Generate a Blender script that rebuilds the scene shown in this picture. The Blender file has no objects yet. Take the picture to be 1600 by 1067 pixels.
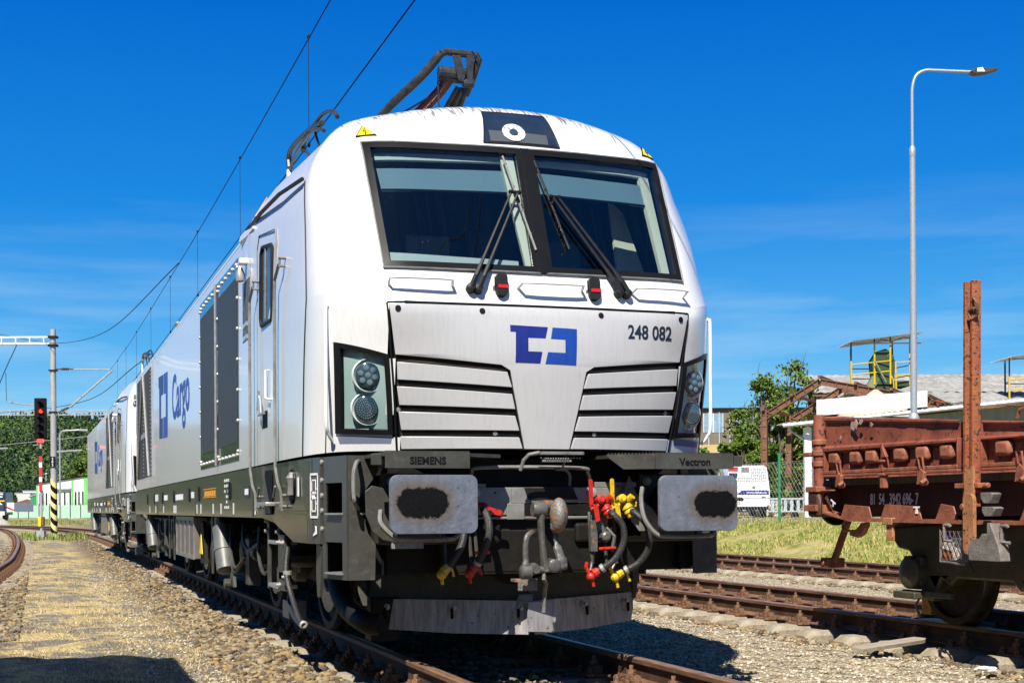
import bpy, math, random
import numpy as np
from mathutils import Vector, Matrix
from mathutils.geometry import tessellate_polygon
R = math.radians
S = bpy.context.scene
COL = S.collection
random.seed(7)

# ------------------------------------------------------------------ camera, sky, sun, exposure
cam_d = bpy.data.cameras.new('camera'); cam = bpy.data.objects.new('camera', cam_d); COL.objects.link(cam)
S.camera = cam
cam_d.sensor_width = 36.0
cam_d.lens = 2257.77 / 1600 * 36.0
cam_d.shift_y = (793.70 - 533.5) / 1600
cam_d.clip_start = 0.05; cam_d.clip_end = 9000
cam.matrix_world = (Matrix.Translation((-3.1708, -8.4752, 1.029)) @ Matrix.Rotation(-0.31724, 4, 'Z')
                    @ Matrix.Rotation(math.pi / 2, 4, 'X') @ Matrix.Rotation(-0.005721, 4, 'Z'))
S.render.resolution_x = 1024; S.render.resolution_y = 682

SUN = Vector((-0.45, -0.72, 1.0)).normalized()          # towards the sun
w = bpy.data.worlds.new('World'); S.world = w; w.use_nodes = True
nt = w.node_tree; nt.nodes.clear()
sky = nt.nodes.new('ShaderNodeTexSky'); sky.sky_type = 'NISHITA'; sky.sun_disc = False
sky.sun_elevation = math.asin(SUN.z); sky.sun_rotation = math.atan2(SUN.x, SUN.y)
sky.altitude = 600; sky.air_density = 1.0; sky.dust_density = 0.35; sky.ozone_density = 3.0
hs = nt.nodes.new('ShaderNodeHueSaturation'); hs.inputs['Saturation'].default_value = 1.45
hs.inputs['Value'].default_value = 1.0; hs.inputs['Hue'].default_value = 0.497
# thin streaks of high cloud low over the horizon
tcw = nt.nodes.new('ShaderNodeTexCoord'); mpw = nt.nodes.new('ShaderNodeMapping')
mpw.inputs['Scale'].default_value = (1.6, 1.6, 16.0); mpw.inputs['Rotation'].default_value = (0.05, -0.06, 0.3)
cn = nt.nodes.new('ShaderNodeTexNoise'); cn.inputs['Scale'].default_value = 2.2; cn.inputs['Detail'].default_value = 7
cn.inputs['Roughness'].default_value = 0.55
cr = nt.nodes.new('ShaderNodeValToRGB'); cr.color_ramp.elements[0].position = 0.46; cr.color_ramp.elements[1].position = 0.68
sz = nt.nodes.new('ShaderNodeSeparateXYZ'); zr = nt.nodes.new('ShaderNodeValToRGB')
zr.color_ramp.elements[0].position = 0.02; zr.color_ramp.elements[0].color = (1, 1, 1, 1)
zr.color_ramp.elements[1].position = 0.22; zr.color_ramp.elements[1].color = (0, 0, 0, 1)
mm = nt.nodes.new('ShaderNodeMath'); mm.operation = 'MULTIPLY'
mm2 = nt.nodes.new('ShaderNodeMath'); mm2.operation = 'MULTIPLY'; mm2.inputs[1].default_value = 0.6
mxw = nt.nodes.new('ShaderNodeMix'); mxw.data_type = 'RGBA'; mxw.inputs['B'].default_value = (3.6, 5.0, 6.1, 1)
bg = nt.nodes.new('ShaderNodeBackground'); bg.inputs['Strength'].default_value = 0.095
ow = nt.nodes.new('ShaderNodeOutputWorld')
L = nt.links.new
L(sky.outputs[0], hs.inputs['Color']); L(tcw.outputs['Generated'], mpw.inputs[0]); L(mpw.outputs[0], cn.inputs['Vector'])
L(cn.outputs[0], cr.inputs[0]); L(tcw.outputs['Generated'], sz.inputs[0]); L(sz.outputs[2], zr.inputs[0])
L(cr.outputs[0], mm.inputs[0]); L(zr.outputs[0], mm.inputs[1]); L(mm.outputs[0], mm2.inputs[0]); L(mm2.outputs[0], mxw.inputs['Factor'])
tint = nt.nodes.new('ShaderNodeValToRGB'); E_ = tint.color_ramp.elements
while len(E_) < 7: E_.new(.5)
for e, (p, c) in zip(E_, ((0, (.42, .72, .90)), (.05, (.24, .60, .90)), (.11, (.07, .41, .85)), (.20, (.004, .235, .75)), (.33, (.0, .135, .62)), (.6, (.01, .085, .38)), (1, (.02, .07, .28)))):
    e.position = p; e.color = (*c, 1)
tfac = nt.nodes.new('ShaderNodeValToRGB'); tfac.color_ramp.elements[0].position = .34; tfac.color_ramp.elements[0].color = (.90, .90, .90, 1)
tfac.color_ramp.elements[1].position = .6; tfac.color_ramp.elements[1].color = (.6, .6, .6, 1)
L(sz.outputs[2], tint.inputs[0]); L(sz.outputs[2], tfac.inputs[0])
tsc = nt.nodes.new('ShaderNodeVectorMath'); tsc.operation = 'SCALE'; tsc.inputs['Scale'].default_value = 1/0.095/1.68; L(tint.outputs[0], tsc.inputs[0])
mxt = nt.nodes.new('ShaderNodeMix'); mxt.data_type = 'RGBA'; L(tfac.outputs[0], mxt.inputs['Factor']); L(hs.outputs[0], mxt.inputs['A']); L(tsc.outputs[0], mxt.inputs['B'])
L(mxt.outputs['Result'], mxw.inputs['A']); L(mxw.outputs['Result'], bg.inputs[0]); L(bg.outputs[0], ow.inputs[0])

sun_d = bpy.data.lights.new('sun', 'SUN'); sun_d.energy = 5.0; sun_d.angle = R(0.5); sun_d.color = (1.0, 0.94, 0.83)
sun = bpy.data.objects.new('sun', sun_d); COL.objects.link(sun)
sun.rotation_euler = SUN.to_track_quat('Z', 'Y').to_euler(); sun.location = (-20, -30, 60)
S.view_settings.view_transform = 'Standard'; S.view_settings.look = 'None'
S.view_settings.exposure = 0.75; S.view_settings.gamma = 1.0

# ------------------------------------------------------------------ mesh helpers
SPLIT = set('grille_bolt ladder_bolt buffer_bolt beam_bolt blade_bolt blade_slot sill_slot panel_fastener grille_screw ladder_frame rail_guard hanger underframe_bracket underframe_pipe small_red_lever hose_clamp jumper_pipe pillar_trim driver_seat beam_recess axle_box cross_beam coupling_beam gutter_strip roof_hatch collector_bow guide_rod tie_bar centre_sill rear_handrail support_bracket stanchion_pin post_hinge side_rim side_rib mast_clamp white_marking arm_tube roof_rafter sand_hose tail_light cladding_rib rail_fork sill_joint blind_casing radiator_rib amber_stencil side_latch slit_window guard_rail rear_rail shunter_bow brake_unit valve_block vent_brace upper_arm step_rivets fence_rail insulator lamp_arm floor_ring foot_stripe basket_frame stencil_mark roof_post inner_bulkhead stencil'.split())
class MB:
    def __init__(s): s.v = []; s.f = []; s.n = 0; s.mi = []
    def add(s, vs, fs, m=0):
        b = s.n
        s.v.extend([tuple(p) for p in vs]); s.n += len(vs)
        for f in fs: s.f.append(tuple(b + i for i in f)); s.mi.append(m)
        return s
    def box(s, c, d, rot=None, m=0):
        x, y, z = d[0] / 2, d[1] / 2, d[2] / 2
        vs = [Vector(p) for p in ((-x,-y,-z),(x,-y,-z),(x,y,-z),(-x,y,-z),(-x,-y,z),(x,-y,z),(x,y,z),(-x,y,z))]
        if rot is not None: vs = [rot @ p for p in vs]
        c = Vector(c)
        return s.add([p + c for p in vs], [(0,3,2,1),(4,5,6,7),(0,1,5,4),(1,2,6,5),(2,3,7,6),(3,0,4,7)], m)
    def bb(s, x0, x1, y0, y1, z0, z1, m=0):
        return s.box(((x0+x1)/2, (y0+y1)/2, (z0+z1)/2), (abs(x1-x0), abs(y1-y0), abs(z1-z0)), None, m)
    def cyl(s, a, b, r0, r1=None, n=14, caps=True, m=0):
        if r1 is None: r1 = r0
        return s.tube([a, b], [r0, r1], n, caps, m)
    def tube(s, pts, r, n=8, caps=True, m=0, flat=1.0):
        pts = [Vector(p) for p in pts]
        rs = r if isinstance(r, (list, tuple)) else [r] * len(pts)
        T = []
        for i in range(len(pts)):
            t = pts[min(i+1, len(pts)-1)] - pts[max(i-1, 0)]
            T.append(t.normalized() if t.length > 1e-9 else Vector((0, 0, 1)))
        up = Vector((0, 0, 1)) if abs(T[0].z) < 0.9 else Vector((0, 1, 0))
        u = (up - T[0] * up.dot(T[0])).normalized()
        vs = []
        for i, p in enumerate(pts):
            u = u - T[i] * u.dot(T[i])
            if u.length < 1e-6: u = T[i].orthogonal()
            u.normalize(); w_ = T[i].cross(u)
            for k in range(n):
                a = 2 * math.pi * k / n
                vs.append(p + (u * math.cos(a) * flat + w_ * math.sin(a)) * rs[i])
        fs = []
        for i in range(len(pts) - 1):
            for k in range(n):
                k2 = (k + 1) % n
                fs.append((i*n+k, i*n+k2, (i+1)*n+k2, (i+1)*n+k))
        if caps:
            fs.append(tuple(range(n))[::-1]); fs.append(tuple((len(pts)-1)*n + k for k in range(n)))
        return s.add(vs, fs, m)
    def lathe(s, o, ax, prof, n=24, m=0, caps=True):          # prof: (distance along axis, radius)
        o = Vector(o); ax = Vector(ax).normalized()
        u = ax.orthogonal().normalized(); w_ = ax.cross(u)
        vs = []
        for (d, r) in prof:
            for k in range(n):
                a = 2 * math.pi * k / n
                vs.append(o + ax * d + (u * math.cos(a) + w_ * math.sin(a)) * max(r, 1e-5))
        fs = []
        for i in range(len(prof) - 1):
            for k in range(n):
                k2 = (k + 1) % n
                fs.append((i*n+k, i*n+k2, (i+1)*n+k2, (i+1)*n+k))
        if caps: fs.append(tuple(range(n))[::-1]); fs.append(tuple((len(prof)-1)*n + k for k in range(n)))
        return s.add(vs, fs, m)
    def prism(s, poly, o, u, v, th, m=0):          # 2D polygon in the (u, v) plane at o, thickness th along u x v
        o, u, v = Vector(o), Vector(u).normalized(), Vector(v).normalized()
        nn = u.cross(v).normalized()
        a = [o + u * p[0] + v * p[1] for p in poly]; b = [p + nn * th for p in a]
        n = len(poly); t = tessellate_polygon([[Vector((p[0], p[1], 0)) for p in poly]])
        ar = sum(poly[i][0]*poly[(i+1) % n][1] - poly[(i+1) % n][0]*poly[i][1] for i in range(n))
        fs = []
        for tr in t:
            p = [poly[i] for i in tr]
            c = (p[1][0]-p[0][0])*(p[2][1]-p[0][1]) - (p[1][1]-p[0][1])*(p[2][0]-p[0][0])
            tr = tuple(tr) if c > 0 else tuple(tr)[::-1]
            fs.append(tr[::-1]); fs.append(tuple(i + n for i in tr))
        for i in range(n):
            j = (i + 1) % n
            fs.append((i, j, j+n, i+n) if ar > 0 else (j, i, i+n, j+n))
        return s.add(a + b, fs, m)
    def sphere(s, c, r, nu=12, nv=8, m=0, sc=(1, 1, 1)):
        c = Vector(c); vs = [c + Vector((0, 0, r*sc[2]))]
        for j in range(1, nv):
            t = math.pi * j / nv
            for i in range(nu):
                p = 2 * math.pi * i / nu
                vs.append(c + Vector((r*sc[0]*math.sin(t)*math.cos(p), r*sc[1]*math.sin(t)*math.sin(p), r*sc[2]*math.cos(t))))
        vs.append(c - Vector((0, 0, r*sc[2]))); fs = []
        for i in range(nu): fs.append((0, 1+i, 1+(i+1) % nu))
        for j in range(nv-2):
            for i in range(nu):
                a = 1+j*nu+i; b = 1+j*nu+(i+1) % nu
                fs.append((a, a+nu, b+nu, b))
        e = len(vs)-1
        for i in range(nu): fs.append((e, 1+(nv-2)*nu+(i+1) % nu, 1+(nv-2)*nu+i))
        return s.add(vs, fs, m)
    def mesh(s, name, mats=None, smooth=35, xf=None):
        me = bpy.data.meshes.new(name)
        v = s.v if xf is None else [tuple(xf @ Vector(p)) for p in s.v]
        me.from_pydata(v, [], s.f)
        if mats is not None:
            for q in (mats if isinstance(mats, (list, tuple)) else [mats]): me.materials.append(q)
        if any(s.mi): me.polygons.foreach_set('material_index', s.mi)
        if smooth:
            me.shade_smooth(); me.set_sharp_from_angle(angle=R(smooth))
        me.update()
        return me
    def split(s):                                   # loose pieces that do not touch become meshes of their own
        par = list(range(s.n))
        def fd(a):
            while par[a] != a: par[a] = par[par[a]]; a = par[a]
            return a
        for f in s.f:
            r = fd(f[0])
            for i in f[1:]: par[fd(i)] = r
        comp = {}
        for i in range(s.n): comp.setdefault(fd(i), []).append(i)
        bx = []
        for r, ids in comp.items():
            P = [s.v[i] for i in ids]; bx.append([[min(p[k] for p in P)-.004 for k in range(3)], [max(p[k] for p in P)+.004 for k in range(3)], {r}])
        ch = True
        while ch:
            ch = False; out = []
            for b in bx:
                for o in out:
                    if all(b[0][k] <= o[1][k] and o[0][k] <= b[1][k] for k in range(3)):
                        o[0] = [min(p, q) for p, q in zip(o[0], b[0])]; o[1] = [max(p, q) for p, q in zip(o[1], b[1])]; o[2] |= b[2]; ch = True; break
                else: out.append(b)
            bx = out
        if len(bx) < 2: return [s]
        who = {r: k for k, b in enumerate(bx) for r in b[2]}; res = [MB() for _ in bx]; ix = {}
        for i in range(s.n):
            m = res[who[fd(i)]]; ix[i] = m.n; m.v.append(s.v[i]); m.n += 1
        for f, q in zip(s.f, s.mi):
            m = res[who[fd(f[0])]]; m.f.append(tuple(ix[i] for i in f)); m.mi.append(q)
        return res
    def build(s, name, mats, parent=None, smooth=35, bevel=0, loc=None):
        if name in SPLIT and parent is not None:
            pcs = s.split()
            if 1 < len(pcs) <= 100:
                obs = [link(name, p.mesh(name, mats, smooth), parent, bevel, loc) for p in pcs]
                return obs[0]
        return link(name, s.mesh(name, mats, smooth), parent, bevel, loc)

def link(name, me, parent=None, bevel=0, loc=None):
    o = bpy.data.objects.new(name, me); COL.objects.link(o)
    if parent is not None: o.parent = parent
    if loc is not None: o.location = loc
    if bevel:
        b = o.modifiers.new('bevel', 'BEVEL'); b.width = bevel; b.segments = 2; b.limit_method = 'ANGLE'; b.angle_limit = R(40)
    return o
def tag(o, label=None, cat=None, group=None, kind=None):
    if label: o['label'] = label
    if cat: o['category'] = cat
    if group: o['group'] = group
    if kind: o['kind'] = kind
    return o
def thing(name, label, cat, loc=(0, 0, 0), rotz=0, group=None):
    o = bpy.data.objects.new(name, None); COL.objects.link(o)
    o.location = loc; o.rotation_euler = (0, 0, rotz); o.empty_display_size = 0.3
    return tag(o, label, cat, group)
def copy_tree(o, parent=None, skip=()):
    c = o.copy(); COL.objects.link(c)
    if parent is not None: c.parent = parent
    for ch in KIDS.get(o.name, None) or [q for q in bpy.data.objects if q.parent == o]:
        if ch.name.split('.')[0] not in skip: copy_tree(ch, c, skip)
    return c
KIDS = {}
def catmull(pts, n):
    P = [Vector(p) for p in pts]; P = [P[0]*2 - P[1]] + P + [P[-1]*2 - P[-2]]
    out = []
    for i in range(1, len(P)-2):
        for k in range(n):
            t = k / n
            a, b, c, d = P[i-1], P[i], P[i+1], P[i+2]
            out.append(0.5*((2*b) + (c-a)*t + (2*a-5*b+4*c-d)*t*t + (3*b-a-3*c+d)*t**3))
    out.append(P[-2]); return out
def rrect(w_, h, r, n=4, cx=0, cy=0):
    o = []
    for (sx, sy, a0) in ((1, 1, 0), (-1, 1, 90), (-1, -1, 180), (1, -1, 270)):
        for k in range(n+1):
            a = R(a0 + 90*k/n)
            o.append((cx + sx*(w_/2-r) + r*math.cos(a), cy + sy*(h/2-r) + r*math.sin(a)))
    return o
def text_mb(txt, size, o, u, v, th=0.002, align='CENTER', bold=0.0, sx=1.0, mono=None):
    c = bpy.data.curves.new('t', 'FONT'); c.body = txt; c.size = size; c.align_x = align; c.align_y = 'CENTER'
    c.offset = bold; c.extrude = th/2; c.resolution_u = 3
    ob = bpy.data.objects.new('t', c); COL.objects.link(ob)
    dg = bpy.context.evaluated_depsgraph_get(); me = bpy.data.meshes.new_from_object(ob.evaluated_get(dg))
    o, u, v = Vector(o), Vector(u).normalized(), Vector(v).normalized(); nn = u.cross(v)
    mb = MB(); mb.add([o + u*p.co.x*sx + v*p.co.y + nn*p.co.z for p in me.vertices], [tuple(p.vertices) for p in me.polygons])
    bpy.data.objects.remove(ob); bpy.data.curves.remove(c); bpy.data.meshes.remove(me)
    return mb

# ------------------------------------------------------------------ materials
def mat(name, col, rough=0.5, metal=0.0, n1=None, col2=None, bump=0.0, bscale=40, coat=0.0, stretch=None, spec=0.5, emit=None, ramp=(0.35, 0.65), n2=None):
    """n1 = noise scale mixing col with col2; n2 = (scale, colour, ramp lo, ramp hi) a second layer of spots"""
    m = bpy.data.materials.new(name); m.use_nodes = True; t = m.node_tree; N = t.nodes; Lk = t.links.new
    b = N['Principled BSDF']; b.inputs['Roughness'].default_value = rough; b.inputs['Metallic'].default_value = metal
    b.inputs['Specular IOR Level'].default_value = spec
    b.inputs['Base Color'].default_value = (*col, 1)
    if coat: b.inputs['Coat Weight'].default_value = coat; b.inputs['Coat Roughness'].default_value = 0.06
    tc = N.new('ShaderNodeTexCoord'); src = tc.outputs['Object']
    mp = N.new('ShaderNodeMapping'); Lk(src, mp.inputs[0]); 
    if stretch: mp.inputs['Scale'].default_value = stretch
    cur = None
    if n1:
        no = N.new('ShaderNodeTexNoise'); no.inputs['Scale'].default_value = n1; no.inputs['Detail'].default_value = 6
        no.inputs['Roughness'].default_value = 0.6
        Lk(mp.outputs[0], no.inputs['Vector'])
        rp = N.new('ShaderNodeValToRGB'); rp.color_ramp.elements[0].position = ramp[0]; rp.color_ramp.elements[1].position = ramp[1]
        rp.color_ramp.elements[0].color = (*col, 1); rp.color_ramp.elements[1].color = (*(col2 or tuple(c*0.6 for c in col)), 1)
        Lk(no.outputs[0], rp.inputs[0]); cur = rp.outputs[0]
    if n2:
        no = N.new('ShaderNodeTexNoise'); no.inputs['Scale'].default_value = n2[0]; no.inputs['Detail'].default_value = 5
        Lk(src, no.inputs['Vector'])
        rp = N.new('ShaderNodeValToRGB'); rp.color_ramp.elements[0].position = n2[2]; rp.color_ramp.elements[1].position = n2[3]
        Lk(no.outputs[0], rp.inputs[0])
        mx = N.new('ShaderNodeMix'); mx.data_type = 'RGBA'
        if cur is None: mx.inputs['A'].default_value = (*col, 1)
        else: Lk(cur, mx.inputs['A'])
        mx.inputs['B'].default_value = (*n2[1], 1); Lk(rp.outputs[0], mx.inputs['Factor']); cur = mx.outputs['Result']
    if cur is not None: Lk(cur, b.inputs['Base Color'])
    if bump:
        nb = N.new('ShaderNodeTexNoise'); nb.inputs['Scale'].default_value = bscale; nb.inputs['Detail'].default_value = 4
        Lk(mp.outputs[0], nb.inputs['Vector']); bp = N.new('ShaderNodeBump'); bp.inputs['Strength'].default_value = bump
        bp.inputs['Distance'].default_value = 0.02
        Lk(nb.outputs[0], bp.inputs['Height']); Lk(bp.outputs[0], b.inputs['Normal'])
    if emit: b.inputs['Emission Color'].default_value = (*emit[:3], 1); b.inputs['Emission Strength'].default_value = emit[3]
    return m
MT = {}
def white_paint():
    m = mat('white_paint', (0.70, 0.70, 0.70), 0.24, 0, 5, (0.64, 0.64, 0.63), 0.015, 2.0, coat=0.4, stretch=(14, 14, 0.9), ramp=(0.45, 0.75))
    t = m.node_tree; N = t.nodes; Lk = t.links.new; b = N['Principled BSDF']
    old = b.inputs['Base Color'].links[0].from_socket
    # soot washed down from the roof: strong on the crown, fading in streaks
    tc = N.new('ShaderNodeTexCoord'); sp = N.new('ShaderNodeSeparateXYZ'); Lk(tc.outputs['Object'], sp.inputs[0])
    mr = N.new('ShaderNodeMapRange'); mr.inputs['From Min'].default_value = 3.50; mr.inputs['From Max'].default_value = 3.96
    Lk(sp.outputs[2], mr.inputs[0])
    mp = N.new('ShaderNodeMapping'); mp.inputs['Scale'].default_value = (42, 3.0, 3.0); Lk(tc.outputs['Object'], mp.inputs[0])
    no = N.new('ShaderNodeTexNoise'); no.inputs['Scale'].default_value = 1.6; no.inputs['Detail'].default_value = 6; Lk(mp.outputs[0], no.inputs['Vector'])
    ad = N.new('ShaderNodeMath'); ad.operation = 'MULTIPLY_ADD'; ad.inputs[1].default_value = 0.42
    Lk(mr.outputs[0], ad.inputs[0]); Lk(no.outputs[0], ad.inputs[2])
    rp = N.new('ShaderNodeValToRGB'); rp.color_ramp.elements[0].position = 0.76; rp.color_ramp.elements[1].position = 0.86
    Lk(ad.outputs[0], rp.inputs[0])
    mx = N.new('ShaderNodeMix'); mx.data_type = 'RGBA'; Lk(rp.outputs[0], mx.inputs['Factor']); Lk(old, mx.inputs['A'])
    mx.inputs['B'].default_value = (0.19, 0.165, 0.14, 1); Lk(mx.outputs['Result'], b.inputs['Base Color'])
    return m
MT['white'] = white_paint()
MT['white2'] = mat('shaded_grimy_white_paint', (0.44, 0.44, 0.447), 0.3, 0, 4, (0.385, 0.385, 0.385), 0, 2.0, coat=0.3, stretch=(16, 16, 0.8), ramp=(0.48, 0.80))  # shell's white toned down: front panel's shade and grime put into the colour
MT['whitepipe'] = mat('white_rail_paint', (0.78, 0.78, 0.78), 0.3, 0, 8, (0.6, 0.6, 0.58), ramp=(.5, .8))
MT['black'] = mat('black_gap', (0.007, 0.007, 0.008), 0.7, spec=.12)
MT['rubber'] = mat('black_rubber', (0.010, 0.010, 0.011), 0.5, 0, 30, (0.018, 0.018, 0.018), spec=.25)
MT['frame'] = mat('black_window_frame', (0.008, 0.009, 0.011), 0.35, 0, 12, (0.010, 0.010, 0.011), spec=.10)
MT['skirt'] = mat('dark_grey_gloss_paint', (0.036, 0.036, 0.035), 0.22, 0.0, 5, (0.05, 0.048, 0.042), 0.05, 1.6, spec=.35, coat=0.15, stretch=(1, 1, 3))
MT['grey'] = mat('grey_bogie_paint', (0.056, 0.058, 0.051), 0.45, 0, 7, (0.04, 0.038, 0.032), 0.1, 25, spec=.35, n2=(23, (0.085, 0.075, 0.058), 0.55, 0.80))
MT['grey2'] = mat('light_grey_steel', (0.22, 0.22, 0.21), 0.45, 0, 6, (0.13, 0.125, 0.115), 0.1, 40, n2=(30, (0.08, 0.07, 0.055), 0.62, 0.72))
MT['dark'] = mat('oily_dark_metal', (0.007, 0.0075, 0.007), 0.6, 0.0, 9, (0.014, 0.012, 0.009), 0.15, 30, spec=.18)
MT['steel'] = mat('bright_steel', (0.45, 0.45, 0.44), 0.4, 0.6, 20, (0.35, 0.33, 0.3))
MT['bolt'] = mat('zinc_bolt', (0.34, 0.33, 0.30), 0.5, 0.3)
MT['tread'] = mat('polished_wheel_tread', (0.4, 0.37, 0.33), 0.3, 0.9, 8, (0.2, 0.13, 0.08))
MT['hose'] = mat('black_hose_rubber', (0.018, 0.018, 0.019), 0.5, 0, 60, (0.032, 0.031, 0.029), 0.3, 90)
MT['red'] = mat('red_valve_paint', (0.52, 0.022, 0.01), 0.4, 0, 20, (0.38, 0.016, 0.01), 0.15, n2=(60, (.10, .02, .012), .60, .68))
MT['yellow'] = mat('yellow_valve_paint', (0.68, 0.46, 0.01), 0.4, 0, 20, (0.5, 0.33, 0.01), 0.15, n2=(60, (.16, .11, .03), .60, .68))
MT['glass'] = None
MT['lampglass'] = None
def glass(name, tint, gl=0.06, dirt=0.0):
    m = bpy.data.materials.new(name); m.use_nodes = True; t = m.node_tree; N = t.nodes; N.clear(); Lk = t.links.new
    tr = N.new('ShaderNodeBsdfTransparent'); tr.inputs[0].default_value = (*tint, 1)
    g = N.new('ShaderNodeBsdfGlossy'); g.inputs['Roughness'].default_value = 0.02
    lw = N.new('ShaderNodeLayerWeight'); fr = N.new('ShaderNodeMath'); fr.operation = 'POWER'; fr.inputs[1].default_value = 4; Lk(lw.outputs['Facing'], fr.inputs[0])
    ad = N.new('ShaderNodeMath'); ad.operation = 'ADD'; ad.inputs[1].default_value = gl; Lk(fr.outputs[0], ad.inputs[0])
    mx = N.new('ShaderNodeMixShader'); Lk(ad.outputs[0], mx.inputs[0]); Lk(tr.outputs[0], mx.inputs[1]); Lk(g.outputs[0], mx.inputs[2])
    last = mx.outputs[0]
    if dirt:
        d = N.new('ShaderNodeBsdfDiffuse'); d.inputs[0].default_value = (0.5, 0.52, 0.52, 1)
        tc = N.new('ShaderNodeTexCoord')
        v = N.new('ShaderNodeTexVoronoi'); v.inputs['Scale'].default_value = 26; Lk(tc.outputs['Object'], v.inputs['Vector'])
        rp = N.new('ShaderNodeValToRGB'); rp.color_ramp.elements[0].position = 0.03; rp.color_ramp.elements[0].color = (0.8, 0.8, 0.8, 1)
        rp.color_ramp.elements[1].position = 0.09; rp.color_ramp.elements[1].color = (0, 0, 0, 1); Lk(v.outputs['Distance'], rp.inputs[0])
        no = N.new('ShaderNodeTexNoise'); no.inputs['Scale'].default_value = 3.2; Lk(tc.outputs['Object'], no.inputs['Vector'])
        rp2 = N.new('ShaderNodeValToRGB'); rp2.color_ramp.elements[0].position = 0.52; rp2.color_ramp.elements[1].position = 0.66; Lk(no.outputs[0], rp2.inputs[0])
        mu = N.new('ShaderNodeMath'); mu.operation = 'MULTIPLY'; Lk(rp.outputs[0], mu.inputs[0]); Lk(rp2.outputs[0], mu.inputs[1])
        mp = N.new('ShaderNodeMapping'); mp.inputs['Scale'].default_value = (26, 1, 1.0); Lk(tc.outputs['Object'], mp.inputs[0])
        n3 = N.new('ShaderNodeTexNoise'); n3.inputs['Scale'].default_value = 2.0; Lk(mp.outputs[0], n3.inputs['Vector'])
        rp3 = N.new('ShaderNodeValToRGB'); rp3.color_ramp.elements[0].position = 0.5; rp3.color_ramp.elements[1].position = 0.9
        rp3.color_ramp.elements[1].color = (0.008, 0.008, 0.008, 1); Lk(n3.outputs[0], rp3.inputs[0])
        a2 = N.new('ShaderNodeMath'); a2.operation = 'ADD'; Lk(mu.outputs[0], a2.inputs[0]); Lk(rp3.outputs[0], a2.inputs[1])
        a3 = N.new('ShaderNodeMath'); a3.operation = 'MULTIPLY'; a3.inputs[1].default_value = dirt; Lk(a2.outputs[0], a3.inputs[0])
        m2 = N.new('ShaderNodeMixShader'); Lk(a3.outputs[0], m2.inputs[0]); Lk(last, m2.inputs[1]); Lk(d.outputs[0], m2.inputs[2]); last = m2.outputs[0]
    o = N.new('ShaderNodeOutputMaterial'); Lk(last, o.inputs[0])
    return m
MT['glass'] = glass('tinted_windscreen_glass', (0.80, 0.84, 0.84), 0.055, 0.30)
MT['lampglass'] = glass('clear_lamp_glass', (0.86, 0.90, 0.90), 0.02)
MT['winglass'] = mat('dark_window_glass', (0.03, 0.04, 0.05), 0.06, 0, spec=0.8)
MT['blind'] = mat('blue_grey_sunblind', (0.13, 0.24, 0.32), 0.7)
MT['cream'] = mat('cream_cab_trim', (0.72, 0.74, 0.62), 0.6)
MT['cabgrey'] = mat('grey_cab_trim', (0.45, 0.52, 0.52), 0.6)
MT['cabdark'] = mat('dark_cab_interior', (0.050, 0.066, 0.080), 0.8)
MT['blue1'] = mat('deep_blue_vinyl', (0.005, 0.012, 0.15), 0.4, 0, 5, (0.007, 0.018, 0.18), stretch=(10, 10, 1))
MT['blue2'] = mat('mid_blue_vinyl', (0.008, 0.05, 0.30), 0.4, 0, 5, (0.007, 0.042, 0.26), stretch=(10, 10, 1))
MT['navy'] = mat('navy_lettering', (0.01, 0.015, 0.035), 0.4)
MT['lampbody'] = mat('pale_green_grey_lamp_housing', (0.60, 0.70, 0.67), 0.35, 0, 3, (0.52, 0.62, 0.60))
MT['reflector'] = mat('lamp_reflector', (0.75, 0.78, 0.78), 0.15, 0.6)
MT['lens'] = mat('dark_lamp_lens', (0.03, 0.055, 0.07), 0.1, 0, coat=1)
MT['orange'] = mat('amber_paint', (0.75, 0.33, 0.02), 0.4)
MT['red2'] = mat('red_marker', (0.5, 0.01, 0.01), 0.4)
MT['sign_y'] = mat('yellow_warning_vinyl', (0.85, 0.60, 0.01), 0.4)
MT['grille'] = mat('brushed_dark_grille', (0.030, 0.030, 0.030), 0.5, 0.0, 18, (0.05, 0.047, 0.042), stretch=(1, 40, 1), spec=.25)
MT['mesh'] = mat('dark_brown_mesh', (0.04, 0.034, 0.028), 0.6, 0, 80, (0.02, 0.018, 0.015))
MT['labelw'] = mat('white_stencil_paint', (0.75, 0.75, 0.75), 0.5)
MT['darkred'] = mat('dark_red_insulator', (0.06, 0.006, 0.008), 0.3, 0, 20, (0.12, 0.01, 0.01), coat=0.3)
MT['roofsteel'] = mat('weathered_pantograph_steel', (0.03, 0.03, 0.03), 0.35, 0.3, 15, (0.07, 0.07, 0.07))
# ------------------------------------------------------------------ locomotive nose surface
# each row: C centre, E1 where the front face starts to turn, E the corner, S the cab seam, R the end of the cab; (x, y, z)
def row(*p): return catmull(p, 1) and [Vector(q) for q in p]
ROWS_LO = [
 row((0,.440,1.400),(.52,.495,1.400),(1.04,.690,1.405),(1.30,.915,1.405),(1.455,1.30,1.39),(1.50,3.50,1.38)),
 row((0,.405,1.75),(.52,.450,1.75),(1.04,.595,1.75),(1.305,.84,1.75),(1.455,1.26,1.75),(1.50,3.50,1.75)),
 row((0,.388,2.05),(.52,.428,2.05),(1.04,.545,2.05),(1.315,.795,2.05),(1.455,1.22,2.05),(1.50,3.50,2.05)),
 row((0,.418,2.30),(.52,.440,2.30),(1.04,.500,2.31),(1.312,.765,2.35),(1.450,1.18,2.35),(1.50,3.50,2.35)),
 row((0,.448,2.36),(.52,.468,2.37),(1.04,.530,2.39),(1.307,.762,2.44),(1.445,1.18,2.44),(1.50,3.50,2.44))]
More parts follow.
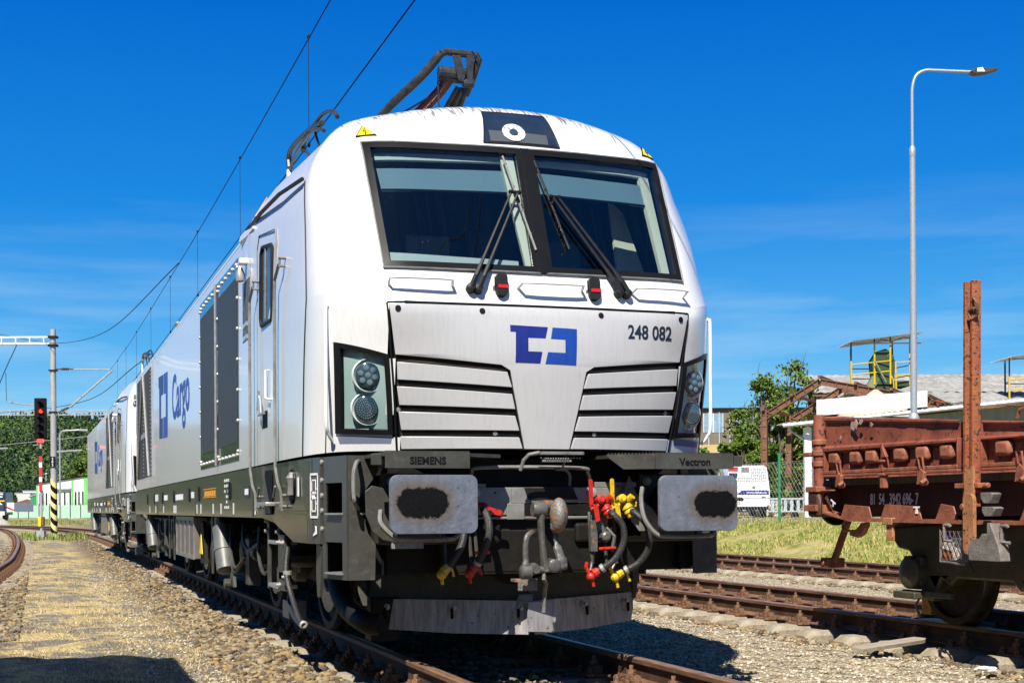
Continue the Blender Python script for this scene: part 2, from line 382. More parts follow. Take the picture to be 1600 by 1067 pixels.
ROWS_HI = [ROWS_LO[-1],
 row((0,.493,2.56),(.52,.525,2.565),(1.04,.603,2.58),(1.30,.855,2.62),(1.437,1.23,2.62),(1.50,3.50,2.62)),
 row((0,.660,2.95),(.52,.700,2.95),(1.05,.800,2.95),(1.318,1.04,2.92),(1.42,1.34,2.92),(1.50,3.50,2.95)),
 row((0,.798,3.27),(.52,.845,3.265),(1.06,.965,3.25),(1.345,1.31,3.23),(1.395,1.50,3.24),(1.50,3.50,3.28)),
 row((0,.885,3.47),(.52,.940,3.47),(1.07,1.085,3.46),(1.325,1.44,3.41),(1.35,1.66,3.42),(1.46,3.50,3.44)),
 row((0,.960,3.61),(.50,1.015,3.61),(1.02,1.18,3.595),(1.255,1.50,3.56),(1.27,1.74,3.57),(1.36,3.50,3.58)),
 row((0,1.070,3.74),(.48,1.12,3.735),(.97,1.30,3.70),(1.165,1.56,3.685),(1.17,1.85,3.70),(1.26,3.45,3.71)),
 row((0,1.220,3.835),(.46,1.27,3.825),(.92,1.44,3.775),(1.06,1.62,3.77),(1.07,1.95,3.79),(1.14,3.40,3.80)),
 row((0,1.420,3.898),(.40,1.46,3.882),(.78,1.60,3.838),(.89,1.74,3.832),(.90,2.10,3.86),(.94,3.35,3.87)),
 row((0,1.640,3.930),(.28,1.68,3.925),(.50,1.78,3.905),(.56,1.88,3.90),(.56,2.20,3.915),(.56,3.30,3.92)),
 row((0,1.900,3.94),(.004,1.91,3.94),(.008,1.93,3.94),(.01,1.95,3.94),(.01,2.25,3.94),(.01,3.30,3.94))]
SEGN = [10, 10, 10, 8, 16]
def dense_row(r):
    P = [Vector((-r[1].x, r[1].y, r[1].z))] + r + [r[-1]*2 - r[-2]]
    out = []
    for i in range(1, len(P)-2):
        n = SEGN[i-1]
        for k in range(n):
            t = k/n; a, b, c, d = P[i-1], P[i], P[i+1], P[i+2]
            # centripetal-ish: scale tangents with segment length
            L = (c-b).length; m0 = (c-a)/max((c-a).length, 1e-6)*L; m1 = (d-b)/max((d-b).length, 1e-6)*L
            h00 = 2*t**3-3*t*t+1; h10 = t**3-2*t*t+t; h01 = -2*t**3+3*t*t; h11 = t**3-t*t
            out.append(b*h00 + m0*h10 + c*h01 + m1*h11)
    out.append(P[-2]); return out
def dense_rows(rows, counts):
    D = [dense_row(r) for r in rows]; out = []
    for i in range(len(D)-1):
        a = D[i-1] if i > 0 else D[i]; b = D[i]; c = D[i+1]; d = D[i+2] if i+2 < len(D) else D[i+1]
        n = counts[i]
        for k in range(n):
            t = k/n; rr = []
            for j in range(len(b)):
                L = (c[j]-b[j]).length
                v0 = (c[j]-a[j]); v1 = (d[j]-b[j])
                m0 = v0/max(v0.length, 1e-6)*L; m1 = v1/max(v1.length, 1e-6)*L
                h00 = 2*t**3-3*t*t+1; h10 = t**3-2*t*t+t; h01 = -2*t**3+3*t*t; h11 = t**3-t*t
                rr.append(b[j]*h00 + m0*h10 + c[j]*h01 + m1*h11)
            out.append(rr)
    out.append(D[-1]); return out
GLO = dense_rows(ROWS_LO, [12, 10, 8, 3]); GHI = dense_rows(ROWS_HI, [5, 12, 10, 7, 5, 5, 4, 4, 4, 3])
NF = sum(SEGN[:4])                                  # columns of the front face up to the seam
def surf(x, z, off=0.0):
    """point of the nose at (x, z), pushed out along the surface normal by off"""
    def raw(x, z):
        ax = abs(x); pts = []
        for G in (GLO, GHI[1:]):
            for r in G:
                lo, hi = 0, NF
                while hi - lo > 1:
                    md = (lo+hi)//2
                    if r[md].x <= ax: lo = md
                    else: hi = md
                a, b = r[lo], r[lo+1]; d = b.x-a.x
                t = 0 if d < 1e-6 else (ax-a.x)/d
                p = a.lerp(b, max(0, min(1.0, t))); pts.append((p.z, p.y))
        for i in range(len(pts)-1):
            if pts[i][0] <= z <= pts[i+1][0] or i == len(pts)-2 or (i == 0 and z < pts[0][0]):
                t = (z-pts[i][0])/max(pts[i+1][0]-pts[i][0], 1e-6)
                return pts[i][1] + (pts[i+1][1]-pts[i][1])*t
    y = raw(x, z); p = Vector((x, y, z))
    if off:
        e = 0.012
        dx = (raw(x+e, z)-raw(x-e, z))/(2*e); dz = (raw(x, z+e)-raw(x, z-e))/(2*e)
        n = Vector((dx, -1, dz)).normalized(); p = p + n*off
    return p
def lerp2(q, s, t):                                   # q: four (x, z) corners bl, br, tr, tl
    a = (q[0][0]+(q[1][0]-q[0][0])*s, q[0][1]+(q[1][1]-q[0][1])*s); b = (q[3][0]+(q[2][0]-q[3][0])*s, q[3][1]+(q[2][1]-q[3][1])*s)
    return (a[0]+(b[0]-a[0])*t, a[1]+(b[1]-a[1])*t)
def patch(mb, q, off=0.004, th=0.012, ns=12, nt_=6, m=0):   # a thick tile lying on the nose
    top = []; bot = []
    for j in range(nt_+1):
        for i in range(ns+1):
            x, z = lerp2(q, i/ns, j/nt_); top.append(surf(x, z, off)); bot.append(surf(x, z, off-th))
    n = len(top); w_ = ns+1; fs = []
    for j in range(nt_):
        for i in range(ns):
            a = j*w_+i; fs.append((a, a+1, a+w_+1, a+w_)); fs.append((n+a, n+a+w_, n+a+w_+1, n+a+1))
    for i in range(ns):
        fs.append((i, n+i, n+i+1, i+1)); a = nt_*w_+i; fs.append((a, a+1, n+a+1, n+a))
    for j in range(nt_):
        a = j*w_; fs.append((a, a+w_, n+a+w_, n+a)); a = j*w_+ns; fs.append((a, n+a, n+a+w_, a+w_))
    return mb.add(top+bot, fs, m)
def ring(mb, q, wd, off=0.012, th=0.03, m=0):               # frame along the inside of a quad
    def inset(q, w_):
        c = (sum(p[0] for p in q)/4, sum(p[1] for p in q)/4); o = []
        n = 4
        for i in range(4):
            p, a, b = Vector(q[i]), Vector(q[i-1]), Vector(q[(i+1) % 4])
            d1 = (a-p).normalized(); d2 = (b-p).normalized(); s = abs(d1.x*d2.y-d1.y*d2.x)
            o.append(tuple(p + (d1+d2)*(w_/max(s, .2))))
        return o
    r = inset(q, wd)
    for i in range(4):
        j = (i+1) % 4
        patch(mb, [q[i], q[j], r[j], r[i]], off, th, 14, 2, m)
    return r
WSL = [(-1.047, 2.575), (-.020, 2.565), (-.020, 3.475), (-1.078, 3.497)]
WSR = [(.020, 2.565), (1.047, 2.575), (1.078, 3.497), (.020, 3.475)]
HLL = [(-1.305, 1.525), (-.985, 1.505), (-1.030, 2.015), (-1.330, 2.115)]
HLR = [(.985, 1.505), (1.305, 1.525), (1.330, 2.115), (1.030, 2.015)]
PANEL = [(-.954, 1.415), (.954, 1.415), (1.046, 2.34), (-1.046, 2.34)]
LAMP = [(-.272, 3.515), (.272, 3.515), (.225, 3.775), (-.225, 3.775)]
def inside(q, x, z, g=0.0):
    c = (sum(p[0] for p in q)/4, sum(p[1] for p in q)/4)
    for i in range(4):
        a, b = q[i], q[(i+1) % 4]
        ex, ez = b[0]-a[0], b[1]-a[1]; l = math.hypot(ex, ez)
        if ((z-a[1])*ex - (x-a[0])*ez)/l < g: return False
    return True

def make_loco(label):
    root = thing('locomotive', label, 'locomotive', (0, 0, 0), 0, 'white locomotives coupled on the middle track')
    P = root
    # --- cab shell
    for name, G in (('nose_shell', GLO), ('cab_shell', GHI)):
        mb = MB(); W = len(G[0]); full = []
        for r in G: full.append([Vector((-p.x, p.y, p.z)) for p in reversed(r[1:])] + r)
        if name == 'cab_shell':                        # the cab roof drops to the body behind the doors
            full = [[Vector((r[0].x*(1.0 if r[0].z < 3.3 else 1.02), 3.95, min(r[0].z, 3.36))) ] + r + [Vector((r[-1].x*(1.0 if r[0].z < 3.3 else 1.02), 3.95, min(r[-1].z, 3.36)))] for r in full]
        w2 = len(full[0]); vs = [p for r in full for p in r]; fs = []
        for j in range(len(full)-1):
            for i in range(w2-1):
                q = (j*w2+i, j*w2+i+1, (j+1)*w2+i+1, (j+1)*w2+i)
                c = sum((vs[k] for k in q), Vector())/4
                if c.y < 1.5 and any(inside(Q, c.x, c.z, g) for Q, g in ((WSL, .024), (WSR, .024), (HLL, .02), (HLR, .02), (PANEL, -.004), (LAMP, .02))): continue
                if abs(vs[q[0]].x - vs[q[1]].x) + abs(vs[q[0]].y - vs[q[1]].y) + abs(vs[q[0]].z-vs[q[1]].z) < 1e-5: continue
                fs.append(q)
        mb.add(vs, fs); mb.build(name, MT['white'], P, 30)
    # --- body behind the cab
    mb = MB()
    prof = [(1.50, 1.38), (1.50, 3.30), (1.485, 3.35), (1.42, 3.41), (1.30, 3.44), (.9, 3.46)]
    ring_ = prof + [(-x, z) for x, z in reversed(prof)]
    ys = [3.50, 10.0, 17.95, 18.25, 18.35]; sc = [1, 1, 1, .985, .95]
    for k, y in enumerate(ys):
        pass
    n = len(ring_); vs = []; fs = []
    for k, y in enumerate(ys):
        for x, z in ring_: vs.append((x*sc[k], y, 1.38 + (z-1.38)*(1 if k < 4 else .985)))
    for k in range(len(ys)-1):
        for i in range(n):
            j = (i+1) % n; fs.append((k*n+i, (k+1)*n+i, (k+1)*n+j, k*n+j))
    fs.append(tuple((len(ys)-1)*n+i for i in range(n))); mb.add(vs, fs); mb.build('body_side', MT['white'], P, 30)
    mb = MB(); mb.bb(-1.502, -1.47, 3.3, 18.2, 3.305, 3.325); mb.bb(1.47, 1.502, 3.3, 18.2, 3.305, 3.325)
    mb.build('gutter_strip', MT['whitepipe'], P)
    mb = MB(); mb.tube([(-1.487, 3.93, 3.365), (-1.482, 3.0, 3.37), (-1.462, 2.2, 3.355), (-1.405, 1.55, 3.33)], .016, 6)
    mb.build('rain_gutter', MT['rubber'], P)
    # cab seam and panel joints (dark rubber joint lines)
    def seam(pts, name='panel_joint', r=.0075, m='rubber'):
        mb = MB(); mb.tube(pts, r, 6); mb.build(name, MT[m], P)
    srow = lambda G, k: [r[k] for r in G]
    for s in (-1, 1):
        kS = NF
        pts = [Vector((p.x*s, p.y, p.z)) for p in srow(GLO, kS)[::4] + srow(GHI, kS)[:31:3]]
        seam(pts)
        # corner joint behind the head lamp, down to the deck
        kE = SEGN[0]+SEGN[1]+SEGN[2]+2
        seam([Vector((p.x*s, p.y-.001, p.z)) for p in srow(GLO, kE)[:9]], 'panel_joint', .005)
    # --- windscreens
    for Q in (WSL, WSR):
        mb = MB(); inner = ring(mb, Q, .045, .014, .05)
        fr = mb.build('windscreen_frame', MT['frame'], P, 30)
        mb = MB(); patch(mb, inner, .004, .004, 16, 14); mb.build('windscreen_pane', MT['glass'], fr, 60)
        mb = MB(); o = []
        for i in range(4):
            o.append(surf(Q[i][0], Q[i][1], .018))
        for i in range(4): 
            pts = [surf(Q[i][0]+(Q[(i+1) % 4][0]-Q[i][0])*k/12, Q[i][1]+(Q[(i+1) % 4][1]-Q[i][1])*k/12, .014) for k in range(13)]
            mb.tube(pts, .006, 6)
        mb.build('frame_trim', MT['grey2'], fr)
    # cab inside, seen through the panes
    mb = MB()
    mb.bb(-1.22, 1.22, 2.5, 2.55, 2.2, 3.52); mb.bb(-1.25, -1.22, 1.62, 2.5, 2.2, 3.50); mb.bb(1.22, 1.25, 1.62, 2.5, 2.2, 3.50)
    mb.bb(-1.20, 1.20, 1.5, 2.5, 3.50, 3.53); mb.bb(-1.2, 1.2, .75, 2.5, 2.2, 2.23)
    cab = mb.build('cab_interior', MT['cabdark'], P, 0)
    for s, Q in ((-1, WSL), (1, WSR)):
        # sun blind, pulled a third of the way down, with the white strip that shows at its outer end
        mb = MB()
        a = .09; b = 1.0
        patch(mb, [(s*a, 3.18), (s*b, 3.17), (s*1.02, 3.34), (s*a, 3.345)] if s > 0 else [(s*b, 3.17), (s*a, 3.18), (s*a, 3.345), (s*1.02, 3.34)], -.06, .006, 10, 3)
        mb.build('sun_blind', MT['blind'], cab)
        mb = MB()
        patch(mb, [(s*a, 3.40), (s*1.02, 3.40), (s*1.02, 3.455), (s*a, 3.455)] if s > 0 else [(s*1.02, 3.40), (s*a, 3.40), (s*a, 3.455), (s*1.02, 3.455)], -.05, .02, 10, 2)
        mb.build('blind_casing', MT['cabgrey'], cab)
        mb = MB(); mb.tube([surf(s*(a+(b-a)*k/8), 3.18, -.062) for k in range(9)], .010, 6); mb.build('blind_rail', MT['black'], cab)
    # pale pillar and door reveal behind the glass, dashboards
    mb = MB()
    patch(mb, [(-.10, 2.60), (-.045, 2.60), (-.075, 3.45), (-.17, 3.45)], -.03, .03, 2, 10)
    patch(mb, [(.93, 2.60), (1.00, 2.60), (1.02, 3.44), (.93, 3.44)], -.05, .03, 2, 10)
    mb.build('pillar_trim', MT['cream'], cab, 0)
    mb = MB()
    mb.prism([(0, 0), (.28, 0), (.13, .62), (.02, .72)], (.80, 1.15, 2.60), (1, .25, 0), (0, .35, 1), .02)
    mb.build('side_trim', MT['cream'], cab, 0)
    mb = MB()
    patch(mb, [(-1.0, 2.60), (-.14, 2.60), (-.14, 2.685), (-1.0, 2.725)], -.06, .02, 10, 2)
    mb.bb(-1.0, -.12, .82, 1.3, 2.62, 2.64)
    mb.build('dashboard', MT['cabgrey'], cab, 0)
    mb = MB(); mb.bb(-.68, -.35, 1.5, 1.62, 2.45, 2.98); mb.bb(.35, .66, 1.5, 1.62, 2.45, 2.98); mb.bb(.05, .3, 2.38, 2.48, 2.3, 3.2)
    mb.build('driver_seat', mat('dark_seat_cloth', (.06, .075, .09), .8), cab, 0, .02)
    mb = MB(); mb.prism([(-.2, 0), (.16, 0), (.05, .05), (-.1, .04)], (.72, .93, 2.60), (1, .1, 0), (0, .4, .9), .004); mb.build('blue_paper', MT['blue2'], cab, 0)
    mb = MB(); mb.prism([(-.1, 0), (.16, 0), (.14, .03), (-.02, .04)], (.74, .92, 2.615), (1, .1, 0), (0, .4, .9), .004); mb.build('white_paper', MT['labelw'], cab, 0)
    mb = MB(); patch(mb, [(-.0295, 2.565), (.0295, 2.565), (.0295, 3.475), (-.0295, 3.475)], .020, .02, 2, 12); mb.build('centre_pillar', MT['frame'], P)
    # --- roof lamp panel
    mb = MB(); patch(mb, LAMP, .006, .02, 10, 8); lp = mb.build('roof_lamp_panel', mat('black_lamp_glass', (.012, .02, .035), .08, 0, 6, (.02, .03, .045), coat=1), P)
    mb = MB(); patch(mb, [(-.225, 3.525), (.19, 3.525), (.19, 3.60), (-.225, 3.61)], .0095, .003, 8, 3); mb.build('lamp_backing', mat('dim_lamp_backing', (.07, .08, .09), .25), lp)
    mb = MB(); c = surf(-.05, 3.60, .010); nn = (surf(-.05, 3.60, .05)-c).normalized()
    mb.lathe(c, nn, [(0, .082), (.003, .082), (.004, .075), (.004, .036), (.0, .03)], 32)
    mb.build('top_lamp', mat('white_speckled_reflector', (.72, .74, .76), .3, 0, 60, (.25, .27, .3), ramp=(.5, .58)), lp)
    mb = MB(); mb.lathe(c+nn*.003, nn, [(0, .032), (.004, .030), (.008, .018), (.009, .001)], 20); mb.build('lamp_lens', MT['lens'], lp)
    mb = MB()
    for k in range(4):
        pts = [surf(LAMP[k][0]+(LAMP[(k+1) % 4][0]-LAMP[k][0])*i/8, LAMP[k][1]+(LAMP[(k+1) % 4][1]-LAMP[k][1])*i/8, .006) for i in range(9)]; mb.tube(pts, .006, 6)
    mb.build('lamp_seal', MT['rubber'], lp)
    # --- warning triangles
    for s in (-1, 1):
        for (r_, m_, off) in ((.052, 'black', .002), (.044, 'sign_y', .004)):
            pass
        cx, cz = s*1.035, 3.575
        tri = [(cx-.062, cz-.022), (cx+.062, cz-.022), (cx, cz+.078)]
        mb = MB()
        def triq(f, off, th):
            c = (sum(p[0] for p in tri)/3, sum(p[1] for p in tri)/3)
            t3 = [(c[0]+(p[0]-c[0])*f, c[1]+(p[1]-c[1])*f) for p in tri]
            vs = [surf(p[0], p[1], off) for p in t3]; vb = [surf(p[0], p[1], off-th) for p in t3]
            return vs+vb, [(0, 1, 2), (5, 4, 3), (0, 3, 4, 1), (1, 4, 5, 2), (2, 5, 3, 0)]
        mb.add(*triq(1, .010, .010)); w1 = mb.build('warning_sign', MT['black'], P, 0)
        mb = MB(); mb.add(*triq(.80, .013, .004)); mb.build('sign_face', MT['sign_y'], w1, 0)
        mb = MB(); mb.tube([surf(cx+.006, cz+.045, .015), surf(cx-.008, cz+.012, .015), surf(cx+.008, cz+.014, .015), surf(cx-.004, cz-.014, .015)], .003, 5); mb.build('bolt_symbol', MT['black'], w1)
    # --- front panel with grille slats
    top = [(-.992, 2.016), (-.955, 2.045)]
    slots = [((.982, 1.990), (.27, 1.930)), ((.978, 1.835), (.236, 1.789)), ((.961, 1.674), (.212, 1.649)), ((.942, 1.516), (.181, 1.510))]
    hs_ = .0215                                        # half slot height
    mb = MB()
    def side(xo, zo, xi, zi, s): return (s*xo, zo), (s*xi, zi)
    # top field, centre V and the four slats each side
    mb_ = mb; ph = 2.334
    zt = 1.965
    patch(mb, [(-.992, 2.016), (.992, 2.016), (1.040, ph), (-1.040, ph)], .002, .02, 30, 10)
    patch(mb, [(-.32, 1.955), (.32, 1.955), (.992, 2.016), (-.992, 2.016)], .002, .02, 20, 2)
    for (xa, za, xb, zb_) in ((.32, 1.955, .262, 1.92), (.262, 1.92, .236, 1.79), (.236, 1.79, .155, 1.415)):
        patch(mb, [(-xb, zb_), (xb, zb_), (xa, za), (-xa, za)], .002, .02, 10, 4)
    fp = mb.build('front_panel', MT['white2'], P, 30)
    for s in (-1, 1):
        mb = MB()
        Lz = [(.985, 2.02, .32, 1.96)] + [(a[0], a[1]-hs_, b[0], b[1]-hs_) for a, b in slots]
        Uz = [(a[0], a[1]+hs_, b[0], b[1]+hs_) for a, b in slots] + [(.935, 1.415, .155, 1.415)]
        for k in range(4):
            t = Lz[k+1]; b = Uz[k+1]
            xo_t = 1.002-(2.02-t[1])*.098 - .012
            q = [(b[0]-.002, b[1]), (b[2]+.012, b[3]), (t[2]+.012, t[3]), (t[0], t[1])]
            if s > 0: q = [q[1], q[0], q[3], q[2]]
            q = [(s*x, z) for x, z in q]
            if s < 0: pass
            patch(mb, q, .004, .03, 16, 3)
        mb.build('grille_slat', MT['white2'], fp, 30, 0.003)
        mb = MB()
        q = [(.20 if 0 else .16, 1.42), (.955, 1.42), (1.0, 2.03), (.30, 1.965)]
        q = [(x, z) for x, z in q] if s > 0 else [(-q[1][0], q[1][1]), (-q[0][0], q[0][1]), (-q[3][0], q[3][1]), (-q[2][0], q[2][1])]
        patch(mb, q, -.032, .005, 10, 10); gb = mb.build('grille_backing', MT['black'], fp, 0)
        # perforated strip showing in each slot
        mb = MB()
        for a, b in slots:
            for rr in (-.006, -.014):
                for k in range(64):
                    t = (k + (.5 if rr < -.01 else 0))/64; x = a[0]+(b[0]-a[0])*t; z = a[1]+(b[1]-a[1])*t+rr
                    p = surf(s*x, z, -.024); mb.box(p, (.004, .004, .0035))
        mb.build('perforated_strip', mat('perforated_metal', (.22, .17, .12), .5), fp, 0)
    mb = MB(); patch(mb, [(-.962, 1.402), (.962, 1.402), (1.058, 2.350), (-1.058, 2.350)], -.026, .004, 20, 16); mb.build('panel_gap', MT['black'], fp, 0)
    mb = MB()
    for k in range(24):
        a, b = k/24, (k+1)/24
    e = [(1.058, 2.350), (.962, 1.402)]
    for pl in ([(-1.050+2.10*k/30, 2.345) for k in range(31)], [(1.050-(1.050-.958)*k/14, 2.345-.94*k/14) for k in range(15)], [(-1.050+(1.050-.958)*k/14, 2.345-.94*k/14) for k in range(15)]):
        mb.tube([surf(x, z, -.001) for x, z in pl], .0085, 6)
    mb.build('panel_gap_seal', MT['black'], fp)
    mb = MB()
    for x, z in ((-.985, 2.305), (-.44, 2.30), (.38, 2.30), (.98, 2.30)):
        c = surf(x, z, .003); nn = (surf(x, z, .03)-c).normalized(); mb.lathe(c, nn, [(0, .019), (.003, .019), (.004, .012)], 14)
    mb.build('panel_fastener', MT['black'], fp)
    mb = MB()
    for x, z in ((-.965, 1.665), (-.35, 1.512), (.34, 1.512), (.905, 1.668)):
        c = surf(x, z, -.012); nn = (surf(x, z, .03)-c).normalized(); mb.lathe(c, nn, [(0, .015), (.004, .015), (.005, .008)], 14)
    mb.build('grille_screw', MT['grey2'], fp)
    # logo: two facing brackets
    def poly_patch(mb, poly, off, th=.003):
        t = tessellate_polygon([[Vector((x, z, 0)) for x, z in poly]]); n = len(poly)
        vs = [surf(x, z, off) for x, z in poly]+[surf(x, z, off-th) for x, z in poly]; fs = []
        for tr in t:
            p = [poly[i] for i in tr]; c = (p[1][0]-p[0][0])*(p[2][1]-p[0][1])-(p[1][1]-p[0][1])*(p[2][0]-p[0][0])
            fs.append(tuple(tr) if c > 0 else tuple(tr)[::-1])
        mb.add(vs, fs)
    X0, X1, Z0, Z1 = -.262, .199, 1.962, 2.213
    def lg(px, py): return (X0+(X1-X0)*(px-246)/(690-246), Z1+(Z0-Z1)*(py-537)/(803-537))
    mb = MB()
    for pl in ([(248, 581), (285, 583), (285, 538), (248, 537)], [(278, 793), (360, 795), (363, 541), (284, 538)], [(363, 621), (476, 622), (494, 545), (363, 541)], [(360, 795), (438, 797), (452, 717), (360, 716)]):
        patch(mb, [lg(*p) for p in pl], .0045, .003, 6, 4)
    l1 = mb.build('logo_bracket', MT['blue1'], fp, 0)
    mb = MB(); 
    for pl in ([(512, 624), (610, 627), (610, 548), (526, 546)], [(606, 801), (680, 803), (690, 551), (610, 548)], [(473, 799), (606, 801), (606, 720), (490, 718)]): patch(mb, [lg(*p) for p in pl], .0045, .003, 6, 4)
    mb.build('logo_bracket', MT['blue2'], fp, 0)
    tb = text_mb('248 082', .128, (.742, 0, 2.195), (1, 0, 0), (0, 0, 1), .002, 'CENTER', .0024, .80)
    tb.v = [tuple(surf(x, z, .0055 if y < 0 else .003)) for x, y, z in tb.v]; tb.build('fleet_number', MT['navy'], fp, 0)
    # --- step notches and their grab bars under the windscreen
    for (xa, xb, sh) in ((-1.03, -.62, 'l'), (-.185, .262, 'c'), (.625, 1.03, 'r')):
        z1 = 2.475
        mb = MB(); pts = [surf(xa, z1-.012, -.004), surf(xa+.015, z1, .075)] + [surf(xa+.02+(xb-xa-.04)*k/6, z1, .080) for k in range(1, 6)] + [surf(xb-.015, z1, .075), surf(xb, z1-.012, -.004)]
        mb.tube(pts, .011, 8); mb.build('grab_bar', MT['whitepipe'], P)
    # tail/marker lamp sockets
    for x in (-.30, .345):
        c = surf(x, 2.47, .01)
        mb = MB(); mb.prism(rrect(.078, .15, .025, 3), c+Vector((0, .03, 0)), (1, 0, 0), (0, .08, 1), -.0); mb = MB()
        mb.prism(rrect(.078, .15, .028, 3), c+Vector((0, .045, .0)), (1, 0, 0), (0, .12, 1), .075)
        b0 = mb.build('tail_lamp_socket', MT['rubber'], P, 30, .004)
        mb = MB(); mb.prism(rrect(.066, .022, .004, 2), c+Vector((.004, -.033, -.006)), (1, 0, 0), (0, .12, 1), .004); mb.build('red_band', MT['red2'], b0)
        mb = MB(); mb.lathe(c+Vector((0, .0, -.05)), (0, -1, .15), [(0, .03), (.034, .028), (.036, .01)], 14); mb.build('socket_cap', MT['black'], b0)
        mb = MB(); mb.tube([c+Vector((-.045, .02, .06)), c+Vector((-.05, -.0, .0)), c+Vector((-.042, .02, -.06))], .008, 6); mb.build('hinge', MT['steel'], b0)
    # --- wipers
    for s, piv, elbow, b0_, b1_ in ((-1, ((-.505, 2.445), (-.455, 2.44)), (-.128, 3.115), (-.165, 3.40), (-.035, 2.72)),
                                    (1, ((.525, 2.455), (.585, 2.45)), (.15, 3.10), (.055, 3.38), (.205, 2.74))):
        wp = MB()
        for k, (x, z) in enumerate(piv):
            p = surf(x, z, .0); nn = (surf(x, z, .05)-p).normalized()
            wp.lathe(p, nn, [(0, .032), (.04, .03), (.055, .024), (.06, .01)], 14)
            e = surf(elbow[0]+(.022 if k else -.022), elbow[1]+(.0 if k else .005), .055)
            mid = p.lerp(e, .22)+nn*.05
            wp.tube([p+nn*.045, p.lerp(e, .1)+nn*.055], .02, 6)
            wp.tube([p.lerp(e, .1)+nn*.055, mid], [.018, .015], 6); wp.tube([mid, e], [.012, .008], 6)
        wr = wp.build('wiper', MT['rubber'], P)
        mb = MB(); e1 = surf(elbow[0]-.03, elbow[1], .055); e2 = surf(elbow[0]+.03, elbow[1], .055)
        mb.tube([e1, e2], .011, 6); mb.sphere(e1, .016, 8, 6); mb.sphere(e2, .016, 8, 6)
        mid = surf((b0_[0]+b1_[0])/2, (b0_[1]+b1_[1])/2, .03); mb.tube([e1.lerp(e2, .5), mid], .01, 6)
        mb.build('wiper_joint', MT['black'], wr)
        mb = MB(); pts = [surf(b0_[0]+(b1_[0]-b0_[0])*k/12, b0_[1]+(b1_[1]-b0_[1])*k/12, .024) for k in range(13)]
        mb.tube(pts, .008, 6)
        for k in (1, 4, 7, 10): mb.sphere(pts[k], .012, 6, 5)
        mb.build('wiper_blade', MT['grey2'] if s < 0 else MT['rubber'], wr)
    # --- head lamps
    for s, Q in ((-1, HLL), (1, HLR)):
        mb = MB(); inner = ring(mb, Q, .030, .012, .06)
        hf = mb.build('headlight', MT['frame'], P, 30)
        # housing set back behind the glass, with two bowls
        mb = MB(); patch(mb, Q, -.024, .004, 12, 16); 
        mb.build('lamp_housing', MT['lampbody'], hf, 30)
        ax = Vector((0, -1, 0))
        for (zc, nm) in ((1.885, 'u'), (1.672, 'l')):
            xc = s*1.150
            c = surf(xc, zc, -.030); nn = (surf(xc, zc, .03)-c).normalized(); fwd = (nn*.35+Vector((0, -1, 0))*.65).normalized()
            mb = MB(); mb.lathe(c+fwd*-.02, fwd, [(0, .118), (.030, .112), (.036, .106), (.030, .100), (.0, .085)], 28)
            bw = mb.build('lamp_bowl', MT['lampbody'], hf, 40)
            mb = MB(); c2 = c+fwd*.003; mb.lathe(c2, fwd, [(0, .098), (.004, .097), (.0055, .05)], 28); mb.build('bowl_shade', MT['reflector'] if nm == 'l' else MT['grey2'], bw)
            c3 = c+Vector((s*.014, -.012, 0)); mb = MB(); mb.lathe(c3, fwd, [(0, .082), (.016, .080), (.024, .066), (.028, .03), (.029, .001)], 28); le = mb.build('lamp_lens', MT['lens'], bw)
            mb = MB()
            u = fwd.orthogonal().normalized(); v = fwd.cross(u)
            if nm == 'u':
                for k in range(7):
                    a = 2*math.pi*k/6; q = c3+fwd*.022+(u*math.cos(a)+v*math.sin(a))*(.048 if k < 6 else 0)
                    mb.lathe(q, fwd, [(0, .021), (.008, .018), (.011, .006)], 12)
                mb.build('led_unit', mat('led_lens', (.10, .15, .18), .05, 0, coat=1), le)
            else:
                for rr, cnt in ((.062, 26), (.046, 20), (.03, 13), (.014, 6)):
                    for k in range(cnt):
                        a = 2*math.pi*k/cnt; mb.box(c3+fwd*.0265+(u*math.cos(a)+v*math.sin(a))*rr, (.004, .004, .004))
                mb.build('led_dots', mat('led_dot', (.25, .30, .33), .3), le)
        mb = MB(); patch(mb, inner, .002, .003, 10, 10); mb.build('lamp_cover', MT['lampglass'], hf, 60)
        mb = MB(); q0 = Q[0][1]
        xs = sorted([Q[0][0], Q[1][0]]); patch(mb, [(xs[0]+.02, 1.455), (xs[1]-.01, 1.450), (xs[1]-.005, 1.495), (xs[0]+.005, 1.505)], .001, .004, 8, 2)
        mb.build('lamp_sill', mat('blue_grey_sill', (.16, .18, .26), .35), hf, 0)
    # --- corner hand rails
    for s in (-1, 1):
        mb = MB(); pts = [(s*1.352, .925, 2.345), (s*1.365, .855, 2.352), (s*1.380, .848, 2.33), (s*1.380, .848, 1.9), (s*1.380, .85, 1.60), (s*1.365, .87, 1.53), (s*1.33, .90, 1.475)]
        mb.tube([pts[0], pts[1]], .012, 8); mb.tube(catmull(pts[1:], 4), .012, 10); mb.build('corner_handrail', MT['whitepipe'], P)
    # roof aerial and vent studs near the front
    mb = MB(); mb.prism([(0, 0), (.075, 0), (.072, .10), (.05, .13), (.02, .13), (.008, .10)], (.62, 1.95, 3.88), (1, 0, 0), (0, 0, 1), .05); mb.build('aerial', MT['whitepipe'], P, 30, .008)
    mb = MB(); mb.lathe((-.62, 1.98, 3.86), (0, 0, 1), [(0, .06), (.03, .055), (.07, .03), (.075, .01)], 14); mb.build('aerial', MT['grey2'], P)
    return root
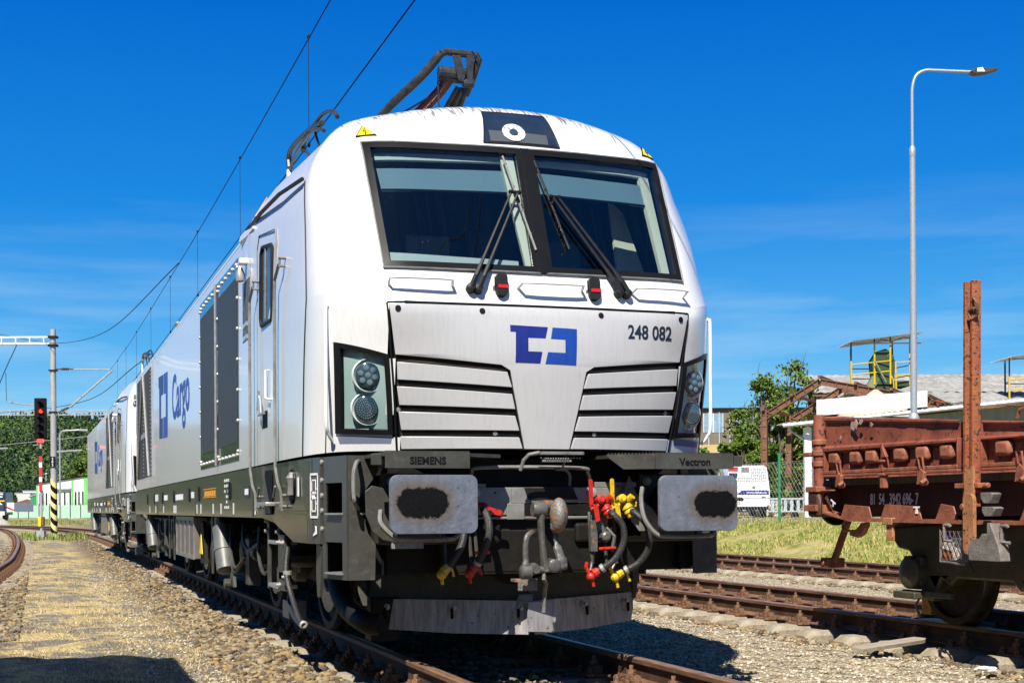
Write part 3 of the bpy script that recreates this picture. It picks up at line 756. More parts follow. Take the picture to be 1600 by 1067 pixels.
def loco_side(P, s, variant=0):
    """livery, doors and grilles of one flank; s = -1 is the flank the camera sees"""
    X = lambda d: s*(1.5+d)
    u = (0, -1, 0) if s < 0 else (0, 1, 0)
    def plate(mb, y0, y1, z0, z1, d=.004, th=.004, m=0): mb.bb(X(d), X(d-th), y0, y1, z0, z1, m)
    def xs(y):                                        # half width of the cab side at y
        return 1.455 + .045*min(1, max(0, (y-1.25)/2.25))
    # cab door: joint lines, window, handles
    if True:
        d = thing('cab_door', None, None); d.parent = P
        def on(y, z, off=.0): 
            t = max(0, min(1, (z-2.6)/.75)); w_ = xs(y) - .03*t*(1-min(1, (y-1.3)/2.2))
            return Vector((s*(w_+off), y, z))
        mb = MB()
        loop = [(2.25, 1.39), (2.30, 3.02), (2.36, 3.13), (3.05, 3.20), (3.13, 3.10), (3.14, 1.39)]
        mb.tube([on(y, z, .001) for y, z in loop], .0055, 5); mb.build('door_joint', MT['grey2'], d)
        mb = MB(); w0 = [(2.42, 2.47), (2.44, 3.02), (2.90, 3.07), (2.91, 2.48)]
        vs = [on(y, z, .006) for y, z in w0]+[on(y, z, -.02) for y, z in w0]
        mb.add(vs, [(0, 1, 2, 3) if s < 0 else (3, 2, 1, 0), (0, 4, 5, 1), (1, 5, 6, 2), (2, 6, 7, 3), (3, 7, 4, 0)]); wn = mb.build('door_window', MT['winglass'], d, 0)
        mb = MB(); mb.tube([on(y, z, .006) for y, z in [(2.44, 2.46), (2.42, 2.52), (2.44, 3.0), (2.50, 3.035), (2.86, 3.075), (2.92, 3.03), (2.93, 2.52), (2.89, 2.465), (2.44, 2.46)]], .017, 6)
        mb.build('window_seal', MT['rubber'], wn)
        mb = MB(); mb.tube([on(2.70, 2.50, .010), on(2.70, 3.04, .010)], .010, 6); mb.build('window_bar', MT['grey2'], wn)
        mb = MB(); plate(mb, 2.62, 2.86, 1.66, 1.79, -.004, .02); mb.build('lock_plate', MT['black'], d)
        mb = MB(); mb.prism([(0, 0), (.10, 0), (.07, .10), (.0, .14)], (X(.02), 2.86, 1.78), u, (0, 0, 1), .01); mb.build('lock_cover', MT['white2'], d)
        mb = MB(); mb.tube([on(2.9, 1.96, .03), on(2.92, 1.80, .04), on(2.80, 1.76, .05), on(2.66, 1.77, .03)], .010, 6); mb.build('door_handle', MT['steel'], d)
        mb = MB(); mb.tube([on(2.56, 2.09, .0), on(2.57, 2.09, .035), on(2.57, 1.88, .035), on(2.44, 1.86, .035), on(2.42, 1.86, .0)], .008, 6); mb.build('door_handle', MT['whitepipe'], d)
        # amber split disc
        mb = MB()
        for a0, dz in ((0, .025), (180, -.025)):
            pl = [(.10*math.cos(R(a0+180*k/10)), .115*math.sin(R(a0+180*k/10))+dz) for k in range(11)]
            mb.prism(pl, on(2.68, 1.985, -.003), u, (0, 0, 1), .006)
        mb.build('amber_marking', MT['orange'], d)
        for y in (3.20, 2.06):
            mb = MB(); pts = [on(y-.12, 2.84, 0), on(y-.12, 2.84, .04), on(y-.12, 2.80, .045), on(y+.02, 2.70, .05), on(y+.02, 2.60, .05), on(y+.02, 1.34, .05), on(y-.08, 1.22, .05), on(y-.09, 1.16, .03), on(y-.09, 1.02, .02)]
            mb.tube(pts, .012, 7)
            for z in (2.84, 2.78): mb.cyl(on(y-.13, z, .0), on(y-.13, z, .05), .009, n=8)
            for z in (1.13, 1.05):
                for dy in (-.03, .03): mb.cyl(on(y-.09+dy*1.6, z, .0), on(y-.09+dy*1.6, z, .03), .013, n=8)
            mb.build('door_handrail', MT['grey2'], P)
        for y in (2.30, 3.02):
            mb = MB(); mb.tube([on(y-.02, 1.12, .03), on(y-.09, 1.20, .03)], .009, 6); mb.build('rail_fork', MT['grey2'], P)
        # mirror / camera box beside the first grille
        mb = MB(); mb.bb(X(.0), X(.065), 3.62, 3.72, 3.07, 3.12); mb.build('camera_bracket', MT['whitepipe'], P, 35, .01)
        mb = MB(); mb.lathe((X(.05), 3.72, 2.93), (0, 0, 1), [(0, .012), (.01, .035), (.07, .04), (.12, .02)], 12); mb.build('camera_dome', MT['steel'], P)
        # yellow roof stripe at the back of the cab
        mb = MB(); mb.prism([(0, 0), (.09, 0), (-.03, .22), (-.06, .22)], (s*1.462, 3.50, 3.425), u, (-s*.62, 0, 1), .006); mb.build('roof_stripe', MT['orange'], P)
    # bolts etc.
    mb = MB()
    for y in (3.47, 14.05): mb.cyl((X(-.001), y, 1.38), (X(-.001), y, 3.29), .004, n=5)
    mb.build('body_joint', MT['grey2'], P)
    def grille(y0, y1, z0, z1):
        g = thing('side_grille', None, None); g.parent = P
        mb = MB(); plate(mb, y0, y1, z0, z1, .004, .006); mb.build('grille_frame', mat('blue_black_gloss', (.012, .03, .05), .12, coat=.6), g, 0)
        ym = y0 + (y1-y0)*.5
        for a, b in ((y0+.06, ym-.10), (ym+.10, y1-.06)):
            mb = MB(); plate(mb, a, b, z0+.16, z1-.16, .010, .006); mb.build('grille_panel', MT['grille'], g, 0)
        mb = MB(); mb.cyl((X(.02), ym, z0-.0), (X(.02), ym, z1), .014, n=8); mb.build('grille_bar', MT['steel'], g)
        mb = MB()
        pts = []
        for k in range(7):
            z = z0+.08+(z1-z0-.16)*k/6
            pts += [(y0+.02, z), (y1-.02, z), (ym-.05, z), (ym+.05, z)]
        for k in range(6):
            for a, b in ((y0, ym-.06), (ym+.06, y1)):
                y = a+.08+(b-a-.16)*k/5; pts += [(y, z0+.05), (y, z1-.05)]
        for y, z in pts: mb.lathe((X(.002), y, z), (s, 0, 0), [(0, .019), (.014, .016), (.02, .006)], 8)
        mb.build('grille_bolt', MT['bolt'], g)
    def vent(y0, y1, z0, z1):
        g = thing('cooling_vent', None, None); g.parent = P
        mb = MB(); plate(mb, y0, y1, z0+.06, z1, .004, .006); mb.build('vent_mesh', MT['mesh'], g, 0)
        mb = MB(); ym = (y0+y1)/2
        for sg in (-1, 1): mb.cyl((X(.02), ym+sg*.10, z1), (X(.02), ym+sg*(y1-y0)*.42, z0+.06), .022, n=6)
        mb.bb(X(.0), X(.02), ym-.5, ym+.5, z0+.70, z0+.78)
        for k in range(26):
            z = z0+.1+(z1-z0-.15)*k/25
            for y in (y0+.05, y1-.05, ym): mb.box((X(.008), y, z), (.012, .025, .02))
        mb.build('vent_brace', MT['steel'], g)
    def livery(yl, yt, sz):
        mb = MB(); h = .92; w_ = 1.50; z0 = 2.02
        def q(px, py): return ((px-246)/(690-246)*w_, (803-py)/(803-537)*h)
        o = Vector((X(.001), yl, z0))
        mb.prism([q(*p) for p in [(248, 537), (494, 545), (476, 622), (363, 620), (359, 716), (452, 717), (438, 797), (278, 793), (284, 583), (248, 581)]], o, u, (0, 0, 1), .003); mb.build('side_logo', MT['blue1'], P, 0)
        mb = MB(); mb.prism([q(*p) for p in [(526, 546), (690, 551), (680, 803), (473, 799), (490, 718), (606, 720), (610, 627), (512, 624)]], o, u, (0, 0, 1), .003); mb.build('side_logo', MT['blue2'], P, 0)
        text_mb('Cargo', sz, (X(.002), yt, 2.44), u, (0, 0, 1), .003, 'CENTER', .012, 1.14).build('side_lettering', MT['blue2'], P, 0)
    if s > 0:
        grille(4.22, 7.30, 1.46, 3.22); vent(14.4, 17.6, 1.50, 3.24); livery(8.5, 11.6, .82)
    elif variant == 0:
        grille(4.22, 7.30, 1.46, 3.22); vent(14.4, 17.6, 1.50, 3.24); livery(12.93, 9.62, .80)
    else:
        vent(4.6, 7.4, 1.50, 3.24); livery(13.2, 10.2, .80)
    # skirt (side sill) with its slots and stencils, drop panel under the cab
    def W_(y): return 1.498 if y >= 3.5 else 1.453+.045*max(0, (y-1.25)/2.25)
    mb = MB(); yy = [.985, 1.16, 1.5, 2.2, 3.0, 3.5, 18.2]; wx = [1.400, 1.438, 1.455, 1.472, 1.488, 1.496, 1.496]
    zt = 1.372
    zb = [.80, .80, .80, .93, .965, .965, .965]
    yb = [.985, 1.16, 1.70, 2.45, 3.0, 3.5, 18.2]
    vs = []
    for k in range(7):
        vs += [(s*wx[k], yb[k] if k else yy[k], zb[k]), (s*wx[k], yy[k], zt), (s*(wx[k]-.06), yb[k] if k else yy[k], zb[k]), (s*(wx[k]-.06), yy[k], zt)]
    fs = []
    for k in range(6):
        a = k*4; b = a+4
        if s < 0: fs += [(a, a+1, b+1, b), (a+2, b+2, b+3, a+3), (a, b, b+2, a+2), (a+1, a+3, b+3, b+1)]
        else: fs += [(a, b, b+1, a+1), (a+2, a+3, b+3, b+2), (a, a+2, b+2, b), (a+1, b+1, b+3, a+3)]
    fs += [(0, 2, 3, 1), (24, 25, 27, 26)]
    mb.add(vs, fs); sk = mb.build('side_sill', MT['skirt'], P, 0)
    mb = MB(); mb.cyl((s*1.456, 1.14, .80), (s*1.446, 1.14, 1.37), .004, n=5)
    for y in (3.42, 7.9, 13.3): mb.cyl((X(-.002), y, .97), (X(-.002), y, 1.37), .0045, n=5)
    mb.tube([(s*1.455, 1.2, 1.02), (s*1.475, 2.2, 1.02), (s*1.478, 2.3, 1.02)], .003, 5)
    mb.build('sill_joint', MT['grey'], sk)
    # slots
    mb = MB()
    for y in (4.9, 7.55, 8.6, 10.6, 12.4, 13.9, 15.3):
        mb.prism(rrect(.20, .16, .06, 3), (X(-.0025), y, 1.20), u, (0, 0, 1), .004)
    mb.build('sill_slot', MT['black'], sk, 0)
    mb = MB(); pl = [(.13*math.cos(R(a)), .11*math.sin(R(a))) for a in range(0, 360, 45)]
    mb.prism([(p[0]*1.0, p[1]*1.15) for p in pl], (s*1.462, 1.72, 1.19), u, (0, 0, 1), .006); soc = mb.build('sill_socket', MT['black'], sk, 0)
    mb = MB(); mb.lathe((s*1.47, 1.66, 1.13), (0, 0, 1), [(0, .035), (.08, .03), (.12, .045), (.16, .02)], 10); mb.build('socket_plug', MT['grey2'], soc)
    mb = MB(); mb.bb(s*1.458, s*1.464, 1.44, 1.50, 1.12, 1.25); mb.build('socket_label', MT['labelw'], soc)
    # step recess below the door
    mb = MB(); mb.prism(rrect(.36, .34, .05, 3), (s*1.482, 2.66, 1.16), u, (0, 0, 1), .005); rc = mb.build('step_recess', MT['black'], sk, 0)
    mb = MB(); mb.prism([(-.17, .12), (.14, -.16), (-.17, -.16)], (s*1.486, 2.66, 1.16), u, (0, 0, 1), .003); mb.build('recess_cheek', MT['grey'], rc, 0)
    mb = MB(); mb.bb(s*1.40, s*1.545, 2.42, 2.90, 1.055, 1.085); mb.build('door_step', MT['steel'], sk, 35, .005)
    # stencils: short white bars and tiny blocks, no legible text at this size
    rnd = random.Random(5+variant)
    mb = MB()
    for y in (3.25, 4.62, 5.55, 6.2, 7.35, 7.75, 10.3, 10.45, 10.6, 12.2, 13.6, 14.8): plate(mb, y, y+.05, .99, 1.09, .0005, .003)
    for (ya, n, z) in ((8.1, 3, 1.20), (9.4, 9, 1.19), (11.6, 5, 1.20), (4.9, 0, 1.2)):
        for k in range(n): plate(mb, ya+k*.11, ya+k*.11+.07, z-.035, z+.035, .0005, .003)
    for k in range(6):
        for j in range(3):
            if rnd.random() < .8: plate(mb, 4.98+j*.13, 5.04+j*.13, 1.04+k*.05, 1.065+k*.05, .0005, .003)
    plate(mb, 13.2, 13.7, 1.16, 1.26, .0005, .003)
    mb.build('stencil', MT['labelw'], sk, 0)
    mb = MB()
    for k in range(6): plate(mb, 6.05+k*.17, 6.15+k*.17, 1.17, 1.225, .001, .004)
    for z in (1.155, 1.24): plate(mb, 6.0, 7.1, z, z+.008, .001, .004)
    mb.build('amber_stencil', MT['orange'], sk, 0)
    mb = MB(); plate(mb, 3.62, 3.90, 1.13, 1.23, .001, .004); pl_ = mb.build('number_plate', MT['navy'], sk, 0)
    mb = MB()
    for k in range(5): plate(mb, 3.66+k*.045, 3.69+k*.045, 1.155, 1.205, .003, .003)
    mb.build('plate_digits', MT['labelw'], pl_, 0)
    # gauge-code frame marking "GC"
    o = Vector((s*1.425, .965, 1.155)); uu = Vector((-.25*s*s if False else 0, -1, 0)) if s < 0 else Vector((0, 1, 0))
    uu = (Vector((s*1.400, .985, 0))-Vector((s*1.436, 1.16, 0))).normalized()*(1 if s < 0 else -1)
    o = Vector((s*1.421, 1.07, 1.12)); mb = MB()
    def bar(x0, x1, z0, z1): mb.prism([(x0*.8, z0), (x1*.8, z0), (x1*.8, z1), (x0*.8, z1)], o, uu, (0, 0, 1), .004)
    for (a, b, c, d_) in ((-.085, .085, .135, .150), (-.085, .085, -.150, -.135), (-.085, -.073, -.150, .150), (.073, .085, -.150, .150),
                          (-.045, .035, .098, .108), (-.045, .035, -.108, -.098), (-.055, -.045, .03, .098), (-.055, -.045, -.098, -.03), (.030, .040, .03, .1), (.030, .040, -.1, -.03),
                          (.030, .080, .04, .05), (.030, .080, -.06, -.05)): bar(a, b, c, d_)
    mk = mb.build('gauge_marking', MT['labelw'], sk, 0)
    text_mb('GC', .07, o+uu*-.008+Vector((0, 0, -.002)), uu, (0, 0, 1), .004, 'CENTER', .002, .72).build('marking_letters', MT['labelw'], mk, 0)
    mb = MB(); mb.prism([(-.03, -.035), (.035, -.02), (.03, .03), (.01, .035), (.012, .0), (-.02, -.02)], o+Vector((0, -.02, -.235)), uu, (0, 0, 1), .004); mb.build('stencil', MT['labelw'], sk, 0)
    return sk

def loco_front_low(P):
    # --- buffer beam, deck steps, buffers, coupling, hoses, plough
    mb = MB(); mb.bb(-1.2, 1.2, .70, .80, .60, 1.36); mb.bb(-1.30, 1.30, .80, 3.0, 1.30, 1.372); mb.build('headstock', MT['dark'], P, 0, .01)
    mb = MB(); mb.bb(-.46, -.225, .50, .52, .985, 1.165); mb.bb(-.10, .62, .50, .52, 1.065, 1.165); mb.bb(-.225, -.10, .50, .52, 1.06, 1.165)
    mb.bb(-.26, -.14, .492, .512, .955, 1.06); mb.bb(.43, .66, .50, .52, .96, 1.10)
    mb.bb(-.60, .64, .498, .53, .958, .975)
    mb.prism([(-.46, 1.165), (.66, 1.165), (.66, 1.19), (.36, 1.19), (.3, 1.165), (-.46, 1.165)], (0, .52, 0), (1, 0, 0), (0, 0, 1), .02) if False else None
    mb.bb(.36, .66, .50, .53, 1.165, 1.20); mb.bb(-.62, -.40, .50, .53, 1.165, 1.19)
    mb.build('coupling_beam', MT['grey2'], P, 0, .004)
    mb = MB(); mb.prism([(-.14, 1.163), (.20, 1.163), (.235, 1.085), (-.115, 1.085)], (0, .498, 0), (1, 0, 0), (0, 0, 1), .004)
    for x, z in ((-.34, 1.13), (-.03, 1.13), (.12, 1.135), (.52, 1.175), (.60, 1.178)): mb.lathe((x, .498, z), (0, -1, 0), [(0, .008), (.004, .007)], 8)
    mb.bb(-.60, .66, .545, .56, .60, .96); mb.build('beam_recess', MT['dark'], P, 0)
    mb = MB()
    for x, z, r_ in ((.335, 1.13, .028), (-.475, 1.13, .028), (.345, .915, .024), (.47, 1.185, .016), (.63, 1.185, .016), (-.40, .915, .022)):
        mb.lathe((x, .50, z), (0, -1, 0), [(0, r_*1.2), (.008, r_*1.2), (.009, r_), (.03, r_), (.034, r_*.7)], 12)
    mb.build('beam_bolt', MT['bolt'], P)
    # lower cross member with rounded cut-outs
    mb = MB(); mb.bb(-.70, .70, .54, .60, .60, .90); mb.bb(-.52, -.30, .50, .55, .80, .93); mb.bb(.22, .40, .50, .55, .80, .93); mb.build('lower_beam', MT['dark'], P, 0, .02)
    # side wedges beside the buffers
    for s in (-1, 1):
        mb = MB(); mb.prism([(0, 0), (.30, .03), (.42, .10), (.36, .28), (.16, .42), (.10, .24), (.0, .14)] if s > 0 else [(0, 0), (-.30, .03), (-.42, .10), (-.36, .28), (-.16, .42), (-.10, .24), (0, .14)], (s*.56, .62, .83), (1, 0, 0), (0, 0, 1), .10)
        mb.bb(s*.56, s*1.10, .52, .72, .80, 1.0)
        mb.build('buffer_bracket', MT['grey'], P, 0, .01)
    mb = MB(); mb.prism([(.538, 1.016), (.646, .872), (.790, .872), (.785, .99), (.637, 1.104), (.578, 1.244), (.538, 1.126)], (0, .45, 0), (1, 0, 0), (0, 0, 1), .02); mb.bb(.54, .80, .44, .50, .985, 1.0); mb.build('wedge_plate', MT['grey2'], P, 0, .003)
    # deck plates over the buffers
    for s, txt in ((-1, 'SIEMENS'), (1, 'Vectron')):
        mb = MB()
        pts = [(s*.365, .30), (s*.625, .115), (s*1.17, .085), (s*1.185, .10), (s*1.185, .60), (s*.365, .62)]
        n = len(pts); vs = [(x, y, 1.372) for x, y in pts]+[(x, y, 1.350) for x, y in pts]
        if s < 0: pts[0] = (s*.625, .62); pts[1] = (s*.628, .115)
        top = tuple(range(n)) if s > 0 else tuple(range(n))[::-1]
        fs = [top, tuple(i+n for i in top)[::-1]]+[(i, (i+1) % n, (i+1) % n+n, i+n) for i in range(n)]
        mb.add(vs, fs); dk = mb.build('buffer_step', MT['grey'], P, 0)
        mb = MB()
        o, a = Vector((s*.625, .113, 0)), Vector((s*1.17, .083, 0)); uu = (a-o) if s > 0 else (o-a)
        org = o if s > 0 else a; L_ = (a-o).length
        mb.prism([(0, 1.277), (L_, 1.277), (L_, 1.374), (0, 1.374)], org, uu, (0, 0, 1), .006)
        b = Vector((s*.365, .30, 0)); vv = (o-b) if s > 0 else (b-o); og2 = b if s > 0 else o; L2 = (o-b).length
        if s > 0: mb.prism([(.0, 1.362), (L2*.35, 1.277), (L2, 1.277), (L2, 1.374), (0, 1.374)] if s > 0 else [(0, 1.277), (L2*.65, 1.277), (L2, 1.362), (L2, 1.374), (0, 1.374)], og2, vv, (0, 0, 1), .006)
        mb.build('step_fascia', MT['grey'], dk, 0, .002)
        c = o.lerp(a, .50)+Vector((0, -.0085, 1.322))
        text_mb(txt, .062 if s < 0 else .066, c, uu, (0, 0, 1), .003, 'CENTER', .0015, 1.0).build('step_lettering', MT['black'], dk, 0)
        mb = MB()
        for k in range(34): 
            p = o.lerp(a, (k+.5)/34); mb.box((p.x, p.y+.006, 1.378), (.009, .014, .012))
        for k in range(14 if s > 0 else 0):
            p = b.lerp(o, (k+.5)/14); mb.box((p.x, p.y+.006, 1.378), (.009, .014, .012))
        for j in range(8):
            for k in range(18): mb.box((s*(.64+.03*k), .18+.05*j, 1.376), (.012, .022, .008))
        mb.build('step_grip_teeth', MT['grey'], dk, 0)
        mb = MB(); mb.bb(s*1.185, s*1.245, .10, .14, 1.295, 1.365); mb.build('step_hinge', MT['grey'], dk, 0, .004)
    # buffers
    for s in (-1, 1):
        bx = s*.882; bz = 1.055
        b = thing('buffer', None, None, (bx, 0, bz)); b.parent = P
        mb = MB(); pl = rrect(.553, .358, .052, 6); n = len(pl)
        vs = []; fs = []
        for (y, f_) in ((.012, .985), (.0, .975 if False else .985), (0.0, .98), (-.004, .965)): pass
        levels = [(.030, 1.0), (.006, 1.0), (.0, .985)]
        for (y, f_) in levels:
            for p in pl: vs.append((p[0]*f_, y, p[1]*f_))
        for k in range(2):
            for i in range(n):
                j = (i+1) % n; a = k*n
                fs.append((a+i, a+j, a+n+j, a+n+i))
        # slightly domed face
        nr = 6; base = 2*n
        for q in range(1, nr):
            f_ = .985*(1-q/nr)
            for p in pl: vs.append((p[0]*f_, -.006*(1-(1-q/nr)**2), p[1]*f_))
            a = base+(q-1)*n; c_ = base+q*n
            for i in range(n):
                j = (i+1) % n; fs.append((a+i, a+j, c_+j, c_+i))
        fs.append(tuple(base+(nr-1)*n+i for i in range(n))); fs.append(tuple(range(n))[::-1])
        mb.add(vs, fs); mb.build('buffer_plate', MT['bufL'] if s < 0 else MT['bufR'], b, 40)
        mb = MB(); mb.lathe((0, .03, 0), (0, 1, 0), [(0, .17), (.06, .12), (.10, .095), (.32, .095), (.321, .13), (.52, .135), (.53, .20), (.56, .20), (.565, .14)], 24); mb.build('buffer_shank', MT['dark'], b)
        mb = MB(); mb.bb(-.20, .20, .50, .64, -.22, .20); mb.build('buffer_base', MT['grey'], b, 0, .01)
        mb = MB()
        for x in (-.15, .15):
            for z in (-.16, .15): mb.lathe((x, .50, z), (0, -1, 0), [(0, .03), (.01, .03), (.011, .022), (.035, .022)], 10)
        mb.build('buffer_bolt', MT['bolt'], b)
        # guard bow under the buffer
        mb = MB(); pts = [(-.29, .20, -.04), (-.30, .14, -.12), (-.22, .10, -.205), (-.15, .10, -.215), (.10, .10, -.215), (.17, .12, -.20), (.22, .16, -.14)]
        if s > 0: pts = [(-.31, .20, .10), (-.335, .16, .02), (-.33, .12, -.10), (-.26, .10, -.195), (-.18, .10, -.212), (.08, .10, -.212), (.15, .12, -.20), (.19, .16, -.14)]
        mb.tube(catmull(pts, 5), .016, 8, flat=1.4); mb.build('guard_bow', MT['grey2'], b)
    for x in (-1.02,): 
        mb = MB(); mb.bb(x-.10, x+.10, .12, .15, .785, .825); mb.build('guard_tab', MT['grey2'], P, 0, .003)
    # hand bows across the dark recess
    mb = MB(); mb.tube(catmull([(-.52, .55, 1.16), (-.50, .50, 1.255), (-.43, .46, 1.292), (.22, .46, 1.292), (.30, .48, 1.262), (.335, .53, 1.19)], 6), .013, 8)
    mb.tube(catmull([(.06, .45, 1.285), (.14, .47, 1.278), (.18, .5, 1.24), (.195, .55, 1.18)], 5), .011, 8); mb.build('shunter_bow', MT['grey2'], P)
    mb = MB(); mb.bb(-.10, .20, .28, .38, 1.372, 1.392); mb.tube([(-.10, .30, 1.385), (-.17, .31, 1.372), (-.20, .33, 1.335), (-.215, .35, 1.27)], .013, 8)
    mb.tube([(.10, .36, 1.36), (.09, .40, 1.28)], .008, 6); mb.bb(-.08, .12, .30, .33, 1.325, 1.34)
    for k in range(14): mb.box((-.09+.0205*k, .30, 1.352), (.008, .008, .01))
    mb.build('centre_step', MT['grey2'], P, 0, .003)
    mb = MB()
    for k in range(10): mb.sphere((-.06+.017*k, .292, 1.347), .005, 6, 5)
    mb.build('step_rivets', MT['bolt'], P)
    # draw hook and screw coupling
    cp = thing('screw_coupling', None, None, (0, 0, 0)); cp.parent = P
    rust = MT['hookrust']
    mb = MB(); mb.tube(catmull([(-.02, .50, 1.02), (-.02, .38, 1.03), (-.02, .28, 1.04), (-.02, .17, 1.035), (-.025, .13, .98), (-.03, .16, .91), (-.035, .20, .905)], 6), [.022]*6+[.028]*6+[.036]*6+[.040]*6+[.040]*6+[.036]*6+[.022], 10, flat=1.0)
    mb.bb(-.045, .02, .40, .52, 1.0, 1.08); mb.sphere((-.020, .165, .985), .058, 14, 10, 0, (1.0, 1.1, 1.9)); mb.build('draw_hook', rust, cp, 50)
    mb = MB(); mb.lathe((-.20, .16, 1.02), (1, 0, 0), [(0, .045), (.03, .05), (.07, .05), (.09, .04)], 18)
    mb.tube([(-.145, .155, 1.02), (-.145, .16, .95), (-.135, .16, .80), (-.12, .17, .70), (-.10, .18, .64)], [.032, .024, .020, .024, .040], 10, flat=1.3)
    mb.build('coupling_link', MT['steelworn'], cp)
    mb = MB(); mb.tube(catmull([(-.15, .26, .86), (-.19, .20, .872), (-.235, .17, .84), (-.245, .165, .76), (-.245, .16, .68), (-.25, .16, .62)], 5), [.019]*20+[.025]*5+[.034], 10, flat=1.1)
    mb.lathe((-.285, .16, .625), (1, 0, 0), [(0, .03), (.01, .045), (.07, .045), (.08, .03)], 16)
    mb.tube(catmull([(-.04, .25, .93), (-.03, .22, .86), (-.02, .20, .78), (.0, .18, .70), (.005, .18, .66)], 4), [.012]*4+[.014]*4+[.03]*4+[.04]*4+[.035], 8, flat=.7)
    mb.build('coupling_shackle', MT['steelworn'], cp)
    mb = MB(); mb.cyl((-.25, .165, .625), (.03, .175, .66), .024, n=12); mb.lathe((-.065, .11, .665), (0, 1, 0), [(0, .03), (.008, .042), (.10, .045), (.12, .03)], 16); mb.lathe((-.185, .13, .645), (0, 1, 0), [(0, .028), (.06, .04), (.1, .03)], 12)
    mb.build('coupling_screw', MT['steelworn'], cp)
    mb = MB(); mb.tube([(-.12, .17, .63), (-.125, .165, .58), (-.10, .19, .55), (-.085, .26, .50), (-.085, .28, .36)], .014, 6); mb.build('tommy_bar', MT['grey2'], cp)
    mb = MB(); mb.bb(-.27, -.12, .30, .40, .555, .575); mb.bb(-.255, -.125, .28, .30, .50, .565); mb.build('coupling_rest', MT['hookrust'], P, 0, .003)
    # air hoses with cocks
    def cock(c, col, up):
        a = thing('brake_hose', None, None, c); a.parent = P
        mb = MB(); mb.tube([(0, .16, -.01), (0, .08, .0), (.01, .03, -.01)], .03, 10); mb.sphere((.015, .03, .0), .038, 12, 8); mb.cyl((.02, .03, .0), (.052, -.02, .045), .027, .024, 8); mb.cyl((.02, .03, .0), (.092, .02, -.012), .022, .026, 6)
        mb.lathe((.02, .02, -.01), (.45, -.25, -1), [(0, .035), (.03, .04), (.035, .03), (.045, .036), (.06, .036), (.065, .03), (.09, .028)], 14)
        mb.lathe((-.015, .03, .02), (0, -1, .2), [(0, .03), (.05, .03), (.06, .02)], 10)
        mb.build('air_cock', MT[col], a)
        mb = MB(); mb.prism(rrect(.028, .17, .013, 3), (-.085, .0, up), (1, .1, 0), (0, .05, 1), .008); mb.tube([(-.085, 0, up-.08), (-.085, 0, up-.11), (-.03, .0, -.01)], .012, 8)
        mb.prism([(0, 0), (.035, -.01), (.05, -.11), (.02, -.12)], (-.075, -.01, .0), (1, 0, 0), (0, 0, 1), .008); mb.build('cock_lever', MT[col], a, 35, .002)
        return a
    for c, col, end, mid in (((.350, .34, 1.055), 'red', (-.10, .05, -.475), [(.05, -.06, -.07), (.105, -.08, -.14), (.115, -.08, -.24), (.06, -.06, -.36), (-.04, -.01, -.44)]),
                             ((.500, .34, 1.060), 'yellow', (-.08, .05, -.485), [(.06, -.06, -.07), (.12, -.10, -.15), (.135, -.10, -.28), (.08, -.06, -.39), (-.02, -.01, -.455)])):
        a = cock(c, col, .075)
        mb = MB(); pts = catmull([(.045, -.0, -.055)]+mid, 6); mb.tube(pts, .0215, 10); mb.build('hose_pipe', MT['hose'], a)
        mb = MB(); d0 = pts[1]-pts[0]; mb.lathe(pts[0], d0, [(0, .030), (.012, .030), (.013, .026)], 14); d1 = pts[-1]-pts[-4]; mb.lathe(pts[-3], d1, [(0, .030), (.022, .030)], 14); mb.build('hose_clamp', MT['bolt'], a)
        mb = MB(); e = Vector(pts[-1]); mb.tube([e, e+Vector((-.035, 0, -.02))], [.028, .034], 10); mb.sphere(e+Vector((-.05, 0, -.035)), .030, 10, 8)
        mb.tube([e+Vector((-.055, 0, -.03)), e+Vector((-.085, 0, .03)), e+Vector((-.075, 0, .06))], .013, 6); mb.tube([e+Vector((-.04, 0, -.06)), e+Vector((-.03, 0, -.10))], .011, 6)
        if col == 'yellow': mb.tube([e+Vector((-.04, 0, -.02)), e+Vector((.03, 0, .0)), e+Vector((.055, 0, -.06))], .010, 6)
        mb.build('hose_coupling_head', MT[col], a)
        mb = MB(); mb.tube([(-.02+.05*(col == 'yellow'), .1, -.16), (-.03+.05*(col == 'yellow'), .08, -.3), (-.07, .05, -.44)], .010, 6); mb.build('hose_hanger', MT['steelworn'], a)
    for px, col in ((-.44, 'red'), (-.60, 'yellow')):
        a = thing('brake_hose', None, None, (px, .40, 1.03)); a.parent = P
        mb = MB()
        if col == 'red':
            mb.tube([(-.04, .06, .02), (0, .02, .02), (.03, .0, -.01)], .02, 8); mb.prism([(0, 0), (.11, -.03), (.115, -.065), (.06, -.06), (.03, -.03), (-.02, -.05)], (0, 0, .015), (1, 0, 0), (0, 0, 1), .02)
            mb.build('air_cock', MT[col], a, 35, .004)
            pts = catmull([(-.01, .0, .0), (.005, -.06, -.09), (.0, -.08, -.18), (-.03, -.06, -.28), (-.07, -.02, -.37)], 6)
        else:
            mb.tube([(-.04, .10, .0), (0, .02, .0)], .02, 8); mb.build('air_cock', MT[col], a)
            pts = catmull([(.02, .05, -.05), (.02, 0, -.14), (-.005, -.02, -.24), (-.06, -.02, -.33), (-.09, 0, -.375)], 6)
        mb = MB(); mb.tube(pts, .025, 10); mb.build('hose_pipe', MT['hose'], a)
        mb = MB(); d1 = pts[-1]-pts[-4]; mb.lathe(pts[-3], d1, [(0, .030), (.022, .030)], 14); mb.build('hose_clamp', MT['bolt'], a)
        mb = MB(); e = pts[-1]; mb.tube([e, e+Vector((-.03, 0, -.03))], [.028, .034], 10); mb.sphere(e+Vector((-.04, 0, -.045)), .034, 10, 8); mb.tube([e+Vector((-.04, 0, -.06)), e+Vector((-.035, 0, -.11))], .011, 6)
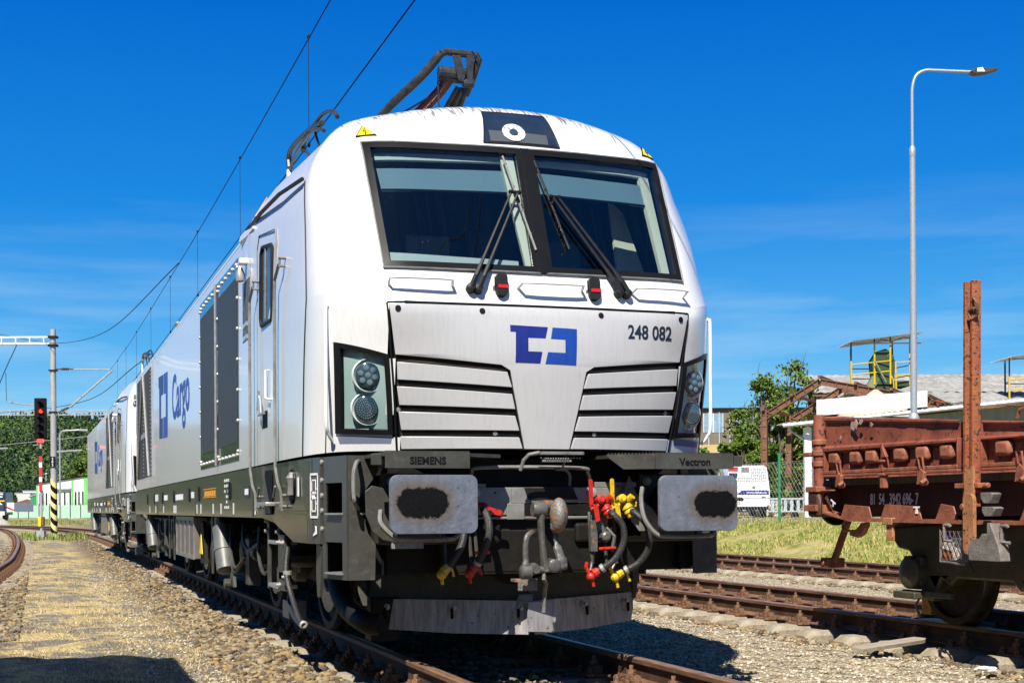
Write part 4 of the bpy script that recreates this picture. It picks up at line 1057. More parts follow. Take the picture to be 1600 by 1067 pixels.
        mb.tube([e+Vector((-.03, 0, -.03)), e+Vector((.03, 0, -.015)), e+Vector((.04, 0, -.06))], .010, 6)
        mb.build('hose_coupling_head', MT[col], a)
    mb = MB(); mb.tube([(-.52, .36, .745), (-.42, .36, .75)], .011, 6); mb.tube([(.33, .36, .76), (.44, .34, .765)], .010, 6); mb.build('small_red_lever', MT['red'], P)
    mb = MB()
    for x in (-.70, -.53, -.49, .30, .40, .47): mb.tube([(x, .46, 1.0 if x > 0 else .92), (x-.01, .42, .85), (x+.0, .40, .66)], .012, 6)
    mb.build('jumper_pipe', MT['grey'], P)
    mb = MB(); mb.bb(.30, .42, .42, .46, .80, .98); mb.bb(.28, .33, .38, .42, .74, .95); mb.lathe((.38, .40, .84), (0, -1, 0), [(0, .04), (.05, .035), (.06, .02)], 10); mb.tube([(.40, .40, .90), (.44, .36, .84), (.42, .36, .74)], .014, 6); mb.build('valve_block', MT['steelworn'], P, 0, .004)
    # dark hollow behind the coupling: rounded gear case
    mb = MB(); mb.bb(-1.0, 1.0, 1.38, 1.42, .28, .62); mb.lathe((-.15, .72, .72), (0, -1, 0), [(0, .2), (.02, .2), (.021, .12)], 24); mb.build('inner_bulkhead', MT['dark'], P)
    # plough: upper swept sheet with the replaceable steel blade below
    for s in (-1, 1):
        mb = MB(); o, a = Vector((0, .80, 0)), Vector((s*1.02, 1.36, 0))
        org, uu = (o, a-o) if s > 0 else (a, o-a); L_ = (a-o).length
        tip = [(0, .33), (L_, .36), (L_*1.04, .50), (L_*1.06, .72), (L_*.95, .70), (L_*.5, .60), (0, .55)]
        tip = [(x, z) for x, z in tip] if s > 0 else [(L_-x, z) for x, z in tip][::-1]
        mb.prism(tip, org, uu, (0, .12, 1), .012); 
        fr_ = mb.build('plough_sheet', MT['grey'], P, 0)
        mb = MB(); o, a = Vector((0, .745, .0)), Vector((s*.955, 1.295, 0)); org, uu = (o, a-o) if s > 0 else (a, o-a); L_ = (a-o).length
        bl = [(0.02, .175), (L_*.5, .178), (L_*.985, .205), (L_, .25), (L_*1.005, .40), (L_*.99, .412), (.0, .405), (-.0, .38)]
        bl = bl if s > 0 else [(L_-x, z) for x, z in bl][::-1]
        mb.prism(bl, org+Vector((0, -.004, 0)), uu, (0, .10, 1), .014); pb = mb.build('plough_blade', MT['blade'], P, 0, .003)
        mb = MB(); 
        for t in (.08, .50, .93):
            c = o.lerp(a, t)+Vector((0, -.026, .355)); mb.lathe(c+Vector((0, .03, 0)), (0, -1, 0), [(0, .022), (.012, .022), (.013, .013), (.05, .012)], 12)
        mb.build('blade_bolt', MT['bolt'], pb)
        mb = MB()
        for t in (.08, .50, .93):
            c = o.lerp(a, t)+Vector((s*.012, .0, .315)); mb.prism(rrect(.018, .075, .008, 2), c+Vector((0, -.008, 0)), uu, (0, .10, 1), .0145)
        mb.build('blade_slot', MT['black'], pb)
    mb = MB(); mb.prism([(-.12, .20), (.10, .185), (.14, .40), (-.10, .40)], (.06, .728, 0), (1, .25, 0), (0, .1, 1), .012); mb.build('plough_nose_plate', MT['blade'], P, 0, .003)
    mb = MB(); mb.prism([(-.10, .405), (.02, .405), (.03, .45), (-.07, .45)], (-.02, .72, 0), (1, 0, 0), (0, .1, 1), .012); mb.build('plough_tab', MT['steelworn'], P, 0)
    # ladder boxes at the corners
    for s in (-1, 1):
        lb = thing('corner_steps', None, None); lb.parent = P
        A = Vector((s*1.372, .985, 0)); B = Vector((s*1.289, .60, 0)); uu = (B-A) if s < 0 else (A-B); org = A if s < 0 else B; L_ = (B-A).length
        def wall(z0, z1, holes, thick=.012):
            ya, yb = .10*0+.055, L_-.07
            mb.prism([(0, z0), (ya, z0), (ya, z1), (0, z1)], org, uu, (0, 0, 1), thick); mb.prism([(yb, z0), (L_, z0), (L_, z1), (yb, z1)], org, uu, (0, 0, 1), thick)
            zs = [z0]+[q for h in holes for q in h]+[z1]
            for k in range(0, len(zs), 2): mb.prism([(ya, zs[k]), (yb, zs[k]), (yb, zs[k+1]), (ya, zs[k+1])], org, uu, (0, 0, 1), thick)
        mb = MB(); wall(.575, 1.372, [(.62, .815), (1.005, 1.20)]); sw = mb.build('ladder_side', MT['steps'], lb, 0)
        mb = MB(); back = Vector((-s*.26, .02, 0))
        mb.prism([(0, .60), (L_, .60), (L_, 1.30), (0, 1.30)], org+back, uu, (0, 0, 1), .01); mb.build('ladder_back', MT['black'], lb, 0)
        for zb_ in (.62, 1.005):
            mb = MB(); mb.prism([(.07, zb_), (L_-.08, zb_), (.09, zb_+.16)] if s < 0 else [(L_-.07, zb_), (L_-.09, zb_+.16), (.08, zb_)], org+Vector((-s*.10, .0, 0)), uu, (0, 0, 1), .008); mb.build('ladder_gusset', MT['grey'], lb, 0)
            mb = MB(); c_ = A.lerp(B, .52); mb.box((c_.x-s*.06, c_.y, zb_-.006), (.20, .24, .012), Matrix.Rotation(s*-.2, 3, 'Z')); mb.build('ladder_tread', MT['steel'], lb, 0)
        # front cheek plate of the steps
        mb = MB()
        ck = [(-1.315, .575), (-1.145, .575), (-1.140, .80), (-1.19, .875), (-1.215, .96), (-1.255, 1.03), (-1.300, 1.09), (-1.315, 1.09)]
        ck2 = [(-1.315, 1.09), (-1.30, 1.09), (-1.30, 1.372), (-1.315, 1.372)]
        for c in (ck, ck2):
            c = [(x+.026, z) for x, z in c]; c = c if s < 0 else [(-x, z) for x, z in c][::-1]
            mb.prism(c, (0, .605, 0), (1, 0, 0), (0, 0, 1), .012)
        mb.build('ladder_cheek', MT['grey'], lb, 0)
        mb = MB()
        c = [(-1.315, 1.15), (-1.24, 1.10), (-1.12, 1.27), (-1.10, 1.372), (-1.315, 1.372)]
        c = [(x+.026, z) for x, z in c]; c = c if s < 0 else [(-x, z) for x, z in c][::-1]
        mb.prism(c, (0, .61, 0), (1, 0, 0), (0, 0, 1), .012); mb.build('corner_plate', MT['grey'], lb, 0)
        mb = MB()
        c = [(-1.23, .99), (-1.19, .89), (-1.12, .835), (-1.03, .815), (-1.03, 1.06), (-1.07, 1.07), (-1.12, 1.16), (-1.19, 1.175), (-1.235, 1.14)]
        c = c if s < 0 else [(-x, z) for x, z in c][::-1]
        mb.prism(c, (0, .36, 0), (1, 0, 0), (0, 0, 1), .012); mb.build('round_cheek', MT['grey'], lb, 0, .004)
        mb = MB(); mb.tube(catmull([(s*1.22, .60, 1.335), (s*1.257, .50, 1.32), (s*1.281, .47, 1.25), (s*1.281, .47, 1.12), (s*1.272, .48, 1.07), (s*1.225, .60, 1.03)], 5), .014, 8); mb.build('ladder_handle', MT['grey2'], lb)
        mb = MB(); mb.bb(s*1.02, s*1.13, .30, .45, 1.29, 1.345); mb.build('corner_box', MT['grey'], lb, 0, .005)
        mb = MB()
        for z in (.90, 1.02, 1.12, 1.22, 1.34): mb.lathe((s*1.374, .99, z), (s, -.2, 0), [(0, .018), (.02, .018), (.025, .008)], 8)
        mb.build('ladder_bolt', MT['bolt'], lb)
    # sand-pipe / big air duct in front of the leading wheel
    for s in (-1,):
        mb = MB(); mb.tube(catmull([(s*1.16, 1.75, .80), (s*1.16, 1.65, .55), (s*1.14, 1.40, .36), (s*1.08, 1.05, .27), (s*1.0, .98, .26)], 6), .075, 14); mb.build('air_duct', MT['dark'], P)
        mb = MB(); mb.bb(s*.80, s*1.0, 1.25, 1.45, .12, .42); mb.tube([(s*.75, 2.6, .45), (s*.75, 2.75, .12)], .022, 8); mb.build('rail_guard', MT['dark'], P, 0, .01)
        mb = MB(); mb.prism([(0, 0), (.22, -.02), (.10, -.36), (.02, -.36), (-.02, -.2)] if s < 0 else [(0, 0), (.02, -.2), (-.02, -.36), (-.10, -.36), (-.22, -.02)], (s*1.36, 1.22, .80), (0, -1, 0) if s < 0 else (0, 1, 0), (0, 0, 1), .02); mb.build('support_stay', MT['grey'], P)

def loco_running_gear(P):
    # wheels, bogies, dampers, tanks
    for y in (3.78, 6.65, 13.2, 16.1):
        w_ = thing('wheelset', None, None, (0, y, .60)); w_.parent = P
        for s in (-1, 1):
            mb = MB(); mb.lathe((s*.675, 0, 0), (s, 0, 0), [(0, .20), (.0, .635), (.015, .637), (.03, .608), (.04, .602), (.135, .596), (.136, .53), (.09, .52), (.07, .30), (.12, .22), (.17, .16), (.20, .15)], 48)
            mb.build('wheel', MT['wheel'], w_)
            mb = MB(); mb.lathe((s*.713, 0, 0), (s, 0, 0), [(0, .604), (.006, .6055), (.09, .6005), (.097, .597)], 48, 0, False); mb.build('wheel_tread', MT['tread'], w_)
            mb = MB(); mb.lathe((s*.80, 0, 0), (s, 0, 0), [(0, .45), (.012, .45), (.013, .28), (.0, .27)], 32); mb.build('brake_disc', MT['brakedisc'], w_)
        mb = MB(); mb.cyl((-.7, 0, 0), (.7, 0, 0), .10, n=16); mb.build('axle', MT['dark'], w_)
    for yc in (5.2, 14.65):
        b = thing('bogie', None, None, (0, yc, 0)); b.parent = P
        for s in (-1, 1):
            mb = MB()
            pr = [(-2.15, .62), (-1.9, .74), (-.9, .74), (-.6, .56), (.6, .56), (.9, .74), (1.9, .74), (2.15, .62), (2.15, .50), (1.8, .55), (1.0, .55), (.6, .40), (-.6, .40), (-1.0, .55), (-1.8, .55), (-2.15, .50)]
            mb.prism(pr, (s*.98, 0, 0), (0, 1, 0) if s > 0 else (0, 1, 0), (0, 0, 1), .14 if s > 0 else .14); mb.build('bogie_frame', MT['dark'], b, 0, .015)
            for dy in (-1.42, 1.45):
                mb = MB(); mb.lathe((s*1.00, dy, .60), (s, 0, 0), [(0, .19), (.10, .18), (.13, .13), (.17, .12), (.18, .05)], 18); mb.bb(s*1.0, s*1.10, dy-.28, dy+.28, .50, .66); mb.build('axle_box', MT['grey'], b, 35, .01)
                for q in (-.42, .42):
                    mb = MB(); pts = [Vector((s*1.02+.07*math.cos(a*.7), dy+q+.07*math.sin(a*.7), .62+.0085*a)) for a in range(0, 30)]; mb.tube(pts, .016, 6); mb.build('coil_spring', MT['dark'], b)
            # yaw damper: fat inclined grey cylinders
            for dy, lean in ((.62, -.10), (-.25, 0)):
                if dy < 0: continue
                dm = MB(); dm.lathe((s*1.41, dy+.52, .90), (-.05*s, -.55, -1), [(0, .025), (.03, .05), (.05, .05), (.06, .092), (.30, .096), (.301, .104), (.33, .104), (.331, .096), (.54, .096), (.55, .06), (.56, .03)], 20)
                dm.lathe((s*1.33, dy+1.12, .86), (0, -.75, -.5), [(0, .05), (.02, .075), (.22, .075), (.23, .08), (.26, .08), (.27, .06), (.42, .055)], 18)
                d = dm.build('damper', MT['dampergrey'], b)
                dm = MB(); dm.tube([(s*1.41, dy+.56, .98), (s*1.41, dy+.52, .90)], .03, 8); dm.lathe((s*1.36, dy+.18, .30), (s, 0, 0), [(0, .05), (.06, .05), (.065, .02)], 14)
                dm.prism([(0, 0), (.30, 0), (.26, .10), (.14, .13), (.08, .34), (.02, .40)], (s*1.32, dy+.30, .27), (0, -1, 0) if s < 0 else (0, 1, 0), (0, 0, 1), .03)
                dm.build('damper_bracket', MT['grey'], d, 0, .004)
            mb = MB(); mb.prism([(-.10, 0), (.10, 0), (.05, -.25), (.06, -.5), (-.02, -.5), (-.05, -.25)], (s*1.34, 1.95, .96), (0, -1, 0), (0, 0, 1), .03); mb.build('link_arm', MT['grey'], b, 0, .005)
            # brake unit and hanging straps
            mb = MB(); mb.bb(s*1.12, s*1.24, .35, .60, .30, .75); mb.lathe((s*1.15, .1, .62), (0, 1, 0), [(0, .09), (.2, .09), (.22, .05)], 16); mb.build('brake_unit', MT['grey'], b, 0, .01)
            # air spring / black bellows behind the steps
            mb = MB(); mb.lathe((s*1.0, -1.9 if yc < 9 else -.9, .56), (0, 0, 1), [(0, .20), (.04, .26), (.10, .28), (.14, .22), (.18, .28), (.24, .28), (.28, .22)], 24); mb.build('air_spring', MT['rubber'], b)
            for k, (y0, y1, dep) in enumerate(((.30, 1.05, .42), (.36, 1.12, .47), (-1.5, -.95, .40), (-.6, .1, .22), (1.7, 2.0, .2))):
                mb = MB(); pts = catmull([(s*1.32, y1, .88), (s*1.35, (y0+y1)/2+.15, .88-dep*.6), (s*1.33, (y0+y1)/2-.05, .88-dep), (s*1.28, y0, .88-dep*.7)], 6)
                mb.tube(pts, .016, 7); mb.build('bogie_hose', MT['hose'] if k % 2 else MT['grey'], b)
    # door ladder below the sill, left and right
    for s in (-1, 1):
        ld = thing('door_ladder', None, None); ld.parent = P
        mb = MB()
        for y in (2.52, 3.06):
            mb.bb(s*1.40, s*1.42, y, y+.10, .40, 1.0); mb.bb(s*1.32, s*1.42, y+.09, y+.10, .40, .98)
        mb.bb(s*1.40, s*1.43, 2.26, 2.52, .42, .84); mb.bb(s*1.41, s*1.43, 2.12, 2.52, .50, .56)
        mb.build('ladder_frame', MT['grey'], ld, 0, .004)
        for z in (.42, .76):
            mb = MB(); mb.bb(s*1.27, s*1.43, 2.62, 3.06, z, z+.03); mb.build('ladder_rung', MT['steel'], ld, 0, .004)
        mb = MB()
        for y in (2.57, 3.11):
            for z in (.86, .94): mb.lathe((s*1.42, y, z), (s, 0, 0), [(0, .024), (.012, .024), (.013, .015), (.03, .014)], 8)
        for y, z in ((2.46, .78), (2.3, .78), (2.46, .46), (2.2, .53)): mb.lathe((s*1.43, y, z), (s, 0, 0), [(0, .02), (.012, .02), (.013, .012), (.03, .011)], 8)
        mb.build('ladder_bolt', MT['bolt'], ld)
        mb = MB(); mb.prism([(0, 0), (.34, 0), (0, .42)], (s*1.33, 3.02, .44), (0, -1, 0), (0, 0, 1), .01); mb.build('ladder_gusset', MT['grey'], ld, 0)
        mb = MB(); mb.tube(catmull([(s*1.42, 2.16, .75), (s*1.44, 2.12, .58), (s*1.42, 2.04, .42), (s*1.40, 1.80, .24), (s*1.38, 1.72, .205)], 5), .020, 8); mb.tube(catmull([(s*1.36, 2.5, .38), (s*1.38, 2.3, .28), (s*1.38, 2.0, .21), (s*1.38, 1.74, .21)], 5), .014, 8)
        if s < 0: mb.build('sand_hose', MT['hose'], ld)
        mb = MB(); mb.lathe((s*1.38, 1.78, .21), (0, -1, 0), [(0, .03), (.05, .03), (.06, .02)], 10); mb.lathe((s*1.43, 2.12, .55), (0, 0, 1), [(0, .032), (.03, .032)], 10)
        if s < 0: mb.build('hose_clamp', MT['bolt'], ld)
        # box beside the rail (sensor)
        mb = MB(); mb.bb(s*.86, s*1.02, 4.55, 4.9, .04, .20); mb.build('sensor_box', MT['grey2'], P, 0, .005)
    # underfloor: fuel tank, radiator box, valves
    mb = MB(); mb.bb(-1.30, 1.30, 7.75, 11.3, .42, .95); mb.build('fuel_tank', MT['dark'], P, 0, .04)
    for s in (-1, 1):
        rb = MB(); rb.bb(s*1.28, s*1.44, 8.6, 10.9, .46, .945)
        ra = rb.build('radiator_box', MT['brownmesh'], P, 0, .008)
        mb = MB()
        for k in range(5): mb.bb(s*1.44, s*1.452, 8.6+.55*k, 8.66+.55*k, .47, .94)
        mb.bb(s*1.44, s*1.453, 8.6, 10.86, .455, .50); mb.bb(s*1.44, s*1.453, 8.6, 10.86, .905, .95)
        mb.build('radiator_rib', MT['grey2'], ra, 0)
        mb = MB(); mb.prism([(0, 0), (.45, 0), (.28, .46), (.04, .48)], (s*1.34, 8.55, .42), (0, -1, 0), (0, 0, 1), .04); mb.build('radiator_cheek', MT['dark'], ra, 0)
        t = MB(); t.prism([(-.15, 0), (.15, 0), (0, .24)], (s*1.395, 8.32, .53), (0, -1, 0) if s < 0 else (0, 1, 0), (0, 0, 1), .006); t.build('warning_triangle', MT['sign_y'], ra, 0)
        mb = MB(); mb.bb(s*1.26, s*1.36, 11.15, 11.75, .44, .90); mb.lathe((s*1.30, 11.45, .90), (0, 0, 1), [(0, .06), (.05, .05)], 10); mb.build('filter_housing', MT['grey2'], P, 0, .01)
        mb = MB(); mb.box((s*1.34, 11.5, .80), (.10, .26, .09)); mb.build('yellow_valve', MT['yellow'], P, 0, .01)
        mb = MB()
        rnd = random.Random(11)
        for k in range(9):
            y = 7.2+k*1.15+rnd.uniform(-.2, .2)
            if 8.3 < y < 11.0: continue
            mb.bb(s*1.25, s*1.33, y, y+rnd.uniform(.1, .3), rnd.uniform(.35, .5), rnd.uniform(.7, .95))
        for y in (7.35, 11.95, 12.7): mb.bb(s*1.36, s*1.38, y, y+.09, .34, .98)
        mb.build('underframe_bracket', MT['grey'], P, 0, .006)
        mb = MB()
        for y in (7.5, 12.2, 17.3): mb.tube(catmull([(s*1.3, y, .92), (s*1.34, y+.25, .6), (s*1.3, y+.5, .42), (s*1.2, y+.8, .7)], 5), .02, 7)
        mb.tube([(s*1.28, 7.2, .88), (s*1.28, 17.8, .88)], .03, 8); mb.tube([(s*1.2, 7.2, .80), (s*1.2, 17.8, .80)], .02, 8)
        mb.build('underframe_pipe', MT['grey'], P)
    # underfloor mass so no daylight passes through
    mb = MB(); mb.bb(-.62, .62, 1.5, 17.6, .34, 1.3); mb.bb(-1.2, 1.2, 1.6, 18.1, .95, 1.30); mb.build('underframe', MT['dark'], P, 0)
    # rear end
    for s in (-1, 1):
        mb = MB(); mb.lathe((s*.88, 18.35, 1.055), (0, 1, 0), [(0, .14), (.35, .13), (.36, .09), (.52, .09), (.53, .22), (.56, .22)], 16); mb.build('rear_buffer', MT['dark'], P)
    mb = MB(); mb.bb(-1.3, 1.3, 18.2, 18.36, .70, 1.372); mb.build('rear_headstock', MT['skirt'], P, 0, .01)
    mb = MB(); 
    for s in (-1, 1):
        mb.tube(catmull([(s*1.40, 18.30, 2.9), (s*1.46, 18.42, 2.85), (s*1.46, 18.44, 2.4), (s*1.42, 18.34, 2.3)], 4), .013, 6); mb.bb(s*1.44, s*1.52, 18.22, 18.34, 3.02, 3.10); mb.lathe((s*1.50, 18.30, 2.88), (0, 0, 1), [(0, .015), (.05, .04), (.12, .02)], 10)
    mb.build('rear_handrail', MT['grey2'], P)
    # roof: half-raised pantograph, horns, covers
    pa = thing('pantograph', None, None, (0, 3.2, 0)); pa.parent = P
    mb = MB(); mb.tube(catmull([(-.47, .6, 4.20), (-.35, .35, 4.40), (-.12, .0, 4.62), (-.02, -.08, 4.74), (.03, -.10, 4.80)], 4), [.034]*5+[.036]*12, 10)
    mb.tube([(.03, -.10, 4.80), (.08, -.10, 4.822), (.345, -.10, 4.815), (.362, -.10, 4.79), (.32, -.06, 4.64), (.27, .0, 4.50)], .032, 10); mb.build('upper_arm', MT['roofsteel'], pa)
    mb = MB(); mb.tube([(-.10, .3, 4.36), (.06, .08, 4.53), (.14, .0, 4.64)], [.05, .048, .045], 12); mb.build('lower_arm', MT['darkred'], pa)
    mb = MB(); mb.tube([(.10, .25, 4.33), (.22, .05, 4.58)], .022, 8); mb.tube([(.17, .3, 4.30), (.26, .05, 4.57)], [.05, .03], 8); mb.tube([(.22, .2, 4.3), (.30, .0, 4.60)], .02, 8)
    mb.tube([(-.30, .35, 4.34), (-.0, .1, 4.50), (.05, .05, 4.53)], .009, 6); mb.tube([(.045, .0, 4.33), (.03, .0, 4.60)], .008, 5); mb.build('guide_rod', MT['roofsteel'], pa)
    mb = MB(); mb.bb(.03, .27, -.08, .02, 4.60, 4.70); mb.lathe((.02, -.06, 4.66), (1, 0, 0), [(0, .05), (.30, .05)], 12); mb.lathe((.22, -.1, 4.57), (1, 0, .1), [(0, .04), (.09, .04)], 12)
    mb.prism([(0, 0), (.07, 0), (.11, -.17), (.09, -.22), (.05, -.2)], (.12, -.12, 4.79), (1, 0, 0), (0, 0, 1), .02); mb.prism([(0, 0), (.07, 0), (.05, -.24), (.01, -.24)], (.24, -.12, 4.80), (1, 0, 0), (0, 0, 1), .02); mb.build('knuckle', MT['roofsteel'], pa, 0, .005)
    mb = MB()
    mb.tube(catmull([(-.72, 2.98, 4.50), (-.72, 3.0, 4.61), (-.72, 2.8, 4.66), (-.72, 1.9, 4.60), (-.72, 1.2, 4.50)], 5), .028, 8)
    mb.build('collector_horn', MT['roofsteel'], pa)
    mb = MB(); mb.tube(catmull([(-.70, 2.3, 4.50), (-.70, 2.1, 4.60), (-.70, 1.3, 4.60), (-.70, .8, 4.50), (-.70, .6, 4.40)], 5), .02, 8); mb.tube(catmull([(-.74, 3.0, 4.30), (-.74, 2.6, 4.50), (-.74, 1.6, 4.52), (-.74, 1.0, 4.38)], 5), .018, 8); mb.tube([(-.72, 2.2, 4.52), (-.72, 1.7, 4.30)], .014, 6); mb.tube([(-.72, 1.6, 4.55), (-.7, 1.4, 4.3)], .012, 6)
    mb.build('collector_bow', MT['roofsteel'], pa)
    mb = MB(); mb.prism([(0, 0), (.20, 0), (.10, .34), (.04, .34)], (-.74, 6.1-3.2, 4.1), (0, -1, 0), (0, 0, 1), .03); mb.bb(-.75, -.72, 2.4, 2.9, 3.4, 4.2); mb.build('horn_stay', MT['whitepipe'], pa, 0)
    mb = MB(); mb.bb(-.8, .8, .6, 3.3, 3.96, 4.02); mb.bb(-.6, -.4, .5, .7, 3.9, 4.2); mb.bb(.4, .6, .5, .7, 3.9, 4.2)
    for x in (-.7, .7):
        for y in (.9, 3.1): mb.bb(x-.06, x+.06, y-.06, y+.06, 3.42, 3.98)
    mb.build('pantograph_base', MT['grey2'], pa, 0, .01)
    mb = MB(); mb.lathe((-1.05, 5.05, 3.42), (0, 0, 1), [(0, .05), (.26, .05), (.30, .09), (.34, .09), (.36, .03)], 14); mb.build('roof_horn', MT['black'], P)
    mb = MB(); mb.bb(-1.0, 1.0, 7.5, 12.5, 3.44, 3.60); mb.bb(-.9, .9, 13.2, 17.5, 3.44, 3.58); mb.bb(-1.46, -1.40, 10.6, 10.9, 3.42, 3.47); mb.build('roof_hatch', MT['grey2'], P, 0, .03)
# ------------------------------------------------------------------ more materials
def buffer_mat(name, cx, cz, rx, rz):
    m = mat(name, (0.115, 0.132, 0.165), 0.45, 0.2, 14, (0.17, 0.19, 0.235), 0.08, 30, n2=(38, (0.05, 0.045, 0.04), 0.66, 0.72))
    t = m.node_tree; N = t.nodes; Lk = t.links.new; b = N['Principled BSDF']; b.inputs['Specular IOR Level'].default_value = .14; old = b.inputs['Base Color'].links[0].from_socket
    tc = N.new('ShaderNodeTexCoord'); no = N.new('ShaderNodeTexNoise'); no.inputs['Scale'].default_value = 26; no.inputs['Detail'].default_value = 8; no.inputs['Roughness'].default_value = .7
    Lk(tc.outputs['Object'], no.inputs['Vector']); sp = N.new('ShaderNodeSeparateXYZ'); Lk(tc.outputs['Object'], sp.inputs[0])
    def math_(op, a, b_=None):
        q = N.new('ShaderNodeMath'); q.operation = op
        for i, v in enumerate((a, b_)):
            if v is None: continue
            if isinstance(v, (int, float)): q.inputs[i].default_value = v
            else: Lk(v, q.inputs[i])
        return q.outputs[0]
    dx = math_('ABSOLUTE', math_('SUBTRACT', sp.outputs[0], cx)); dx = math_('MAXIMUM', math_('SUBTRACT', dx, rx-rz), 0.0)
    dz = math_('SUBTRACT', sp.outputs[2], cz)
    d = math_('SQRT', math_('ADD', math_('MULTIPLY', dx, dx), math_('MULTIPLY', dz, dz)))
    d = math_('ADD', d, math_('MULTIPLY', math_('SUBTRACT', no.outputs[0], .5), .07))
    def band(lo, hi, fac_col, prev, strength=1.0):
        r = N.new('ShaderNodeMapRange'); r.inputs['From Min'].default_value = lo; r.inputs['From Max'].default_value = hi
        r.inputs['To Min'].default_value = strength; r.inputs['To Max'].default_value = 0; Lk(d, r.inputs[0])
        mx = N.new('ShaderNodeMix'); mx.data_type = 'RGBA'; Lk(r.outputs[0], mx.inputs['Factor']); Lk(prev, mx.inputs['A']); mx.inputs['B'].default_value = (*fac_col, 1); return mx.outputs['Result']
    c = band(rz+.002, rz+.075, (.12, .085, .055), old, .7); c = band(rz-.010, rz+.002, (.004, .004, .005), c)
    Lk(c, b.inputs['Base Color'])
    rr = N.new('ShaderNodeMapRange'); rr.inputs['From Min'].default_value = rz-.02; rr.inputs['From Max'].default_value = rz; rr.inputs['To Min'].default_value = .62; rr.inputs['To Max'].default_value = .38
    Lk(d, rr.inputs[0]); Lk(rr.outputs[0], b.inputs['Roughness'])
    bp = N.new('ShaderNodeBump'); bp.inputs['Strength'].default_value = .5; bp.inputs['Distance'].default_value = .01; Lk(no.outputs[0], bp.inputs['Height']); Lk(bp.outputs[0], b.inputs['Normal'])
    return m
MT['bufL'] = buffer_mat('greasy_buffer_steel', -.075, .010, .165, .095); MT['bufR'] = buffer_mat('greasy_buffer_steel_right', .115, -.005, .155, .088)
MT['steps'] = mat('grey_step_paint', (0.045, 0.045, 0.040), 0.3, 0, 5, (0.058, 0.055, 0.045), 0.04, 3, spec=.4)
MT['hookrust'] = mat('rusty_hook_steel', (0.17, 0.155, 0.14), 0.5, 0.2, 14, (0.42, 0.15, 0.04), 0.4, 60, ramp=(.53, .60))
MT['steelworn'] = mat('worn_grey_steel', (0.14, 0.138, 0.13), 0.42, 0.3, 12, (0.07, 0.066, 0.058), 0.2, 50, n2=(22, (0.30, 0.14, 0.05), .66, .70))
MT['blade'] = mat('raw_blade_steel', (0.42, 0.41, 0.42), 0.45, 0.35, 4, (0.24, 0.22, 0.22), 0.1, 40, stretch=(9, 9, 1.0), n2=(30, (.09, .06, .04), .64, .72))
MT['wheel'] = mat('rusty_wheel', (0.05, 0.036, 0.026), 0.7, 0.0, 12, (0.03, 0.024, 0.018), 0.1, spec=.2)
MT['brakedisc'] = mat('pale_brake_disc', (0.50, 0.42, 0.28), 0.5, 0.3, 30, (0.25, 0.18, 0.11))
MT['dampergrey'] = mat('damper_grey_paint', (0.12, 0.125, 0.115), 0.45, 0, 7, (0.08, 0.08, 0.072), .05)
MT['brownmesh'] = mat('brown_radiator_mesh', (0.12, 0.095, 0.075), 0.55, 0.1, 3, (0.17, 0.14, 0.115), stretch=(1, 14, .6))
MT['rail_top'] = mat('rail_running_surface', (0.42, 0.24, 0.14), 0.4, 0.45, 5, (0.22, 0.12, 0.07), stretch=(8, 1, 1))
MT['rail'] = mat('rusty_rail_steel', (0.20, 0.095, 0.05), 0.7, 0.0, 7, (0.085, 0.045, 0.03), 0.2, 60, stretch=(1, .4, 1), n2=(11, (0.22, 0.12, 0.07), .58, .7))
MT['rail_web'] = mat('shaded_rusty_rail_web', (0.05, 0.028, 0.018), .8, 0, 6, (.10, .055, .033), .1, 30, spec=.2)  # dark rust of the web, with the rail head's shade put into the colour
MT['fast'] = mat('rusty_fastening', (0.25, 0.14, 0.08), 0.85, 0, 40, (0.09, 0.045, 0.03), 0.4, 90, spec=.2)
MT['sleeper'] = mat('weathered_concrete_sleeper', (0.31, 0.27, 0.20), 0.9, 0, 6, (0.20, 0.155, 0.105), 0.35, 45, n2=(60, (.40, .38, .33), .6, .75))
MT['wagon'] = mat('oxide_red_wagon_paint', (0.30, 0.088, 0.045), 0.6, 0, 2.6, (0.14, 0.034, 0.021), 0.25, 14, n2=(24, (0.07, 0.024, 0.015), .58, .66))
MT['wagon2'] = mat('sunbleached_wagon_paint', (0.32, 0.115, 0.06), 0.65, 0, 8, (0.19, 0.058, 0.032), 0.2, 40, n2=(30, (0.10, 0.035, 0.02), .62, .68))
MT['stanch'] = mat('flaking_orange_stanchion', (0.30, 0.095, 0.028), 0.7, 0, 6, (0.23, 0.055, 0.02), 0.35, 60, n2=(34, (0.035, 0.02, 0.014), .57, .62))
MT['wframe'] = mat('dark_brown_wagon_frame', (0.075, 0.028, 0.018), 0.6, 0, 5, (0.05, 0.018, 0.012), .1)
MT['bogied'] = mat('oily_olive_bogie', (0.040, 0.038, 0.022), 0.5, 0, 6, (0.065, 0.055, 0.03), 0.25, 30)
MT['wgrey'] = mat('grey_cast_fitting', (0.20, 0.19, 0.17), 0.7, 0, 12, (0.12, 0.10, 0.09), .3, 60)

